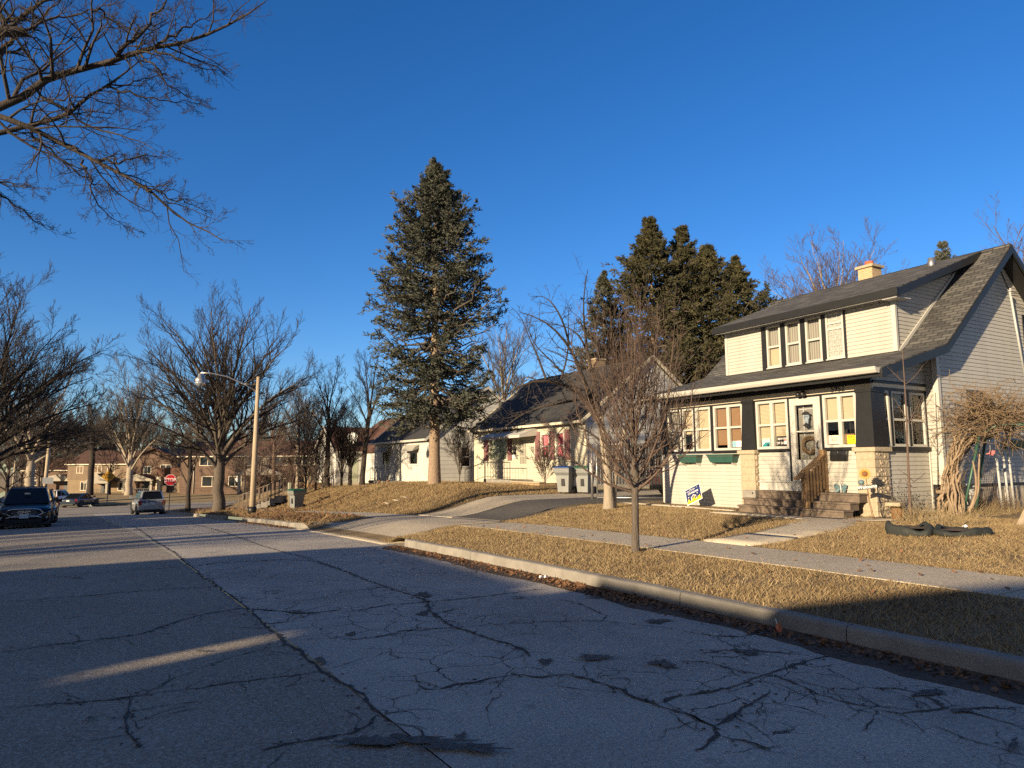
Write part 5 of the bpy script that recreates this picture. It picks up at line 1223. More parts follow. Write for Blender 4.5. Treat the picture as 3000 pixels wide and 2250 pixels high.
blockhouse('low brick garage across the street near the junction', -20, -12, 24.4, 36, 3.9, 'brick')
blockhouse('low tan brick garage across the street beside the junction', -20, -12, 38.5, 52, 3.4, 'brick_t')
g = float(ground(-14, -8))
hh = thing('house', 'hip roofed white house across the street behind the camera', 'house', (-24, -14, g))
b = MB(); b.box((0, 0, -.4), (10.1, 12.7, 4.8)); b.build('wall', M['siding_w'], hh)
b = MB(); b.add([(-.4, -.4, 4.75), (10.5, -.4, 4.75), (10.5, 13.1, 4.75), (-.4, 13.1, 4.75), (5, 5.0, 7.6), (5, 8, 7.6)], [(0, 1, 4), (1, 2, 5, 4), (2, 3, 5), (3, 0, 4, 5), (3, 2, 1, 0)]); b.build('roof', M['shingle_b'], hh)

# ---------------------------------------------------------------- street furniture
def gz(x, y): return float(apr(x, y))
lx, ly = 7.45, 34.6
lamp = thing('street_lamp', 'tall grey concrete street lamp with curved arm and round metal head over the road', 'street lamp', (lx, ly, gz(lx, ly)))
b = MB(); b.tube([(0, 0, -.3), (.03, .0, 3), (.06, 0, 6.5)], [.155, .125, .085], 8); b.build('pole', M['plank'], lamp)
b = MB(); b.tube([(0, 0, 0), (0, 0, .35)], .20, 8); b.build('base', M['dkmetal'], lamp)
b = MB(); b.tube([(.05, 0, 5.75), (-.55, .12, 6.12), (-1.3, .25, 6.45), (-2.0, .36, 6.58), (-2.45, .42, 6.58)], .032, 7); b.tube([(.05, 0, 6.1), (-.7, .14, 6.15)], .014, 5); arm = b.build('arm', M['metal'], lamp)
b = MB(); b.lathe((-2.45, .42, 6.05), [(.02, .52), (.10, .46), (.12, .34), (.22, .26), (.25, .14), (.24, .12)], 16); hd = b.build('lamp_head', M['metal'], arm)
b = MB(); b.lathe((-2.45, .42, 5.9), [(.235, .27), (.22, .16), (.12, .05), (.02, .02)], 16); b.build('lamp_globe', M['lamp_w'], hd)

sx, sy = 6.95, 61.6
sp = thing('stop_sign', 'red octagonal stop sign on a thin post at the junction', 'sign', (sx, sy, gz(sx, sy)), R(-8))
b = MB(); b.box((-.03, -.02, -.2), (.03, .02, 2.75)); b.build('post', M['dkmetal'], sp)
oct_ = lambda r, y_: [(r * math.cos(R(22.5 + 45 * k)), y_, 2.35 + r * math.sin(R(22.5 + 45 * k))) for k in range(8)]
b = MB(); b.prism(oct_(.46, -.03), (0, .006, 0)); b.build('border', M['sign_w'], sp)
b = MB(); b.prism(oct_(.43, -.036), (0, .005, 0)); pl = b.build('face', M['stop_red'], sp)
t_ = text(sp, 'STOP', .40, (0, -.040, 2.345), (R(90), 0, 0), M['sign_w'], 'lettering', .002, sx=.80, bold=.008)

yx, yy = 3.9, 89.5
ds = thing('dead_end_sign', 'amber diamond warning sign on a pale post in front of the yellow brick house', 'sign', (yx, yy, float(prof(yy)) + .14), R(-10))
b = MB(); b.box((-.05, -.03, -.2), (.05, .03, 3.5)); b.build('post', M['plank'], ds)
b = MB(); b.prism([(-.68, -.05, 3.05), (0, -.05, 2.37), (.68, -.05, 3.05), (0, -.05, 3.73)], (0, .008, 0)); b.build('panel', M['sign_y'], ds)
text(ds, 'DEAD\nEND', .34, (0, -.056, 3.06), (R(90), 0, 0), M['ink'], 'lettering', .002, bold=.006)

def pole(px, py, h, r, label, lean=(0, 0), name='utility_pole', sign=False):
    p_ = thing(name, label, 'utility pole', (px, py, float(prof(py)) + .2))
    b = MB(); b.tube([(0, 0, -.3), (lean[0], lean[1], h)], [r, r * .75], 8); b.build('shaft', M['plank'], p_)
    b = MB(); b.box((lean[0] - .25, lean[1] - .3, h - .55), (lean[0] - .05, lean[1] - .12, h - .1)); b.build('bracket', M['dkmetal'], p_)
    if sign: b = MB(); b.box((-.2, -.35, 2.3), (.75, -.3, 2.95)); b.build('notice', M['ltgrey'], p_)
    return p_
pole(*brow(-48.6, 73), 7.8, .20, 'leaning pale wooden utility pole beyond the black parked car', (.2, 0), sign=True)
pole(*brow(-61.2, 86), 5.6, .10, 'thin pale pole at the far left edge behind the black parked car', (.15, 0))

# wheeled rubbish carts
def cart(label, loc, rz, lidm, open_=False):
    c = thing('rubbish_cart', label, 'rubbish bin', loc, R(rz), 'grey wheeled rubbish carts')
    b = MB()
    def sec(hw, d0, d1, z): return [(-hw, d0, z), (hw, d0, z), (hw, d1, z), (-hw, d1, z)]
    V = sec(.22, -.24, .22, .06) + sec(.27, -.30, .30, .70) + sec(.27, -.30, .30, .705) + sec(.315, -.40, .33, .82) + sec(.325, -.42, .34, .98)
    F = [(3, 2, 1, 0)] + [(4 * i + j, 4 * i + (j + 1) % 4, 4 * i + 4 + (j + 1) % 4, 4 * i + 4 + j) for i in range(4) for j in range(4)] + [(16, 17, 18, 19)]
    b.add(V, F); body = b.build('body', M['cart'], c, .02)
    b = MB()
    for i in range(9): x_ = -.26 + i * .065; b.prism([(x_ - .012, -.425, .97), (x_ + .012, -.425, .97), (x_ + .008, -.405, .83), (x_ - .008, -.405, .83)], (0, .02, 0))
    b.build('ribs', M['cart'], body)
    b = MB(); b.box((-.05, -.305, .30), (.09, -.275, .58)); b.build('grip_slot', M['ink'], body)
    b = MB(); V = sec(.345, -.45, .38, .985) + sec(.345, -.45, .38, 1.02) + sec(.24, -.30, .26, 1.075); b.add(V, [(3, 2, 1, 0)] + [(4 * i + j, 4 * i + (j + 1) % 4, 4 * i + 4 + (j + 1) % 4, 4 * i + 4 + j) for i in range(2) for j in range(4)] + [(8, 9, 10, 11)]); b.build('lid', M[lidm], c, .012)
    b = MB(); b.tube([(-.25, .40, .93), (.25, .40, .93)], .02, 8); b.build('handle', M['cart'], c)
    for s_ in (-1, 1): b = MB(); b.lathe((s_ * .31, .24, .14), [(.14, -.03), (.14, .03)], 18, 'x'); b.lathe((s_ * .345, .24, .14), [(.07, -.008), (.06, .008)], 14, 'x'); b.build('wheel', M['rubber'], c)
    return c
cart('grey wheeled cart with blue lid beside the cream cottage', (16.55, 22.2, gz(16.55, 22.2) + .03), -60, 'lid_blue')
cart('grey wheeled cart with green lid, right of the blue lidded cart', (17.25, 21.85, gz(17.2, 21.9) + .03), -64, 'lid_green')
cc = cart('lone grey wheeled cart with green lid on the grass slope near the street lamp', (10.6, 38.6, gz(10.6, 38.6)), -80, 'lid_green')
cc.rotation_euler = (0, R(3), R(-75))

# chain link gate between the two houses
gx, gy = 15.2, 18.6
gt_ = thing('chain_link_gate', 'tall chain link gate with dark slats across the driveway between the houses', 'gate', (gx, gy, gz(gx, gy) + .03), R(-44))
b = MB(); Wg = 2.35; Hg = 1.85
for q in (((0, 0, 0), (0, 0, Hg)), ((Wg, 0, 0), (Wg, 0, Hg)), ((0, 0, Hg), (Wg, 0, Hg)), ((0, 0, .06), (Wg, 0, .06)), ((Wg / 2, 0, 0), (Wg / 2, 0, Hg))): b.tube(q, .028, 6)
b.build('frame', M['metal'], gt_)
b = MB()
for i in range(-18, 32):
    for sgn in (1, -1):
        x0 = i * .1; x1 = x0 + sgn * Hg; pts = []
        for f_ in np.linspace(0, 1, 20):
            xx = x0 + sgn * Hg * f_
            if 0 <= xx <= Wg: pts.append((xx, sgn * .004, .06 + (Hg - .06) * f_))
        if len(pts) > 1: b.tube([pts[0], pts[-1]], .0035, 3, False)
b.build('mesh', M['dkmetal'], gt_)
b = MB()
for i in range(22): b.box((.03 + i * .102, .012, .5), (.11 + i * .102, .016, Hg - .02))
b.build('privacy_slats', M['dkmetal'], gt_)
gp = thing('gate_post', 'grey steel post holding a lamp box at the left end of the chain link gate', 'post', (gx - .12, gy + .12, gz(gx, gy)))
b = MB(); b.tube([(0, 0, 0), (0, 0, 1.9)], .04, 8); b.build('shaft', M['metal'], gp)
b = MB(); b.box((-.08, -.09, .95), (.02, .03, 1.25)); b.build('latch_box', M['ltgrey'], gp)

# Christmas lawn sign leaning on the porch wall
sg_ = thing('lawn_sign', 'tilted navy and yellow Christmas lawn sign leaning by the porch wall', 'sign', (14.98, 14.12, gz(14.98, 14.12) + .05), RZ)
tl = R(-24)
b = MB(); b.box((-.004, -.29, -.01), (.004, .29, .46)); pn = b.build('panel', M['sign_w'], sg_); pn.rotation_euler = (tl, R(14), 0); pn.location = (0, -.10, .10)
b = MB(); b.box((-.008, -.275, .075), (-.004, .275, .445)); b.build('print', M['navy'], pn)
b = MB(); b.box((-.0085, -.275, .012), (-.004, .275, .075)); b.build('ground_band', M['yellow'], pn)
TX = lambda s_, sz, y_, z_, m_='sign_w', bd=.001: text(pn, s_, sz, (-.0095, y_, z_), RT, M[m_], 'lettering', .001, bold=bd)
TX('KEEP', .042, .19, .375, bd=0); TX('Christ', .085, .02, .385, bd=0); TX('IN', .04, -.16, .395, bd=0); TX('Christmas', .098, .0, .30, bd=.001)
b = MB()
X_ = -.011
b.prism([(X_, .10, .075), (X_, .10, .17), (X_, .0, .225), (X_, -.10, .17), (X_, -.10, .075), (X_, -.08, .075), (X_, -.08, .16), (X_, 0, .205), (X_, .08, .16), (X_, .08, .075)], (-.001, 0, 0)); b.build('stable', M['sign_w'], pn)
b = MB()
for y_, h_, w_ in ((.04, .07, .02), (-.02, .10, .025), (.0, .05, .03), (.17, .06, .02), (.21, .09, .015), (-.17, .05, .03), (-.22, .07, .02)): b.prism([(X_, y_ + w_, .07), (X_, y_ + w_ * .6, .075 + h_ * .8), (X_, y_, .075 + h_), (X_, y_ - w_ * .6, .075 + h_ * .8), (X_, y_ - w_, .07)], (-.001, 0, 0))
b.build('figures', M['yellow'], pn)
b = MB()
for y_, z_ in ((.19, .20), (-.15, .22)):
    b.prism([(X_, y_ + .025 * math.cos(k * math.pi / 4) * (1 if k % 2 == 0 else .35), z_ + .03 * math.sin(k * math.pi / 4) * (1 if k % 2 == 0 else .35)) for k in range(8)], (-.001, 0, 0))
b.build('star', M['sign_w'], pn)
b = MB(); b.tube([(.02, -.12, -.05), (.02, -.14, .3)], .006, 5); b.build('wire_stake', M['metal'], sg_); b = MB(); b.tube([(.02, .14, -.05), (.02, .10, .3)], .006, 5); b.build('wire_stake', M['metal'], sg_)

# red wrapper and small scraps in the gutter
q = thing('wrapper', 'crumpled red and orange snack wrapper lying in the gutter', 'litter', (6.02, 4.60, float(prof(4.6)) - .01), R(20))
r_ = np.random.RandomState(12)
b = MB(); n = 7; V = [(-.07 + .14 * i / (n - 1) + r_.normal(0, .004), (-.02 if j == 0 else .02 if j == 2 else 0) + r_.normal(0, .006), (.015, .085, .03)[j] * (1 + r_.normal(0, .2))) for i in range(n) for j in range(3)]
b.add(V, [(3 * i + j, 3 * i + j + 1, 3 * i + 4 + j, 3 * i + 3 + j) for i in range(n - 1) for j in range(2)]); b.build('foil', mat('red_foil', (.55, .05, .02), .3, color2=(.75, .25, .05), scale=18), q)
b = MB(); b.prism([(-.02, .0, .08), (.02, .01, .09), (.0, .02, .13)], (.004, .01, 0)); b.build('torn_flap', M['metal'], q)
for k, (x_, y_, s_) in enumerate(((5.95, 8.55, .07), (14.05, 6.55, .10))):
    q = thing('paper_scrap', ['pale scrap of paper in the leaves of the gutter', 'crumpled white paper beside the black planting bed'][k], 'litter', (x_, y_, (float(prof(y_)) if k == 0 else gz(x_, y_)) + .02), R(40 * k))
    b = MB(); V = [(-s_ + 2 * s_ * i / 4 + r_.normal(0, .01), -s_ * .4 + s_ * .8 * j / 2, abs(r_.normal(.015, .015))) for i in range(5) for j in range(3)]
    b.add(V, [(3 * i + j, 3 * i + 3 + j, 3 * i + 4 + j, 3 * i + j + 1) for i in range(4) for j in range(2)]); b.build('sheet', M['sign_w'], q)

# ================================================================== VEGETATION
CM = np.array(CAMM.to_3x3())
def PX(px, py, D):
    """world point seen at photo pixel (px, py), D metres ahead"""
    v = np.array([(px - 1500) / 2040.0, -(py - 1125) / 2040.0, -1.0]); return EYE + CM @ v * D
def chains(P, Rr, n):
    """(N,k,3) centre lines and (N,k) radii -> vertices and quads of n-sided tubes"""
    N, k, _ = P.shape
    tg = np.gradient(P, axis=1); tg /= np.linalg.norm(tg, axis=2, keepdims=True) + 1e-9
    ref = np.where(np.abs(tg[:, :1, 2:3]) > .9, np.array([[[1., .1, .05]]]), np.array([[[.1, .2, .97]]]))
    u = np.cross(tg, np.broadcast_to(ref, tg.shape)); u /= np.linalg.norm(u, axis=2, keepdims=True) + 1e-9; v = np.cross(tg, u)
    a = np.linspace(0, 2 * np.pi, n, endpoint=False)
    V = P[:, :, None] + Rr[:, :, None, None] * (np.cos(a)[None, None, :, None] * u[:, :, None] + np.sin(a)[None, None, :, None] * v[:, :, None])
    i = np.arange(N * k * n).reshape(N, k, n); j = np.roll(i, -1, axis=2)
    F = np.stack([i[:, :-1], j[:, :-1], j[:, 1:], i[:, 1:]], -1).reshape(-1, 4)
    return V.reshape(-1, 3), F
def meshchains(name, L, m, parent):
    V = []; F = []; o = 0
    for P, Rr, n in L:
        if len(P) == 0: continue
        v, f = chains(P, Rr, n); V.append(v); F.append(f + o); o += len(v)
    return npmesh(name, np.concatenate(V), np.concatenate(F), m, parent, True)
def resample(P, k):
    P = np.array(P, float); d = np.r_[0, np.cumsum(np.linalg.norm(np.diff(P, axis=0), axis=1))]; t = np.linspace(0, d[-1], k)
    Q = np.stack([np.interp(t, d, P[:, i]) for i in range(3)], 1)
    for _ in range(2): Q[1:-1] = .5 * Q[1:-1] + .25 * (Q[:-2] + Q[2:])
    return Q
def grow(P, Rr, m, rng, lo=.25, hi=1., ang=(35, 65), lenr=.45, k=4, wob=.18, trop=.1, rr=.6, rend=.35, rmin=.003, lenabs=None, up=(0, 0, 1)):
    N, kp, _ = P.shape
    f = lo + (hi - lo) * (np.arange(m)[None, :] + rng.uniform(0, 1, (N, m))) / m
    x = np.clip(f * (kp - 1), 0, kp - 1.001); i0 = x.astype(int); w_ = (x - i0)[..., None]; ar = np.arange(N)[:, None]
    S = P[ar, i0] * (1 - w_) + P[ar, i0 + 1] * w_; r0 = Rr[ar, i0] * (1 - w_[..., 0]) + Rr[ar, i0 + 1] * w_[..., 0]
    T = P[ar, i0 + 1] - P[ar, i0]; T /= np.linalg.norm(T, axis=2, keepdims=True) + 1e-9
    pl = np.linalg.norm(np.diff(P, axis=1), axis=2).sum(1)[:, None]
    L = (pl * lenr if lenabs is None else lenabs) * (1.2 - .65 * f) * rng.uniform(.6, 1.3, (N, m))
    g = rng.normal(0, 1, (N, m, 3)); g -= (g * T).sum(2, keepdims=True) * T; g /= np.linalg.norm(g, axis=2, keepdims=True) + 1e-9
    a = np.radians(rng.uniform(*ang, (N, m)))[..., None]
    d = T * np.cos(a) + g * np.sin(a)
    C_ = [S]; st = (L / (k - 1))[..., None]; U = np.array(up, float)
    for _ in range(k - 1):
        d = d + rng.normal(0, wob, d.shape) + U * trop; d /= np.linalg.norm(d, axis=2, keepdims=True); C_.append(C_[-1] + d * st)
    Q = np.stack(C_, 2).reshape(N * m, k, 3)
    r0 = np.maximum(np.minimum(r0 * rr, .12 * L + .002), rmin)
    Rq = (r0[..., None] * np.linspace(1, rend, k)[None, None]).reshape(N * m, k); Rq = np.maximum(Rq, rmin * .8)
    return Q, Rq
def dome(n, rng, c, rx, rz, e0=-5, e1=88, jit=.12):
    k = np.arange(n); az = k * 2.39996 + rng.uniform(0, 6.28); s0, s1 = math.sin(R(e0)), math.sin(R(e1))
    se = s0 + (s1 - s0) * (k + .5) / n; ce = np.sqrt(1 - se ** 2); r_ = 1 + rng.normal(0, jit, n)
    return np.stack([c[0] + rx * r_ * ce * np.cos(az), c[1] + rx * r_ * ce * np.sin(az), c[2] + rz * r_ * se], 1)
def bez(S, C_, E_, k, rng, w_):
    t = np.linspace(0, 1, k)[None, :, None]
    Q = (1 - t) ** 2 * S[:, None] + 2 * t * (1 - t) * C_[:, None] + t ** 2 * E_[:, None]
    L = np.linalg.norm(E_ - S, axis=1)[:, None, None]; nz = rng.normal(0, w_, Q.shape); nz[:, 0] = 0
    return Q + np.cumsum(nz, 1) * .5 * L * np.linspace(0, 1, k)[None, :, None]
def bare_tree(label, loc, h=11, rx=5.2, rt=.38, fork=2.4, ftop=4.2, nl=12, lv=((9, .42), (8, .5), (6, .5)), bark='bark', twig=None, seed=1, name='bare_tree', group=None, e0=-4, lean=(0, 0), upc=.5, trop=.12, zc=None, rl=.42, rmin=.006, rz=None, k1=10, cat='tree', ang=(20, 48), wob=.11, outc=0.0, nz=.018, jit=.12):
    rng = np.random.RandomState(seed); t = thing(name, label, cat, loc, 0, group)
    tp = np.array([(lean[0] * f ** 1.5, lean[1] * f ** 1.5, ftop * f - .25 * (f == 0)) for f in np.linspace(0, 1, 9)]) + np.r_[[np.zeros(3)], rng.normal(0, rt * .10, (8, 3)) * [1, 1, 0]]
    tr = rt * np.array([1.35, 1.04, 1, .97, .95, .92, .88, .8, .62])
    zc = zc if zc is not None else ftop * .85; rz = rz or (h - zc)
    E_ = dome(nl, rng, (lean[0], lean[1], zc), rx, rz, e0, 88, jit)
    f = np.clip(fork / ftop + (1 - fork / ftop) * rng.permutation(np.linspace(0, 1, nl)) * .98, 0, .995); order = np.argsort(E_[:, 2]); ff = np.sort(f); f2 = np.empty(nl); f2[order] = ff
    S = np.stack([np.interp(f2, np.linspace(0, 1, 9), tp[:, i]) for i in range(3)], 1)
    L = np.linalg.norm(E_ - S, axis=1)[:, None]; hd = (E_ - S) * [1, 1, 0]
    C_ = S + (E_ - S) * .35 + np.array([0, 0, 1]) * L * upc * .5 * (1 - .6 * (E_[:, 2:3] - S[:, 2:3]) / L) + hd * outc
    P1 = bez(S, C_, E_, k1, rng, nz); r1 = (rt * rl * (L[:, 0] / L.max()) ** .5)[:, None] * np.linspace(1, .16, k1)[None] ** 1.1
    r1 = np.maximum(r1, rmin)
    meshchains('trunk', [(tp[None], tr[None], 10), (P1, r1, 7)], M[bark], t)
    Ls = []; P, Rr = P1, r1
    for i, (m, lr) in enumerate(lv):
        last = i == len(lv) - 1
        P, Rr = grow(P, Rr, m, rng, .2 if i == 0 else .15, 1, ang, lr, 5 if i == 0 else (4 if not last else 3), wob, trop, .62, .35, rmin)
        Ls.append((P, Rr, 5 if i == 0 else 3))
    meshchains('crown', Ls, M[twig or bark], t); return t
def gl(x, y): return (x, y, gz(x, y))
def gfar(x, y): return (x, y, float(prof(y)) + .15 + .5 * float(sstep(88, 97, y)))

# the big spreading street tree by the lamp post
bare_tree('big spreading bare tree on the verge left of the street lamp', gl(7.5, 43.6), h=10.4, rx=5.4, rt=.31, fork=2.3, ftop=5.0, nl=22, lv=((10, .40), (9, .46), (6, .46)), seed=11, zc=5.6, rz=6.2, e0=-4, rl=.46, upc=.7, rmin=.007, trop=.14, jit=.055, twig='bark_dark')
bare_tree('slim young bare tree between the stop sign and the big street tree', gl(6.95, 51.5), h=6.2, rx=2.0, rt=.15, fork=1.6, ftop=4.6, nl=9, lv=((7, .4), (6, .5), (4, .5)), seed=12, bark='bark_dark', rl=.4, rmin=.008)
# left of the street
x_, y_, _ = PX(-40, 1400, 50); bare_tree('tall dark bare tree leaning in from the left edge behind the black parked car', (x_, y_, float(prof(y_)) + .1), h=17, rx=8.8, rt=.34, fork=3.2, ftop=6.5, nl=26, lv=((12, .4), (10, .46), (7, .45)), seed=21, bark='bark_dark', lean=(-.4, .5), zc=6.4, e0=-12, rl=.5, rmin=.011, upc=.5)
x_, y_, _ = PX(84, 1440, 74); bare_tree('large pale trunked tree with forked limbs behind the black parked car', (x_, y_, float(prof(y_))), h=16, rx=6.4, rt=.48, fork=4.4, ftop=6.0, nl=10, lv=((9, .42), (8, .5), (7, .48)), seed=22, bark='bark_pale', twig='bark', zc=6.4, e0=0, rl=.55, rmin=.013)
x_, y_, _ = PX(262, 1452, 92); bare_tree('dark bare tree in front of the yellow brick house, left of the amber sign', gfar(x_, y_), h=12.5, rx=5, rt=.38, fork=5.5, ftop=9, nl=15, lv=((8, .45), (8, .5), (7, .5)), seed=23, bark='bark_dark', zc=7, e0=-10, rl=.34, rmin=.014)
x_, y_, _ = PX(376, 1450, 91); bare_tree('pale many stemmed bare tree in front of the gabled brick house', gfar(x_, y_), h=15.5, rx=4.8, rt=.42, fork=2.8, ftop=5.5, nl=18, lv=((8, .42), (8, .5), (7, .5)), seed=24, bark='bark_pale', twig='bark', zc=6, e0=8, rl=.42, upc=.8, rmin=.013)
x_, y_, _ = PX(320, 1452, 94); bare_tree('small slender bare tree just right of the amber sign', gfar(x_, y_), h=7.5, rx=2.2, rt=.16, fork=1.5, ftop=3.6, nl=7, lv=((6, .45), (5, .5), (5, .5)), seed=25, bark='bark_dark', rmin=.012)
x_, y_, _ = PX(122, 1450, 92); bare_tree('small dark bare tree beside the leaning utility pole', gfar(x_, y_), h=8.5, rx=3.2, rt=.25, fork=2.2, ftop=4.2, nl=9, lv=((8, .45), (7, .5), (6, .5)), seed=26, bark='bark_dark', rmin=.013)
x_, y_, _ = PX(18, 1470, 62); bare_tree('low dark bare tree behind the black parked car at the left edge', (x_, y_, float(prof(y_))), h=6.0, rx=2.6, rt=.16, fork=1.6, ftop=3.4, nl=8, lv=((7, .45), (7, .5), (6, .5)), seed=27, bark='bark_dark', rmin=.010, e0=-10)
# far thicket: one mesh pair, copied
far0 = bare_tree('bare grey brown tree in the thicket beyond the brick houses', (0, 0, 0), h=13.5, rx=5.2, rt=.32, fork=3, ftop=6.5, nl=13, lv=((9, .42), (9, .5), (7, .5)), seed=31, group='bare trees behind the brick houses', rmin=.016, zc=6.6)
far1 = bare_tree('bare grey brown tree in the thicket beyond the brick houses', (0, 0, 0), h=11, rx=4.6, rt=.26, fork=2, ftop=6, nl=14, lv=((9, .42), (9, .5), (7, .5)), seed=32, group='bare trees behind the brick houses', rmin=.016, zc=5, bark='bark_red')
rr_ = random.Random(6)
for i, (px, D) in enumerate([(-30, 118), (60, 128), (130, 120), (205, 130), (275, 122), (345, 134), (425, 124), (500, 136), (585, 126), (660, 134), (745, 122), (815, 130), (890, 118), (20, 150), (300, 150), (560, 150), (800, 150), (110, 106), (190, 116)]):
    o = [far0, far1][i % 2] if i < 2 else copytree([far0, far1][i % 2]); x_, y_, _ = PX(px, 1450, D)
    o.location = gfar(x_, y_); o.rotation_euler = (0, 0, rr_.uniform(0, 6.28)); s_ = rr_.uniform(.85, 1.12); o.scale = (s_, s_, s_ * rr_.uniform(.9, 1.1))
# thicket in front of the brown roofed house
for i, (lb, px, py, D, h, rx, rt, bk, kw) in enumerate([
    ('slender pale trunked tree at the left of the thicket by the brown roofed house', 870, 1432, 46, 8.2, 2.0, .11, 'bark_pale', dict(fork=2.5, ftop=5)),
    ('dark upright tree growing in front of the white gable', 958, 1428, 47, 8.6, 2.1, .17, 'bark_dark', dict(fork=2.2, ftop=5, upc=.9)),
    ('dark tree leaning right, between the two white cottages', 1060, 1426, 44, 9.2, 2.1, .16, 'bark_dark', dict(fork=2.4, ftop=5, lean=(.5, .1), upc=.9)),
    ('reddish brown tree behind the thicket, right of the street lamp', 800, 1430, 56, 9.0, 3.0, .16, 'bark_red', dict(fork=1.5, ftop=4)),
    ('bushy bare shrub with many stems at the foot of the white gable', 925, 1432, 45, 5.0, 1.7, .07, 'bark_red', dict(fork=.2, ftop=1.6, e0=20)),
    ('dense bare shrub left of the white gable', 895, 1434, 44.5, 4.2, 1.5, .06, 'bark', dict(fork=.15, ftop=1.2, e0=15)),
    ('tall bare shrub in front of the pale side door', 1000, 1430, 45.5, 5.5, 1.4, .08, 'bark_dark', dict(fork=.3, ftop=1.8, e0=30)),
    ('short stubby bare shrub with thick stems, right of the pale side door', 1025, 1430, 44.5, 4.0, 1.1, .13, 'bark_dark', dict(fork=.6, ftop=1.3, e0=30)),
    ('thin bare bush on the slope near the lone cart', 850, 1436, 46, 3.4, 1.4, .05, 'bark_red', dict(fork=.15, ftop=1, e0=10)),
    ('low tangled bush at the bottom of the thicket', 945, 1434, 43.5, 2.6, 1.5, .05, 'bark', dict(fork=.1, ftop=.7, e0=5)),
    ('leafless bush beside the wooden stair rail', 760, 1450, 52, 4.5, 2.0, .08, 'bark_red', dict(fork=.3, ftop=1.5, e0=5)),
    ('spindly bare tree above the wooden stair rail', 715, 1450, 57, 6.5, 2.0, .10, 'bark', dict(fork=1.5, ftop=3.5)),
    ('small twiggy shrub against the white cottage wall', 1346, 1421, 34.5, 3.2, .9, .03, 'bark', dict(fork=.2, ftop=1.0, e0=25)),
    ('small reddish shrub beside the cream cottage stoop', 1597, 1412, 30.5, 1.9, .7, .02, 'bark_red', dict(fork=.05, ftop=.4, e0=30))]):
    x_, y_, _ = PX(px, py, D)
    small = h < 6
    bare_tree(lb, gl(x_, y_), h=h, rx=rx, rt=rt, nl=14 if small else 10, lv=((6, .45), (6, .5), (4, .5)) if small else ((8, .42), (7, .5), (5, .5)), seed=40 + i, bark=bk, name='bare_shrub' if small else 'bare_tree', cat='shrub' if small else 'tree', rmin=.006, rl=.5 if small else .4, **kw)
# behind the houses
x_, y_, _ = PX(1475, 1400, 58); bare_tree('pale fine twigged tree behind the gap between the two cottages', (x_, y_, .4), h=13.5, rx=3.4, rt=.24, fork=4, ftop=7, nl=13, lv=((9, .42), (8, .5), (6, .5)), seed=61, bark='bark_pale', twig='bark', rmin=.009, upc=.8, zc=7)
x_, y_, _ = PX(2475, 1350, 50); bare_tree('tall vase shaped bare tree rising behind the shed dormer and chimney', (x_, y_, .4), h=17.6, rx=5.6, rt=.30, fork=7, ftop=10, nl=22, lv=((9, .36), (8, .45), (5, .5)), seed=62, bark='bark_pale', twig='bark_red', rmin=.008, upc=.8, zc=9.5, e0=20, rl=.30, jit=.06)
x_, y_, _ = PX(3110, 1350, 40); bare_tree('bare tree behind the house whose branch tips show above the right gable', (x_, y_, .4), h=17.2, rx=5.0, rt=.30, fork=7, ftop=10, nl=13, lv=((8, .4), (7, .45), (4, .5)), seed=63, bark='bark_red', rmin=.007, zc=11, e0=-5)

# near crown: branches reaching over the street from a tree just outside the left edge
KS = 1.4
LP = [(r_ * KS, EYE + (np.array(l_).reshape(-1, 3) - EYE) * KS) for r_, l_ in LIMBS]
tb = (-7.0, 17.6); nt_ = thing('bare_tree', 'near bare tree whose branches hang into the upper left corner', 'tree', (tb[0], tb[1], gz(*tb)))
o3 = np.array(nt_.location); rng = np.random.RandomState(77)
P1 = np.stack([resample(l_, 14) for _, l_ in LP]); P1[:, 1:-1] += rng.normal(0, .03, P1[:, 1:-1].shape)
r1 = np.stack([r_ * np.linspace(1, .10, 14) ** .9 for r_, _ in LP]) * .62; r1 = np.maximum(r1, .005)
tp = np.array([(0, 0, -.2), (0, 0, 1), (.1, -.05, 2.5), (.25, -.1, 4), (.4, -.2, 6.2), (.5, -.2, 8.2), (.5, -.1, 10), (.4, 0, 12)]) + o3
stems = []
for q in P1:
    if q[0, 0] < -1.0: S_ = tp[4 if q[0, 2] < 9 else 5]; stems.append(np.stack([S_ * (1 - f) + q[0] * f + np.array([0, 0, .35 * math.sin(math.pi * f)]) for f in np.linspace(0, 1, 6)]))
stems = np.array(stems)
meshchains('trunk', [(tp[None] - o3, np.array([[.42, .33, .30, .28, .26, .22, .16, .08]]), 10), (stems - o3, np.tile(np.linspace(.13, .085, 6), (len(stems), 1)), 7), (P1 - o3, r1, 7)], M['bark_dark'], nt_)  # darker bark here holds the shade of the tree's own crown
A, Ra = grow(P1, r1, 15, rng, .05, 1, (25, 65), .26, 5, .22, .0, .55, .3, .0042)
Bq, Rb = grow(A, Ra, 7, rng, .15, 1, (25, 60), .46, 4, .26, .03, .6, .4, .0036)
Cq, Rc = grow(Bq, Rb, 4, rng, .2, 1, (25, 60), .5, 3, .25, .05, .7, .5, .003)
Dq, Rd = grow(P1, r1, 12, rng, .4, 1, (30, 70), .09, 3, .3, .05, .5, .4, .004)
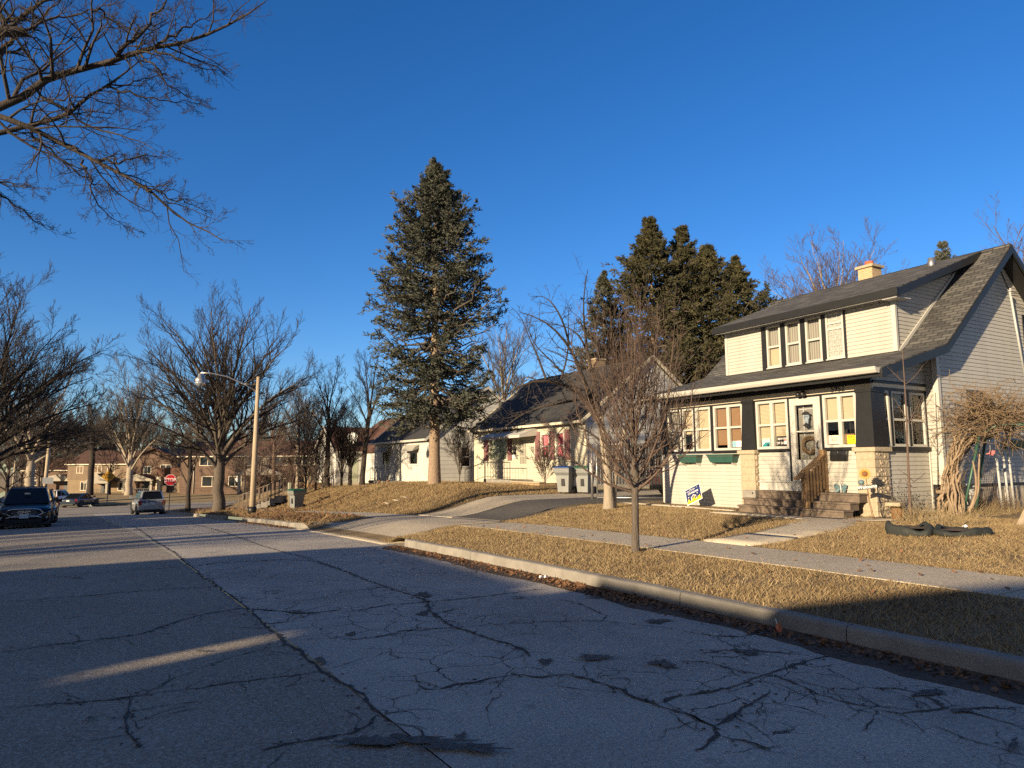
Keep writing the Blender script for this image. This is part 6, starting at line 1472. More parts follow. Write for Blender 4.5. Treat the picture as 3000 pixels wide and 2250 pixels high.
# remaining crown of the same tree, outside the frame
E1 = dome(7, rng, (0, 0, 8), 4.2, 5, 5); keep = E1[:, 0] < .6; E1 = E1[keep]; S1 = np.tile(tp[5] - o3, (len(E1), 1))
X1 = bez(S1, S1 + (E1 - S1) * .4 + [0, 0, .8], E1, 8, rng, .04); rx1 = np.tile(np.linspace(.11, .02, 8), (len(E1), 1))
X2, Rx2 = grow(X1, rx1, 4, rng, .2, 1, (30, 60), .4, 4, .2, .1, .6, .35, .006); X3, Rx3 = grow(X2, Rx2, 7, rng, .2, 1, (30, 60), .45, 3, .2, .1, .6, .35, .005)
meshchains('crown', [(A - o3, Ra, 4), (Bq - o3, Rb, 3), (Cq - o3, Rc, 3), (Dq - o3, Rd, 3), (X1, rx1, 5), (X2, Rx2, 3)], M['bark_dark'], nt_)
# street trees along the left verge outside the frame: their shadows stripe the road
bare_tree('bare tree in a back yard across the street outside the frame', gl(-31, 10.5), h=11.5, rx=4.4, rt=.36, fork=3.6, ftop=5.5, nl=12, lv=((8, .4), (7, .5), (5, .5)), seed=71, rmin=.007)
bare_tree('slender bare tree in the yard across the street outside the frame', gl(-35, 15.5), h=11.5, rx=4.4, rt=.26, fork=3, ftop=5.5, nl=12, lv=((8, .4), (7, .5), (5, .5)), seed=72, rmin=.007)

# small street tree with upswept twigs
yt = (7.95, 8.77); rng = np.random.RandomState(5)
t = thing('young_tree', 'small street tree with pale trunk and dense upswept reddish twigs on the near lawn', 'tree', gl(*yt))
tp = np.array([(0, 0, -.1), (.0, 0, .12), (.01, 0, .5), (.02, 0, .95), (.03, .0, 1.15), (.02, .01, 1.7), (.0, .0, 2.3), (.01, 0, 3.0), (.03, 0, 3.65)])
tr = np.array([.095, .066, .060, .058, .066, .044, .034, .022, .010])
n = 36; az = np.arange(n) * 2.39996 + .4; q = np.linspace(0, 1, n)
S = np.stack([np.interp(.95 + 1.5 * q ** 1.3, tp[:, 2], tp[:, i]) for i in range(3)], 1)
out = np.stack([np.cos(az), np.sin(az), 0 * az], 1); Lr = (1.3 - .9 * q) * rng.uniform(.7, 1.1, n); hz = (1.35 + 1.65 * rng.uniform(.35, 1, n) - S[:, 2] * .25) * np.where(q < .3, rng.uniform(.35, .9, n), 1)
E_ = S + out * Lr[:, None] + np.array([0, 0, 1]) * hz[:, None]; E_[:, 2] = np.minimum(E_[:, 2], 4.05)
C_ = S + out * (Lr * .85)[:, None] + np.array([0, 0, 1]) * (hz * .28)[:, None]
P1 = bez(S, C_, E_, 10, rng, .03); r1 = np.clip(.024 - .012 * q, .007, 1)[:, None] * np.linspace(1, .16, 10)[None]
meshchains('trunk', [(tp[None], tr[None], 12)], M['bark'], t)
A, Ra = grow(P1, r1, 11, rng, .12, 1, (22, 60), .36, 5, .14, .22, .6, .35, .0026)
Bq, Rb = grow(A, Ra, 7, rng, .15, 1, (20, 55), .42, 4, .12, .24, .7, .45, .0021)
Cq, Rc = grow(Bq, Rb, 2, rng, .2, 1, (20, 55), .45, 3, .15, .15, .75, .5, .0018)
meshchains('crown', [(P1, np.maximum(r1, .0035), 6), (A, Ra, 4), (Bq, Rb, 3), (Cq, Rc, 3)], M['bark_red'], t)

# pruned old tree with pale trunk on the edge of the drive
ot = (12.6, 14.9); t = thing('old_tree', 'old pruned tree with pale trunk and crooked dark branches beside the driveway', 'tree', gl(*ot)); o3 = np.array(t.location); D0 = 19.3
px = lambda l_, dz_=0: np.array([PX(a, c, D0 + dz_ + .5 * math.sin(i * 1.1 + a)) for i, (a, c) in enumerate(l_)])
tk = np.array([PX(1784, 1497, D0), PX(1783, 1440, D0), PX(1779, 1380, D0), PX(1772, 1320, D0), PX(1765, 1265, D0), PX(1758, 1210, D0)])
tk2 = np.array([PX(1798, 1496, D0 + .1), PX(1800, 1440, D0 + .1), PX(1803, 1380, D0 + .1), PX(1815, 1310, D0), PX(1832, 1262, D0 - .2), PX(1838, 1235, D0 - .3)])
lim = [([(1762, 1250), (1735, 1190), (1690, 1140), (1640, 1122), (1565, 1106), (1500, 1140), (1450, 1185)], .085), ([(1760, 1220), (1722, 1150), (1685, 1040), (1640, 975), (1590, 930), (1525, 915)], .07),
       ([(1758, 1215), (1742, 1120), (1716, 1020), (1712, 950), (1705, 880), (1722, 790)], .06), ([(1668, 1010), (1655, 955), (1630, 900), (1595, 866), (1560, 868)], .035), ([(1600, 1112), (1570, 1030), (1545, 980), (1525, 915), (1498, 900)], .035),
       ([(1640, 1122), (1660, 1060), (1668, 990), (1662, 920), (1672, 890)], .03), ([(1715, 1165), (1650, 1180), (1580, 1190), (1500, 1230), (1455, 1275)], .05), ([(1835, 1250), (1862, 1190), (1890, 1120), (1900, 1060)], .05), ([(1760, 1230), (1790, 1150), (1820, 1080), (1835, 990)], .05),
       ([(1720, 1030), (1700, 985), (1660, 955), (1610, 950)], .03), ([(1690, 1140), (1620, 1060), (1560, 1010), (1545, 955), (1540, 930)], .03), ([(1740, 1180), (1690, 1220), (1640, 1260), (1600, 1320)], .035), ([(1770, 1300), (1720, 1260), (1660, 1240), (1610, 1265)], .035)]
P1 = np.stack([resample(px(l_, .2 * k - 1), 11) for k, (l_, _) in enumerate(lim)]); r1 = np.maximum(np.stack([r_ * np.linspace(1, .14, 11) for _, r_ in lim]), .007)
tkr = [.175, .128, .118, .112, .10, .085]
b_ = [(resample(tk, 12)[None] - o3, np.interp(np.linspace(0, 1, 12), np.linspace(0, 1, 6), tkr)[None], 12), (resample(tk2, 12)[None] - o3, np.interp(np.linspace(0, 1, 12), np.linspace(0, 1, 6), [.09, .062, .056, .055, .055, .05])[None], 10)]
meshchains('trunk', b_, M['bark_pale'], t)
rng = np.random.RandomState(8)
A, Ra = grow(P1, r1, 11, rng, .15, 1, (35, 75), .28, 5, .25, .03, .5, .3, .005); Bq, Rb = grow(A, Ra, 6, rng, .15, 1, (35, 70), .4, 4, .25, .0, .6, .4, .004)
meshchains('crown', [(P1 - o3, r1, 7), (A - o3, Ra, 4), (Bq - o3, Rb, 3)], M['bark_dark'], t)

# sapling whip by the porch corner
sp_ = PX(2668, 1515, 14.7); t = thing('sapling', 'thin bare sapling whip standing in front of the porch side windows', 'tree', gl(sp_[0], sp_[1])); o3 = np.array(t.location)
P0 = resample([PX(2668, 1522, 14.7), PX(2660, 1350, 14.7), PX(2655, 1200, 14.7), PX(2650, 1120, 14.7), PX(2645, 1040, 14.7), PX(2643, 1022, 14.7)], 12)
lim = [[(2655, 1125), (2630, 1105), (2600, 1075)], [(2655, 1125), (2685, 1100), (2705, 1068)], [(2662, 1240), (2680, 1205), (2700, 1160)], [(2663, 1235), (2705, 1205), (2735, 1155)], [(2664, 1240), (2640, 1200), (2618, 1165)], [(2676, 1410), (2655, 1390), (2630, 1374)], [(2676, 1412), (2695, 1400), (2712, 1385)], [(2676, 1430), (2655, 1410), (2648, 1400)]]
P1 = np.stack([resample([PX(a, c, 14.7 + .1 * k) for k, (a, c) in enumerate(l_)], 6) for l_ in lim])
meshchains('trunk', [(P0[None] - o3, np.linspace(.032, .008, 12)[None], 8)], M['bark_red'], t); rng = np.random.RandomState(3)
A, Ra = grow(P1, np.tile(np.linspace(.009, .003, 6), (len(lim), 1)), 3, rng, .3, 1, (30, 60), .3, 3, .1, .1, .7, .5, .002)
meshchains('crown', [(P1 - o3, np.tile(np.linspace(.009, .004, 6), (len(lim), 1)), 4), (A - o3, Ra, 3)], M['bark_red'], t)

# ------------------------------------------------------------------ conifers
def sprigs(S, Dr, L, W, rng):
    """needle sprays: three crossed tapering blades round each axis"""
    N = len(S); g = rng.normal(0, 1, (N, 3)); u = np.cross(Dr, g); u /= np.linalg.norm(u, axis=1)[:, None] + 1e-9; v = np.cross(Dr, u); V = []; F = []
    for k in range(3):
        a = k * math.pi / 3; s_ = u * math.cos(a) + v * math.sin(a)
        q = [S - Dr * L[:, None] * .15, S + Dr * L[:, None] * .35 + s_ * W[:, None], S + Dr * L[:, None], S + Dr * L[:, None] * .35 - s_ * W[:, None]]
        V.append(np.stack(q, 1))
    V = np.concatenate(V).reshape(-1, 3); F = np.arange(len(V)).reshape(-1, 4); return V, F
def conifer(label, loc, h, prof_w, z0, rt, nb, seed, m='needle', group=None, sparse=.0, name='spruce_tree', tops=None, dens=1.0, ss=1.0):
    rng = np.random.RandomState(seed); t = thing(name, label, 'tree', loc, 0, group)
    zz = np.linspace(0, 1, 12); tp = np.stack([rng.normal(0, .03, 12).cumsum() * .5, rng.normal(0, .03, 12).cumsum() * .5, zz * h * .975 - .2 * (zz == 0)], 1)
    tr = rt * (1.0 - zz) ** .8 + .015; tr[0] *= 1.2
    u = rng.uniform(0, 1, nb); z = z0 + (h * .985 - z0) * (1 - (1 - np.sort(u)) ** 1.0)
    z = z0 + (h * .985 - z0) * np.round((z - z0) / (h - z0) * 26 + rng.normal(0, .22, nb)) / 26; z = np.clip(z, z0, h * .985)
    az = np.arange(nb) * 2.39996 + rng.normal(0, .3, nb); f = z / h
    wh = np.round((z - z0) / (h - z0) * 26).astype(int); Lb = np.interp(f, *prof_w) * rng.uniform(.78 if h < 16 and rt > .25 else .72, 1.14, 60)[np.clip(wh, 0, 59)] * rng.uniform(.68, 1.08, nb) + .12
    el = np.radians(np.interp(f, [0, .3, .6, .85, 1], [-16, -8, 8, 32, 70])) + rng.normal(0, .10, nb)
    d = np.stack([np.cos(az) * np.cos(el), np.sin(az) * np.cos(el), np.sin(el)], 1)
    k = 8; tt = np.linspace(0, 1, k); B0 = np.stack([np.interp(z, tp[:, 2], tp[:, i]) for i in range(3)], 1); B0[:, 2] = z
    P = B0[:, None] + d[:, None] * (Lb[:, None] * tt)[..., None]
    sag = (-.14 * np.sin(tt * math.pi * .8) + .16 * tt ** 3); P[:, :, 2] += sag[None] * Lb[:, None]; P[:, 1:] += rng.normal(0, .03, (nb, k - 1, 3)) * Lb[:, None, None]
    Rr = (.012 + .017 * Lb)[:, None] * np.linspace(1, .2, k)[None]
    meshchains('trunk', [(tp[None], tr[None], 10)], M['bark_spruce'], t); meshchains('boughs', [(P, Rr, 5)], M['bark'], t)
    # flat branchlets either side of each bough
    nbl = 13; ar = np.arange(nb)[:, None]; fr_ = np.clip(.24 + .76 * (np.arange(nbl)[None] + rng.uniform(0, 1, (nb, nbl))) / nbl, 0, .999)
    live = rng.uniform(0, 1, nb) > np.where(f < .5, sparse, sparse * .4)
    x = fr_ * (k - 1); i0 = x.astype(int); w_ = (x - i0)[..., None]; S = P[ar, i0] * (1 - w_) + P[ar, i0 + 1] * w_
    T = P[ar, i0 + 1] - P[ar, i0]; T /= np.linalg.norm(T, axis=2, keepdims=True); sd = np.cross(T, [0, 0, 1.]); sd /= np.linalg.norm(sd, axis=2, keepdims=True) + 1e-9
    sg_ = np.where(rng.rand(nb, nbl) < .5, -1., 1.)[..., None]
    bd = T * .75 + sd * sg_ * rng.uniform(.3, .9, (nb, nbl, 1)) + np.array([0, 0, 1]) * rng.normal(-.12, .22, (nb, nbl, 1)); bd /= np.linalg.norm(bd, axis=2, keepdims=True)
    bl = (Lb[:, None] * .30 * (1.15 - .6 * fr_) + .10) * rng.uniform(.6, 1.3, (nb, nbl))
    ns = max(3, int(7 * dens)); q = rng.uniform(.1, 1, (nb, nbl, ns))
    Sp = S[:, :, None] + bd[:, :, None] * (bl[..., None] * q)[..., None] + rng.normal(0, .05, (nb, nbl, ns, 3)) * np.array([1, 1, .8]); Sp[..., 2] -= .22 * q ** 2 * bl[..., None]
    Dp = bd[:, :, None] * 1.0 + rng.normal(0, .55, (nb, nbl, ns, 3)); Dp /= np.linalg.norm(Dp, axis=3, keepdims=True)
    kp = np.broadcast_to(live[:, None, None], q.shape) & (rng.rand(*q.shape) < .93)
    Sp = Sp[kp]; Dp = Dp[kp]; n = len(Sp)
    V, F = sprigs(Sp, Dp, .17 * ss * rng.uniform(.6, 1.35, n), .024 * ss * rng.uniform(.7, 1.3, n), rng)
    npmesh('crown', V, F, M[m], t); return t

W1 = ([0, .2, .30, .42, .50, .58, .68, .80, .90, .97, 1], [2.4, 3.0, 2.9, 3.0, 3.5, 3.25, 2.75, 1.55, .7, .22, .02])
conifer('tall lone blue green spruce with bare lower trunk on the cottage lawn', gl(14.6, 29.9), 15.9, W1, 3.3, .27, 340, 3, sparse=.36, dens=2.8)
WS = ([0, .4, .6, .72, .82, .9, .96, 1], [5.6, 5.0, 4.1, 2.9, 1.6, .8, .3, .03])
for i, (lb, px, D, top, sc_, m_, nb) in enumerate([
    ('tallest spruce of the cluster behind the cottages', 1902, 46, 640, .95, 'needle2', 300),
    ('spruce with a leaning tip just right of the tallest one', 2000, 48, 662, .8, 'needle2', 260),
    ('broad dark spruce in the middle of the cluster, nearest the dormer', 2068, 46.5, 722, 1.0, 'needle2', 280),
    ('spruce at the right end of the cluster beside the dormer roof', 2152, 47, 770, .9, 'needle2', 250),
    ('slim pale spruce at the left end of the cluster, behind the small street tree', 1766, 50, 812, .62, 'needle', 210),
    ('distant blue green spruce tip above the white house ridge', 2760, 62, 702, .85, 'needle', 230)]):
    p_ = PX(px, top, D); x_, y_ = p_[0], p_[1]
    conifer(lb, (x_, y_, .4), p_[2] - .1, (WS[0], [v * sc_ for v in WS[1]]), 1.5, .22, nb, 80 + i, m=m_, dens=2.1, ss=1.25, sparse=.1)

# ================================================================== VEHICLES
def car(label, loc, rz, paint, L=4.63, W=1.84, H=1.66, kind='suv', plate_txt='', front=True, rear=True, cat='car', name='parked_car', brand=None, trim='chrome'):
    """local +x is the nose; built as a lofted lower body, a tapered cabin, and glass, lamps, wheels and trim as parts"""
    c = thing(name, label, cat, loc, R(rz)); hw = W / 2; hl = L / 2
    bz = .62 * H if kind == 'suv' else .64 * H
    bz = bz if kind == 'suv' else .93
    if kind == 'suv': st = [(-hl, .45, bz - .10, .86), (-hl + .10, .28, bz - .02, .95), (-hl + .5, .24, bz + .02, 1), (-.6, .22, bz, 1), (.75, .22, bz - .01, 1), (1.0, .22, bz - .02, 1), (hl - .55, .24, bz - .07, .985), (hl - .16, .26, bz - .15, .94), (hl - .02, .34, bz - .30, .86)]
    else: st = [(-hl, .48, bz - .10, .82), (-hl + .10, .30, bz + .02, .92), (-hl + .55, .22, bz + .03, .99), (-.6, .2, bz - .02, 1), (.75, .2, bz - .05, 1), (1.0, .2, bz - .08, 1), (hl - .6, .22, bz - .18, .97), (hl - .15, .26, bz - .28, .88), (hl, .34, bz - .38, .78)]
    sec = [(0, 0), (.86, 0), (.97, .08), (1, .32), (1, .62), (.975, .86), (.90, .97), (.72, 1), (0, 1.02)]
    V = []; n = 2 * len(sec) - 2
    for x, z0, z1, f in st:
        ring = [(y, z) for y, z in sec] + [(-y, z) for y, z in sec[-2:0:-1]]
        for y, z in ring: V.append((x, y * hw * f, z0 + (z1 - z0) * z))
    F = [(i * n + j, (i + 1) * n + j, (i + 1) * n + (j + 1) % n, i * n + (j + 1) % n) for i in range(len(st) - 1) for j in range(n)] + [tuple(range(n)), tuple((len(st) - 1) * n + j for j in range(n))[::-1]]
    b = MB(); b.add(V, F, True); body = b.build('body', M[paint], c)
    ss_ = body.modifiers.new('smooth', 'SUBSURF'); ss_.levels = 1; ss_.render_levels = 1
    if kind == 'suv': base = [(-hl + .12, bz - .02), (1.02, bz - .02)]; top = [(-hl + .42, H), (.15, H - .01)]
    else: base = [(-hl + .55, bz), (1.15, bz - .06)]; top = [(-.95, H), (.15, H)]
    bw, tw = hw * .90, hw * .70
    def cab(s0, s1):
        V = [(base[0][0] - s0, -bw - s1, base[0][1]), (base[1][0] + s0, -bw - s1, base[1][1]), (base[1][0] + s0, bw + s1, base[1][1]), (base[0][0] - s0, bw + s1, base[0][1]),
             (top[0][0] - s0, -tw - s1, top[0][1]), (top[1][0] + s0, -tw - s1, top[1][1]), (top[1][0] + s0, tw + s1, top[1][1]), (top[0][0] - s0, tw + s1, top[0][1])]
        return [np.array(v) for v in V]
    V = cab(0, 0); b = MB(); b.add(V, [(0, 3, 2, 1), (4, 5, 6, 7), (0, 1, 5, 4), (1, 2, 6, 5), (2, 3, 7, 6), (3, 0, 4, 7)]); b.build('cabin', M[paint], c, .05)
    G = cab(.012, .012)
    def quad(name_, a, d, e, f, u0, u1, v0, v1):
        P_ = lambda u, v: (1 - v) * ((1 - u) * a + u * d) + v * ((1 - u) * f + u * e)
        q = MB(); q.add([P_(u0, v0), P_(u1, v0), P_(u1, v1), P_(u0, v1)], [(0, 1, 2, 3)]); return q.build(name_, M['carglass'], c)
    quad('windshield', G[1], G[2], G[6], G[5], .05, .95, .04, .93)
    rw = quad('rear_window', G[3], G[0], G[4], G[7], .08, .92, .16 if kind == 'suv' else .06, .92)
    for a, d, e, f in ((G[0], G[1], G[5], G[4]), (G[2], G[3], G[7], G[6])):
        f1 = a is G[2]
        for u0, u1 in ((.05, .30), (.33, .60), (.63, .94)):
            if f1: u0, u1 = 1 - u1, 1 - u0
            quad('side_window', a, d, e, f, u0, u1, .06, .92)
    # lower cladding, bumpers
    b = MB(); b.box((-hl + .12, -hw * .93, .20), (hl - .12, hw * .93, .40)); b.build('sill', M['dkmetal'], c, .03)
    if kind == 'suv':
        b = MB()
        for s_ in (-1, 1): b.bar((top[0][0] + .15, s_ * tw * .92, H + .05), (top[1][0] - .1, s_ * tw * .92, H + .045), .035, .03); b.bar((top[0][0] + .2, s_ * tw * .92, H - .02), (top[0][0] + .2, s_ * tw * .92, H + .05), .03, .03); b.bar((top[1][0] - .2, s_ * tw * .92, H - .02), (top[1][0] - .2, s_ * tw * .92, H + .05), .03, .03)
        b.build('roof_rail', M['dkmetal'], c)
    wr_ = .36 if kind == 'suv' else .32
    for wx in (hl - .92, -hl + .98):
        for s_ in (-1, 1):
            b = MB(); b.lathe((wx, s_ * (hw - .11), wr_), [(wr_ * .62, -.11), (wr_ * .93, -.11), (wr_, -.07), (wr_, .07), (wr_ * .93, .11), (wr_ * .62, .11)], 26, 'y'); wh = b.build('wheel', M['rubber'], c)
            b = MB(); b.lathe((wx, s_ * (hw - .02), wr_), [(wr_ * .66, -s_ * .02), (wr_ * .62, s_ * .015), (wr_ * .5, -s_ * .03), (.03, -s_ * .02)], 20, 'y')
            for k in range(5):
                a = k * 2 * math.pi / 5 + .3; b.bar((wx, s_ * (hw - .02), wr_), (wx + math.cos(a) * wr_ * .6, s_ * (hw - .012), wr_ + math.sin(a) * wr_ * .6), .07, .03, (0, 1, 0))
            b.build('rim', M['rim'], wh)
            b = MB(); V2 = []; arc = [(math.cos(a), math.sin(a)) for a in np.linspace(-.25, math.pi + .25, 18)]
            for ca, sa in arc:
                for r_ in (wr_ + .03, wr_ + .10):
                    for o_ in (-.10, .012): V2.append((wx + ca * r_, s_ * (hw + o_), wr_ + sa * r_))
            b.add(V2, [(4 * i + a_, 4 * i + 4 + a_, 4 * i + 4 + b_, 4 * i + b_) for i in range(17) for a_, b_ in ((0, 1), (1, 3), (3, 2), (2, 0))]); b.build('wheel_arch', M['dkmetal'], c)
            b = MB(); b.lathe((wx, s_ * (hw - .13), wr_), [(wr_ + .05, -.03), (wr_ + .05, .115)], 20, 'y'); b.build('wheel_well', M['room'], c)
    for s_ in (-1, 1):
        b = MB(); x_ = base[1][0] - .30; b.prism([(x_ + .08, s_ * (bw - .02), bz + .04), (x_ + .10, s_ * (hw + .19), bz + .06), (x_ + .10, s_ * (hw + .20), bz + .22), (x_ + .08, s_ * (hw + .02), bz + .20)], (-.12, 0, 0)); b.build('wing_mirror', M[paint], c, .02)
        for xx in (.25, -.75):
            b = MB(); b.bar((xx, s_ * (hw + .005), bz - .17), (xx - .2, s_ * (hw + .005), bz - .17), .03, .03); b.build('door_handle', M[trim], c)
    nx = hl + .0
    if front:
        for s_ in (-1, 1):
            b = MB(); b.prism([(nx - .10, s_ * hw * .60, bz - .21), (nx - .34, s_ * hw * .97, bz - .17), (nx - .30, s_ * hw * .97, bz - .36), (nx - .06, s_ * hw * .64, bz - .36)], (.03, s_ * .01, 0)); hl_ = b.build('headlight', M['carglass'], c, .01)
            b = MB(); b.tube([(nx - .03, s_ * hw * .66, bz - .33), (nx - .14, s_ * hw * .86, bz - .34), (nx - .25, s_ * hw * .99, bz - .22)], .014, 5); b.build('light_strip', M['lamp_w'], hl_)
            b = MB(); b.lathe((nx - .10, s_ * hw * .80, .52), [(.07, -.02), (.06, .02)], 12, 'x'); b.build('fog_lamp', M['lamp_w'], c)
        e = [(0, .60, .20), (0, .50, .28), (0, .18, .31)]
        half = [(.62, .0), (.52, .13), (.36, .17), (-.36, .17), (-.52, .13), (-.62, 0), (-.40, -.14), (.40, -.14)]
        gz_ = bz - .33; GX = nx + .045; cv = lambda y: GX - .16 * (y / hw) ** 2 - .02
        b = MB(); b.prism([(cv(y), y, gz_ + z) for y, z in half], (-.05, 0, 0)); gr = b.build('grille', M['ink'], c)
        b = MB(); pts = [(cv(y) + .012, y, gz_ + z) for y, z in half]; b.tube(pts + [pts[0]], .022, 6); b.build('grille_surround', M['chrome'], gr)
        b = MB()
        for k in range(-2, 3):
            pts = [(cv(y) + .006, y, gz_ + .055 * k + (.016 if i % 2 else -.016)) for i, y in enumerate(np.linspace(-.46 + .03 * abs(k), .46 - .03 * abs(k), 13))]; b.tube(pts, .008, 4)
        b.build('grille_mesh', M['metal'], gr)
        if brand: text(gr, brand, .16, (GX + .005, 0, gz_ + .03), (R(90), 0, R(90)), M['chrome'], 'emblem', .006, sx=1.25, bold=.004)
        b = MB(); b.tube([(nx - .22, -hw * .96, .50), (nx - .05, -hw * .62, .52), (nx + .035, -hw * .32, .60), (nx + .045, hw * .32, .60), (nx - .05, hw * .62, .52), (nx - .22, hw * .96, .50)], .017, 6); b.build('bumper_trim', M['chrome'], c)
        b = MB(); b.box((nx - .04, -.62, .30), (nx + .02, .62, .46)); b.build('lower_intake', M['ink'], c, .03)
        b = MB(); b.box((nx + .05, -.155, .51), (nx + .062, .155, .665)); pt = b.build('number_plate', M['plate'], c)
        if plate_txt: text(pt, plate_txt, .085, (nx + .064, 0, .58), (R(90), 0, R(90)), M['ink_b'], 'lettering', .001)
        b = MB(); b.box((.62, -.10, H - .26), (.66, .10, H - .20)); b.build('rear_view_mirror', M['lamp_w'], c)
    if rear:
        rx_ = -hl
        for s_ in (-1, 1):
            b = MB(); b.prism([(rx_ + .02, s_ * hw * .70, bz - .02), (rx_ + .16, s_ * hw * .965, bz - .0), (rx_ + .14, s_ * hw * .965, bz - .34), (rx_ + .0, s_ * hw * .76, bz - .32)], (-.035, s_ * .012, 0)); b.build('taillight', M['lamp_r'], c, .01)
        b = MB(); b.box((rx_ - .045, -hw * .84, .42), (rx_ + .1, hw * .84, .68)); b.build('bumper', M[paint], c, .04)
        b = MB(); b.box((rx_ - .03, -hw * .6, .30), (rx_ + .06, hw * .6, .43)); b.build('diffuser', M['dkmetal'], c, .02)
        b = MB(); b.box((rx_ - .02, -.155, bz - .28), (rx_ - .008, .155, bz - .13)); pt = b.build('number_plate', M['plate'], c)
        text(pt, '', .08, (0, 0, 0), (0, 0, 0), M['ink_b']) if False else None
        b = MB(); b.box((rx_ - .015, -.3, bz - .10), (rx_ + .01, .3, bz - .07)); b.build('tailgate_trim', M[trim], c)
        b = MB(); b.tube([(rx_ + .10, -.05, bz + .10), (rx_ + .14, .25, bz + .13), (rx_ + .15, .38, bz + .12)], .012, 5); b.build('rear_wiper', M['rubber'], c)
        if kind == 'suv':
            b = MB(); b.box((rx_ + .28, -tw * .85, H - .03), (rx_ + .46, tw * .85, H + .01)); b.build('spoiler', M[paint], c, .015)
    return c
gx_ = lambda x, y: float(prof(y)) - .03 * float(sstep(.3, 2.8, -x))
car('black SUV with chrome ringed grille parked facing the camera on the left', (-1.36, 36.6, gx_(-1.4, 36.6)), -90, 'paint_k', plate_txt='AFS-5074', brand='GMC', rear=True)
car('dark car parked close behind the black SUV with chrome grille', (-1.22, 42.8, gx_(-1.3, 42.8)), -91, 'paint_b', L=4.5, W=1.82, H=1.60)
sv = car('silver SUV seen from behind, stopped on the right near the stop sign', (5.15, 58.6, gx_(5.1, 58.6)), 93, 'paint_s', L=4.4, W=1.80, H=1.72, trim='dkmetal')
for k, (y_, z_) in enumerate(((.60, 1.02), (.47, 1.02), (.60, .91), (.48, .90))):
    b = MB(); b.box((-2.222, y_ - .045, z_ - .04), (-2.212, y_ + .045, z_ + .04)); b.build('sticker', M['ink' if k % 2 else 'navy'], sv)
car('dark blue sedan parked at the far kerb with its rear to the camera', (1.35, 88.4, float(prof(88.4))), 62, 'paint_b', L=4.8, W=1.82, H=1.46, kind='sedan')
car('white SUV parked behind the dark blue sedan', (-.65, 95.5, float(prof(95.5))), 66, 'paint_w', L=4.7, W=1.85, H=1.70)
car('red car half hidden behind the chain link gate', (20.8, 19.0, gz(19.5, 18) + .05), 1, 'paint_r', L=4.4, W=1.76, H=1.48, kind='sedan')

# wooden stair and rail on the bank behind the lamp post
q = thing('garden_stairs', 'wooden rail and stone stairs climbing the bank behind the street lamp', 'stairs', (*PX(702, 1470, 43)[:2], 0), R(-28)); q.location.z = gz(q.location.x, q.location.y) - .1
b = MB()
for i in range(6): b.box((i * .42, -.1, i * .16 - .3), (i * .42 + .46, 1.2, i * .16 + .10))
b.build('step', M['concrete'], q)
b = MB()
for i in range(12): x_ = i * .24; b.box((x_ - .03, -.18, x_ * .38), (x_ + .03, -.13, x_ * .38 + .95))
b.bar((-.15, -.155, .90), (2.8, -.155, 2.02), .07, .05); b.bar((-.1, -.155, .2), (2.7, -.155, 1.25), .05, .05); b.build('rail', M['wood'], q)
q = thing('stone_steps', 'short flight of pale stone steps set in the grass bank', 'stairs', (*PX(1130, 1482, 30)[:2], 0), R(-10)); q.location.z = gz(q.location.x, q.location.y)
b = MB()
for i in range(3): b.box((i * .38, -.5, i * .12 - .3), (i * .38 + .42, .5, i * .12 + .05))
b.build('step', M['walk'], q, .01)
q = thing('hydrant_marker', 'thin post with a pale green box on the slope above the lone cart', 'post', (*PX(846, 1488, 40)[:2], 0)); q.location.z = gz(q.location.x, q.location.y)
b = MB(); b.box((-.05, -.03, -.2), (.05, .03, 1.3)); b.build('post', M['plank'], q)
b = MB(); b.box((-.07, -.08, 1.05), (.07, .05, 1.42)); b.build('box', M['pale_shade'], q)

# ------------------------------------------------------------------ vine arch by the gable wall
ap = gl(17.2, 8.05)
ar = thing('garden_arch', 'green metal garden arch holding up the dry vine beside the gable', 'arch', ap); o3 = np.array(ar.location)
A_ = [(2818, 1512, 15.7, 2868, 1278, 15.8), (2856, 1506, 16.3, 2886, 1288, 16.4)]
Q1 = [(PX(a, c, d), PX(e, f, g_)) for a, c, d, e, f, g_ in A_]
off = np.array([.75, -1.25, 0.])
for k, (lo_, hi_) in enumerate(Q1 + [(l_ + off, h_ + off) for l_, h_ in Q1]):
    lo_ = lo_.copy(); lo_[2] = gz(lo_[0], lo_[1]) - .05
    b = MB(); b.tube([lo_ - o3, (lo_ * .5 + hi_ * .5) - o3, hi_ - o3], .03, 8); b.build('post', M['green_m'], ar)
b = MB()
for k in range(2):
    for h_ in (.35, .6, .8):
        s0, s1 = (0, 1) if k == 0 else (0, 1); d_ = off * k
        p0 = Q1[0][0] * (1 - h_) + Q1[0][1] * h_ + d_; p1 = Q1[1][0] * (1 - h_) + Q1[1][1] * h_ + d_; b.tube([p0 - o3, p1 - o3], .02, 6)
for k in range(2): p0 = Q1[k][1]; b.tube([p0 - o3, p0 + off * .25 + [0, 0, .25] - o3, p0 + off * .75 + [0, 0, .25] - o3, p0 + off - o3], .028, 8)
b.build('crossbar', M['green_m'], ar)
rng = np.random.RandomState(31)
vn = thing('dry_vine', 'thick tangled leafless vine sprawling over the green garden arch', 'vine', gl(16.9, 8.2)); o3 = np.array(vn.location)
paths = []
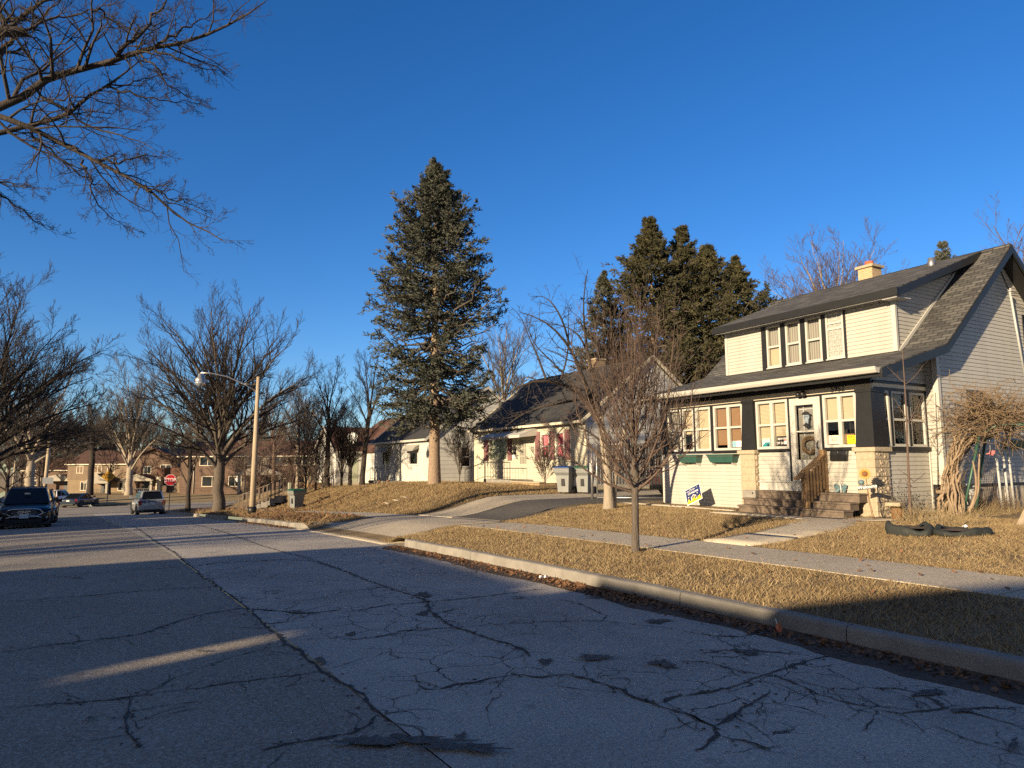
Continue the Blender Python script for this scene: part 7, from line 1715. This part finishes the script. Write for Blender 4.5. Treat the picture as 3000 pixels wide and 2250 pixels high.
for k in range(34):
    x0 = rng.uniform(2752, 2835); base_ = PX(x0, 1500 + rng.uniform(-8, 10), 15.6 + rng.uniform(-.25, .5)); base_[2] = gz(base_[0], base_[1]) + rng.uniform(0, .05)
    m1 = PX(2755 + (x0 - 2750) * .75 + rng.normal(0, 10), 1440 + rng.normal(0, 10), 15.7 + rng.uniform(-.2, .4)); m2 = PX(2790 + rng.normal(0, 14), 1370 + rng.normal(0, 8), 15.8 + rng.uniform(-.2, .4)); m3 = PX(2815 + rng.normal(0, 14), 1310 + rng.normal(0, 8), 15.9 + rng.uniform(-.2, .4)); e_ = PX(2850 + rng.normal(0, 30), 1270 + rng.normal(0, 10), 16 + rng.uniform(-.3, .4))
    paths.append(resample([base_, m1, m2, m3, e_], 12))
P1 = np.array(paths); P1[:, 1:-1] += rng.normal(0, .022, P1[:, 1:-1].shape); rad = rng.choice([.009, .014, .022, .03], 34, p=[.3, .35, .25, .1])
roots = [([(2745, 1440), (2770, 1445), (2800, 1425), (2815, 1390)], .04), ([(2748, 1465), (2765, 1445), (2790, 1410), (2808, 1380)], .035), ([(2760, 1500), (2772, 1470), (2800, 1460), (2818, 1455)], .03), ([(2838, 1500), (2858, 1455), (2862, 1410), (2850, 1350)], .028), ([(2845, 1490), (2868, 1440), (2866, 1400), (2870, 1330)], .025)]
P2 = np.array([resample([PX(a, c, 15.7) for a, c in l_], 10) for l_, _ in roots])
b_ = [(P1 - o3, rad[:, None] * np.linspace(1.1, .7, 12)[None], 7), (P2 - o3, np.array([r_ for _, r_ in roots])[:, None] * np.linspace(1.2, .6, 10)[None], 8)]
meshchains('trunk', b_, M['vine'], vn)
N = 620; c0 = np.array([PX(rng.normal(2915, 60), rng.normal(1222, 24), 16.0 + rng.uniform(-.7, .8)) for _ in range(N)])
a = rng.uniform(0, 6.28, N); d = np.stack([np.cos(a), np.sin(a) * .7, rng.normal(.05, .3, N)], 1); d /= np.linalg.norm(d, axis=1)[:, None]; Q = [c0]
for _ in range(7): d = d + rng.normal(0, .33, d.shape) - np.array([0, 0, .04]); d /= np.linalg.norm(d, axis=1)[:, None]; Q.append(Q[-1] + d * rng.uniform(.09, .16, (N, 1)))
T1_ = np.stack(Q, 1); rt_ = rng.uniform(.004, .012, N)[:, None] * np.linspace(1, .5, 8)[None]
Ns = 90; c1 = np.array([PX(rng.uniform(2815, 3030), rng.uniform(1180, 1240), 16 + rng.uniform(-.5, .6)) for _ in range(Ns)]); d = np.stack([rng.normal(-.25, .45, Ns), rng.normal(0, .35, Ns), np.full(Ns, 1.)], 1); d /= np.linalg.norm(d, axis=1)[:, None]; Q = [c1]
for _ in range(6): d = d + rng.normal(0, .13, d.shape); d /= np.linalg.norm(d, axis=1)[:, None]; Q.append(Q[-1] + d * rng.uniform(.05, .17, (Ns, 1)))
T2_ = np.stack(Q, 1); r2_ = rng.uniform(.003, .006, Ns)[:, None] * np.linspace(1, .4, 7)[None]
T3_, r3_ = grow(P1, np.full(P1.shape[:2], .01), 9, rng, .3, 1, (30, 80), 1, 5, .3, .05, .6, .4, .0028, lenabs=.35)
meshchains('crown', [(T1_ - o3, rt_, 4), (T2_ - o3, r2_, 3), (T3_ - o3, r3_, 3)], M['twig'], vn)
fl = thing('hanging_ornament', 'pink fabric butterfly ornament hanging on a string under the vine', 'ornament', PX(2902, 1328, 16.0))
b = MB(); b.tube([(0, 0, .05), (0, 0, .42)], .004, 4); b.build('string', M['paper'], fl)
pk = mat('pink_fabric', (.62, .13, .14), .7, color2=(.78, .35, .34), scale=40)
b = MB()
for sx in (-1, 1): b.prism([(sx * .01, 0, .02), (sx * .06, -.03, .07), (sx * .12, -.05, .06), (sx * .13, -.04, -.0), (sx * .07, -.02, -.05), (sx * .02, 0, -.04)], (.0, .012, 0))
b.build('wing', pk, fl)
b = MB(); b.tube([(-.17, .02, -.02), (-.05, 0, .0), (.03, 0, .03)], [.006, .02, .012], 6); b.build('body', pk, fl)
pb = thing('window_box', 'dark green window box on the gable wall behind the vine', 'planter', at_house(FG, 5.45, 2.16, .02), RZ + R(90))
b = MB(); b.add([(-.01, -.42, -.16), (-.01, .42, -.16), (-.17, .40, -.16), (-.17, -.40, -.16), (-.01, -.48, .05), (-.01, .48, .05), (-.22, .48, .05), (-.22, -.48, .05)], [(0, 1, 2, 3), (0, 4, 5, 1), (1, 5, 6, 2), (2, 6, 7, 3), (3, 7, 4, 0)]); b.build('trough', M['green_m'], pb)
b = MB(); b.box((-.21, -.46, .0), (-.02, .46, .02)); b.build('soil', M['soil'], pb)
tr_ = thing('garden_trellis', 'rusty wire mesh trellis with pale pipes against the gable foundation', 'trellis', gl(18.35, 8.25), RZ)
b = MB()
for i in range(12): b.tube([(.0 + i * .085, 0, 0), (.0 + i * .085, .02, 1.5)], .0035, 3)
for i in range(16): b.tube([(0, 0, .08 + i * .095), (.94, 0, .08 + i * .095)], .0035, 3)
b.build('wire_mesh', M['brown'], tr_)
for x_, h_ in ((1.02, 1.35), (1.35, 1.5), (1.6, 2.1)): b = MB(); b.tube([(x_, -.04, 0), (x_ - .03, -.02, h_)], .028, 8); b.build('pipe', M['ltgrey'], tr_)
gm = thing('gas_meter', 'grey gas meter with pipes on the gable foundation beside the vine', 'meter', (*gframe(2.55, -.62), .45), RZ)
b = MB(); b.box((-.13, -.10, .10), (.15, .12, .42)); b.lathe((0, .01, .42), [(.15, 0), (.13, .10), (.08, .16)], 14); b.build('body', M['ltgrey'], gm, .02)
b = MB(); b.tube([(-.16, 0, .42), (-.16, 0, .80), (-.10, 0, .92), (.05, .05, .92)], .03, 7); b.lathe((-.16, 0, .62), [(.06, 0), (.08, .05), (.05, .12)], 12); b.tube([(.15, .0, .5), (.35, .05, .62), (.75, .15, .66)], .025, 7); b.tube([(-.16, 0, .45), (-.16, 0, -.1)], .025, 7); b.build('pipe', M['ltgrey'], gm)
b = MB(); b.lathe((0, -.105, .30), [(.06, 0), (.055, -.015)], 14, 'y'); b.build('dial', M['sign_w'], gm)
bs = PX(2628, 1502, 14.9); bn = thing('plank_seat', 'low seat of a weathered slab on a brown stump beside the corner pier', 'seat', gl(bs[0], bs[1]), R(12))
b = MB(); b.box((-.30, -.16, .30), (.36, .14, .38)); b.build('seat', M['block'], bn, .02)
b = MB(); b.lathe((.02, 0, 0), [(.13, 0), (.12, .15), (.12, .30)], 12); b.build('stump', M['brown'], bn)
# sunflower welcome stake
sw = PX(2548, 1514, 15.0); wf = thing('welcome_stake', 'metal sunflower stake with a small welcome sign in front of the corner pier', 'ornament', gl(sw[0], sw[1]), R(-62))
b = MB(); b.tube([(.10, 0, -.05), (.02, 0, .4), (-.03, 0, .92)], .007, 5); b.tube([(.07, 0, -.05), (.0, 0, .4), (-.02, 0, .9)], .006, 5); b.build('stem', M['brown'], wf)
b = MB()
for k in range(14):
    a = k * 2 * math.pi / 14; ca, sa = math.cos(a), math.sin(a); c_ = np.array([-.04, -.03, .98])
    b.prism([c_ + [ca * .05 - sa * .016, 0, sa * .05 + ca * .016], c_ + [ca * .095 - sa * .018, -.006, sa * .095 + ca * .018], c_ + [ca * .125, .0, sa * .125], c_ + [ca * .095 + sa * .018, -.006, sa * .095 - ca * .018], c_ + [ca * .05 + sa * .016, 0, sa * .05 - ca * .016]], (0, .004, 0))
b.build('petals', M['orange'], wf)
b = MB(); b.lathe((-.04, -.035, .98), [(.06, .0), (.055, -.018), (.02, -.026)], 14, 'y'); b.build('flower_head', M['brown'], wf)
b = MB(); b.prism([(-.20, -.03, .62), (.16, -.03, .68), (.17, -.03, .76), (-.17, -.03, .73)], (0, .012, 0)); b.build('plaque', M['dkmetal'], wf)
tx = text(wf, 'Welcome', .095, (-.01, -.036, .70), (R(90), R(-8), 0), M['sign_w'], 'lettering', .002, bold=.001)
b = MB(); b.lathe((-.12, -.02, .80), [(.02, .05), (.06, .03), (.06, -.03), (.03, -.06)], 10); b.build('bird', M['blue_grey'], wf)
# black fabric planting bed
for lbl, pts, hgt, seed in (('black fabric planting bag slumped at the left of the front bed', [(2604, 1562), (2640, 1548), (2690, 1556), (2730, 1572), (2700, 1585), (2640, 1586)], .21, 1), ('low black fabric planting bed filled with dry straw, right of the slumped bag', [(2738, 1572), (2790, 1566), (2850, 1556), (2888, 1566), (2850, 1578), (2780, 1580)], .15, 2)):
    W = []
    for a, c in pts:
        zz_ = .36
        for _ in range(8):
            v = PX(a, c, 1.0) - EYE; k = (zz_ - 1.65) / v[2]; p_ = EYE + v * k; zz_ = .5 * zz_ + .5 * gz(p_[0], p_[1])
        W.append(p_[:2])
    W = np.array(W); cx = W.mean(0); rng = np.random.RandomState(seed); f_ = thing('planting_bed', lbl, 'planting bed', gl(*cx))
    L0 = np.linalg.norm(W[0] - W[3]) * .5; ax_ = (W[3] - W[0]); ang_ = math.atan2(ax_[1], ax_[0]); wd_ = .30
    V = []; n = 36; prof5 = [(1.0, 0), (1.06, .35), (1.03, .75), (.94, .98), (.84, .93), (.78, .70)]
    ph = rng.uniform(0, 6.28, 5)
    for r_, z_ in prof5:
        for i in range(n):
            t_ = 2 * math.pi * i / n; wv = 1 + .05 * math.sin(3 * t_ + ph[0]) + .04 * math.sin(7 * t_ + ph[1]) + .02 * math.sin(13 * t_ + ph[4]); hz_ = hgt * (.80 + .25 * math.sin(2 * t_ + ph[2]) + .12 * math.sin(5 * t_ + ph[3]))
            V.append((r_ * wv * L0 * math.cos(t_), r_ * wv * wd_ * math.sin(t_), hz_ * z_))
    b = MB(); b.add(V, [(i * n + j, i * n + (j + 1) % n, (i + 1) * n + (j + 1) % n, (i + 1) * n + j) for i in range(5) for j in range(n)], True); q = b.build('fabric', M['fabric'], f_); q.rotation_euler = (0, 0, ang_)
    b = MB(); V = [(0, 0, hgt * .78)] + [(.80 * L0 * math.cos(2 * math.pi * i / n), .80 * wd_ * math.sin(2 * math.pi * i / n), hgt * .60) for i in range(n)]; b.add(V, [(0, i + 1, (i + 1) % n + 1) for i in range(n)], True); q = b.build('soil', M['soil'], f_); q.rotation_euler = (0, 0, ang_)

# dry stalks, seed heads and rank straw along the house
def stalks(name, label, n, region, h, m, seed, cat='plant', heads=0.0, lean=.35, r=.0035, stuff=False):
    rng = np.random.RandomState(seed); x = rng.uniform(region[0], region[1], n); y = rng.uniform(region[2], region[3], n); z = apr(x, y) - .02
    d = np.stack([rng.normal(0, lean, n), rng.normal(0, lean, n), np.ones(n)], 1); d /= np.linalg.norm(d, axis=1)[:, None]; L = h * rng.lognormal(0, .35, n); P = [np.stack([x, y, z], 1)]
    for _ in range(4): d = d + rng.normal(0, .13, d.shape); d /= np.linalg.norm(d, axis=1)[:, None]; P.append(P[-1] + d * (L / 4)[:, None])
    P = np.stack(P, 1)
    if stuff: o = meshchains(name, [(P, np.full(n, r)[:, None] * np.linspace(1, .4, 5)[None], 3)], M[m], None); return tag(o, label, cat, kind='stuff')
    c = P[:, 0].mean(0)
    if not heads: o = meshchains(name, [(P - c, np.full(n, r)[:, None] * np.linspace(1, .5, 5)[None], 3)], M[m], None); o.location = tuple(c); return tag(o, label, cat)
    t = thing(name, label, cat, tuple(c)); meshchains('stems', [(P - c, np.full(n, r)[:, None] * np.linspace(1, .5, 5)[None], 3)], M[m], t)
    if heads:
        k = rng.rand(n) < heads; b = MB()
        for p in (P[k, -1] - c): b.lathe(p, [(.004, -.012), (.014, 0), (.005, .014)], 5)
        b.build('seed_heads', M['bark_dark'], t)
    return t
c_ = PX(2655, 1500, 15.2); stalks('dry_plant', 'dead flower clump with dark seed heads between the sapling and the corner pier', 130, (c_[0] - .35, c_[0] + .5, c_[1] - .28, c_[1] + .25), .48, 'bark', 5, heads=.8, lean=.4)
c_ = PX(2690, 1540, 14.2); stalks('dry_grass_clump', 'tall straw coloured grass clump around the foot of the sapling', 220, (c_[0] - .5, c_[0] + .6, c_[1] - .35, c_[1] + .35), .34, 'straw2', 6, lean=.5)
c_ = PX(2780, 1560, 13.2); stalks('dry_grass_clump', 'straw stalks standing out of the black planting beds', 160, (c_[0] - .9, c_[0] + 1.0, c_[1] - .25, c_[1] + .25), .30, 'straw2', 7, lean=.6)
stalks('dry_weeds', 'tangle of dead weeds and straw along the foot of the gable wall', 900, (16.2, 20.2, 7.6, 8.75), .26, 'straw2', 8, 'weeds', lean=.8, stuff=True)
stalks('dry_weeds', 'tangle of dead weeds and straw along the foot of the gable wall', 500, (17.6, 20.5, 7.9, 8.6), .45, 'twig', 9, 'weeds', lean=.6, stuff=True)
stalks('dry_weeds', 'tangle of dead weeds and straw along the foot of the gable wall', 260, (14.9, 15.45, 12.2, 16.4), .08, 'straw', 10, 'weeds', lean=.9, stuff=True)
tp_ = PX(2985, 1552, 13.4); tpo = thing('timber_post', 'leaning pale timber post cut off by the right edge of the view', 'post', gl(tp_[0], tp_[1]))
b = MB(); b.bar((0, 0, -.1), (.75, -.35, 1.1), .14, .11); b.build('shaft', M['plank'], tpo)
# mains drop mast at the gable
q = thing('service_mast', 'thin grey service mast with wires on the upper gable at the right edge', 'mast', at_house(FG, 5.6, 5.2, .10), RZ)
b = MB(); b.tube([(.55, -.05, -1.2), (.0, -.12, 1.0)], .03, 7); b.lathe((.0, -.12, 1.0), [(.05, 0), (.05, .08), (.02, .1)], 10); b.build('conduit', M['ltgrey'], q)
b = MB()
for k in range(3): b.tube([(.0, -.14, 1.0 - .05 * k), (.35, -1.0, .86 - .05 * k), (1.4, -4.5, 1.2)], .008, 4)
b.tube([(0, -.12, 1.0), (-.42, -.12, 1.55)], .018, 5); b.build('wire', M['dkmetal'], q)
# far wires between the poles on the left
q = thing('overhead_wire', 'sagging overhead wires strung between the poles on the left', 'wire', tuple(PX(155, 1262, 73)))
o3 = np.array(q.location); b = MB()
for k in range(2):
    e0 = PX(155, 1262 + 10 * k, 73); e1 = PX(40, 1352 + 6 * k, 86); e2 = PX(-120, 1230 + 12 * k, 60)
    for e_ in (e1, e2): b.tube([e0 + (e_ - e0) * f - np.array([0, 0, .6 * math.sin(math.pi * f)]) - o3 for f in np.linspace(0, 1, 9)], .018, 4)
b.build('cable', M['dkmetal'], q)
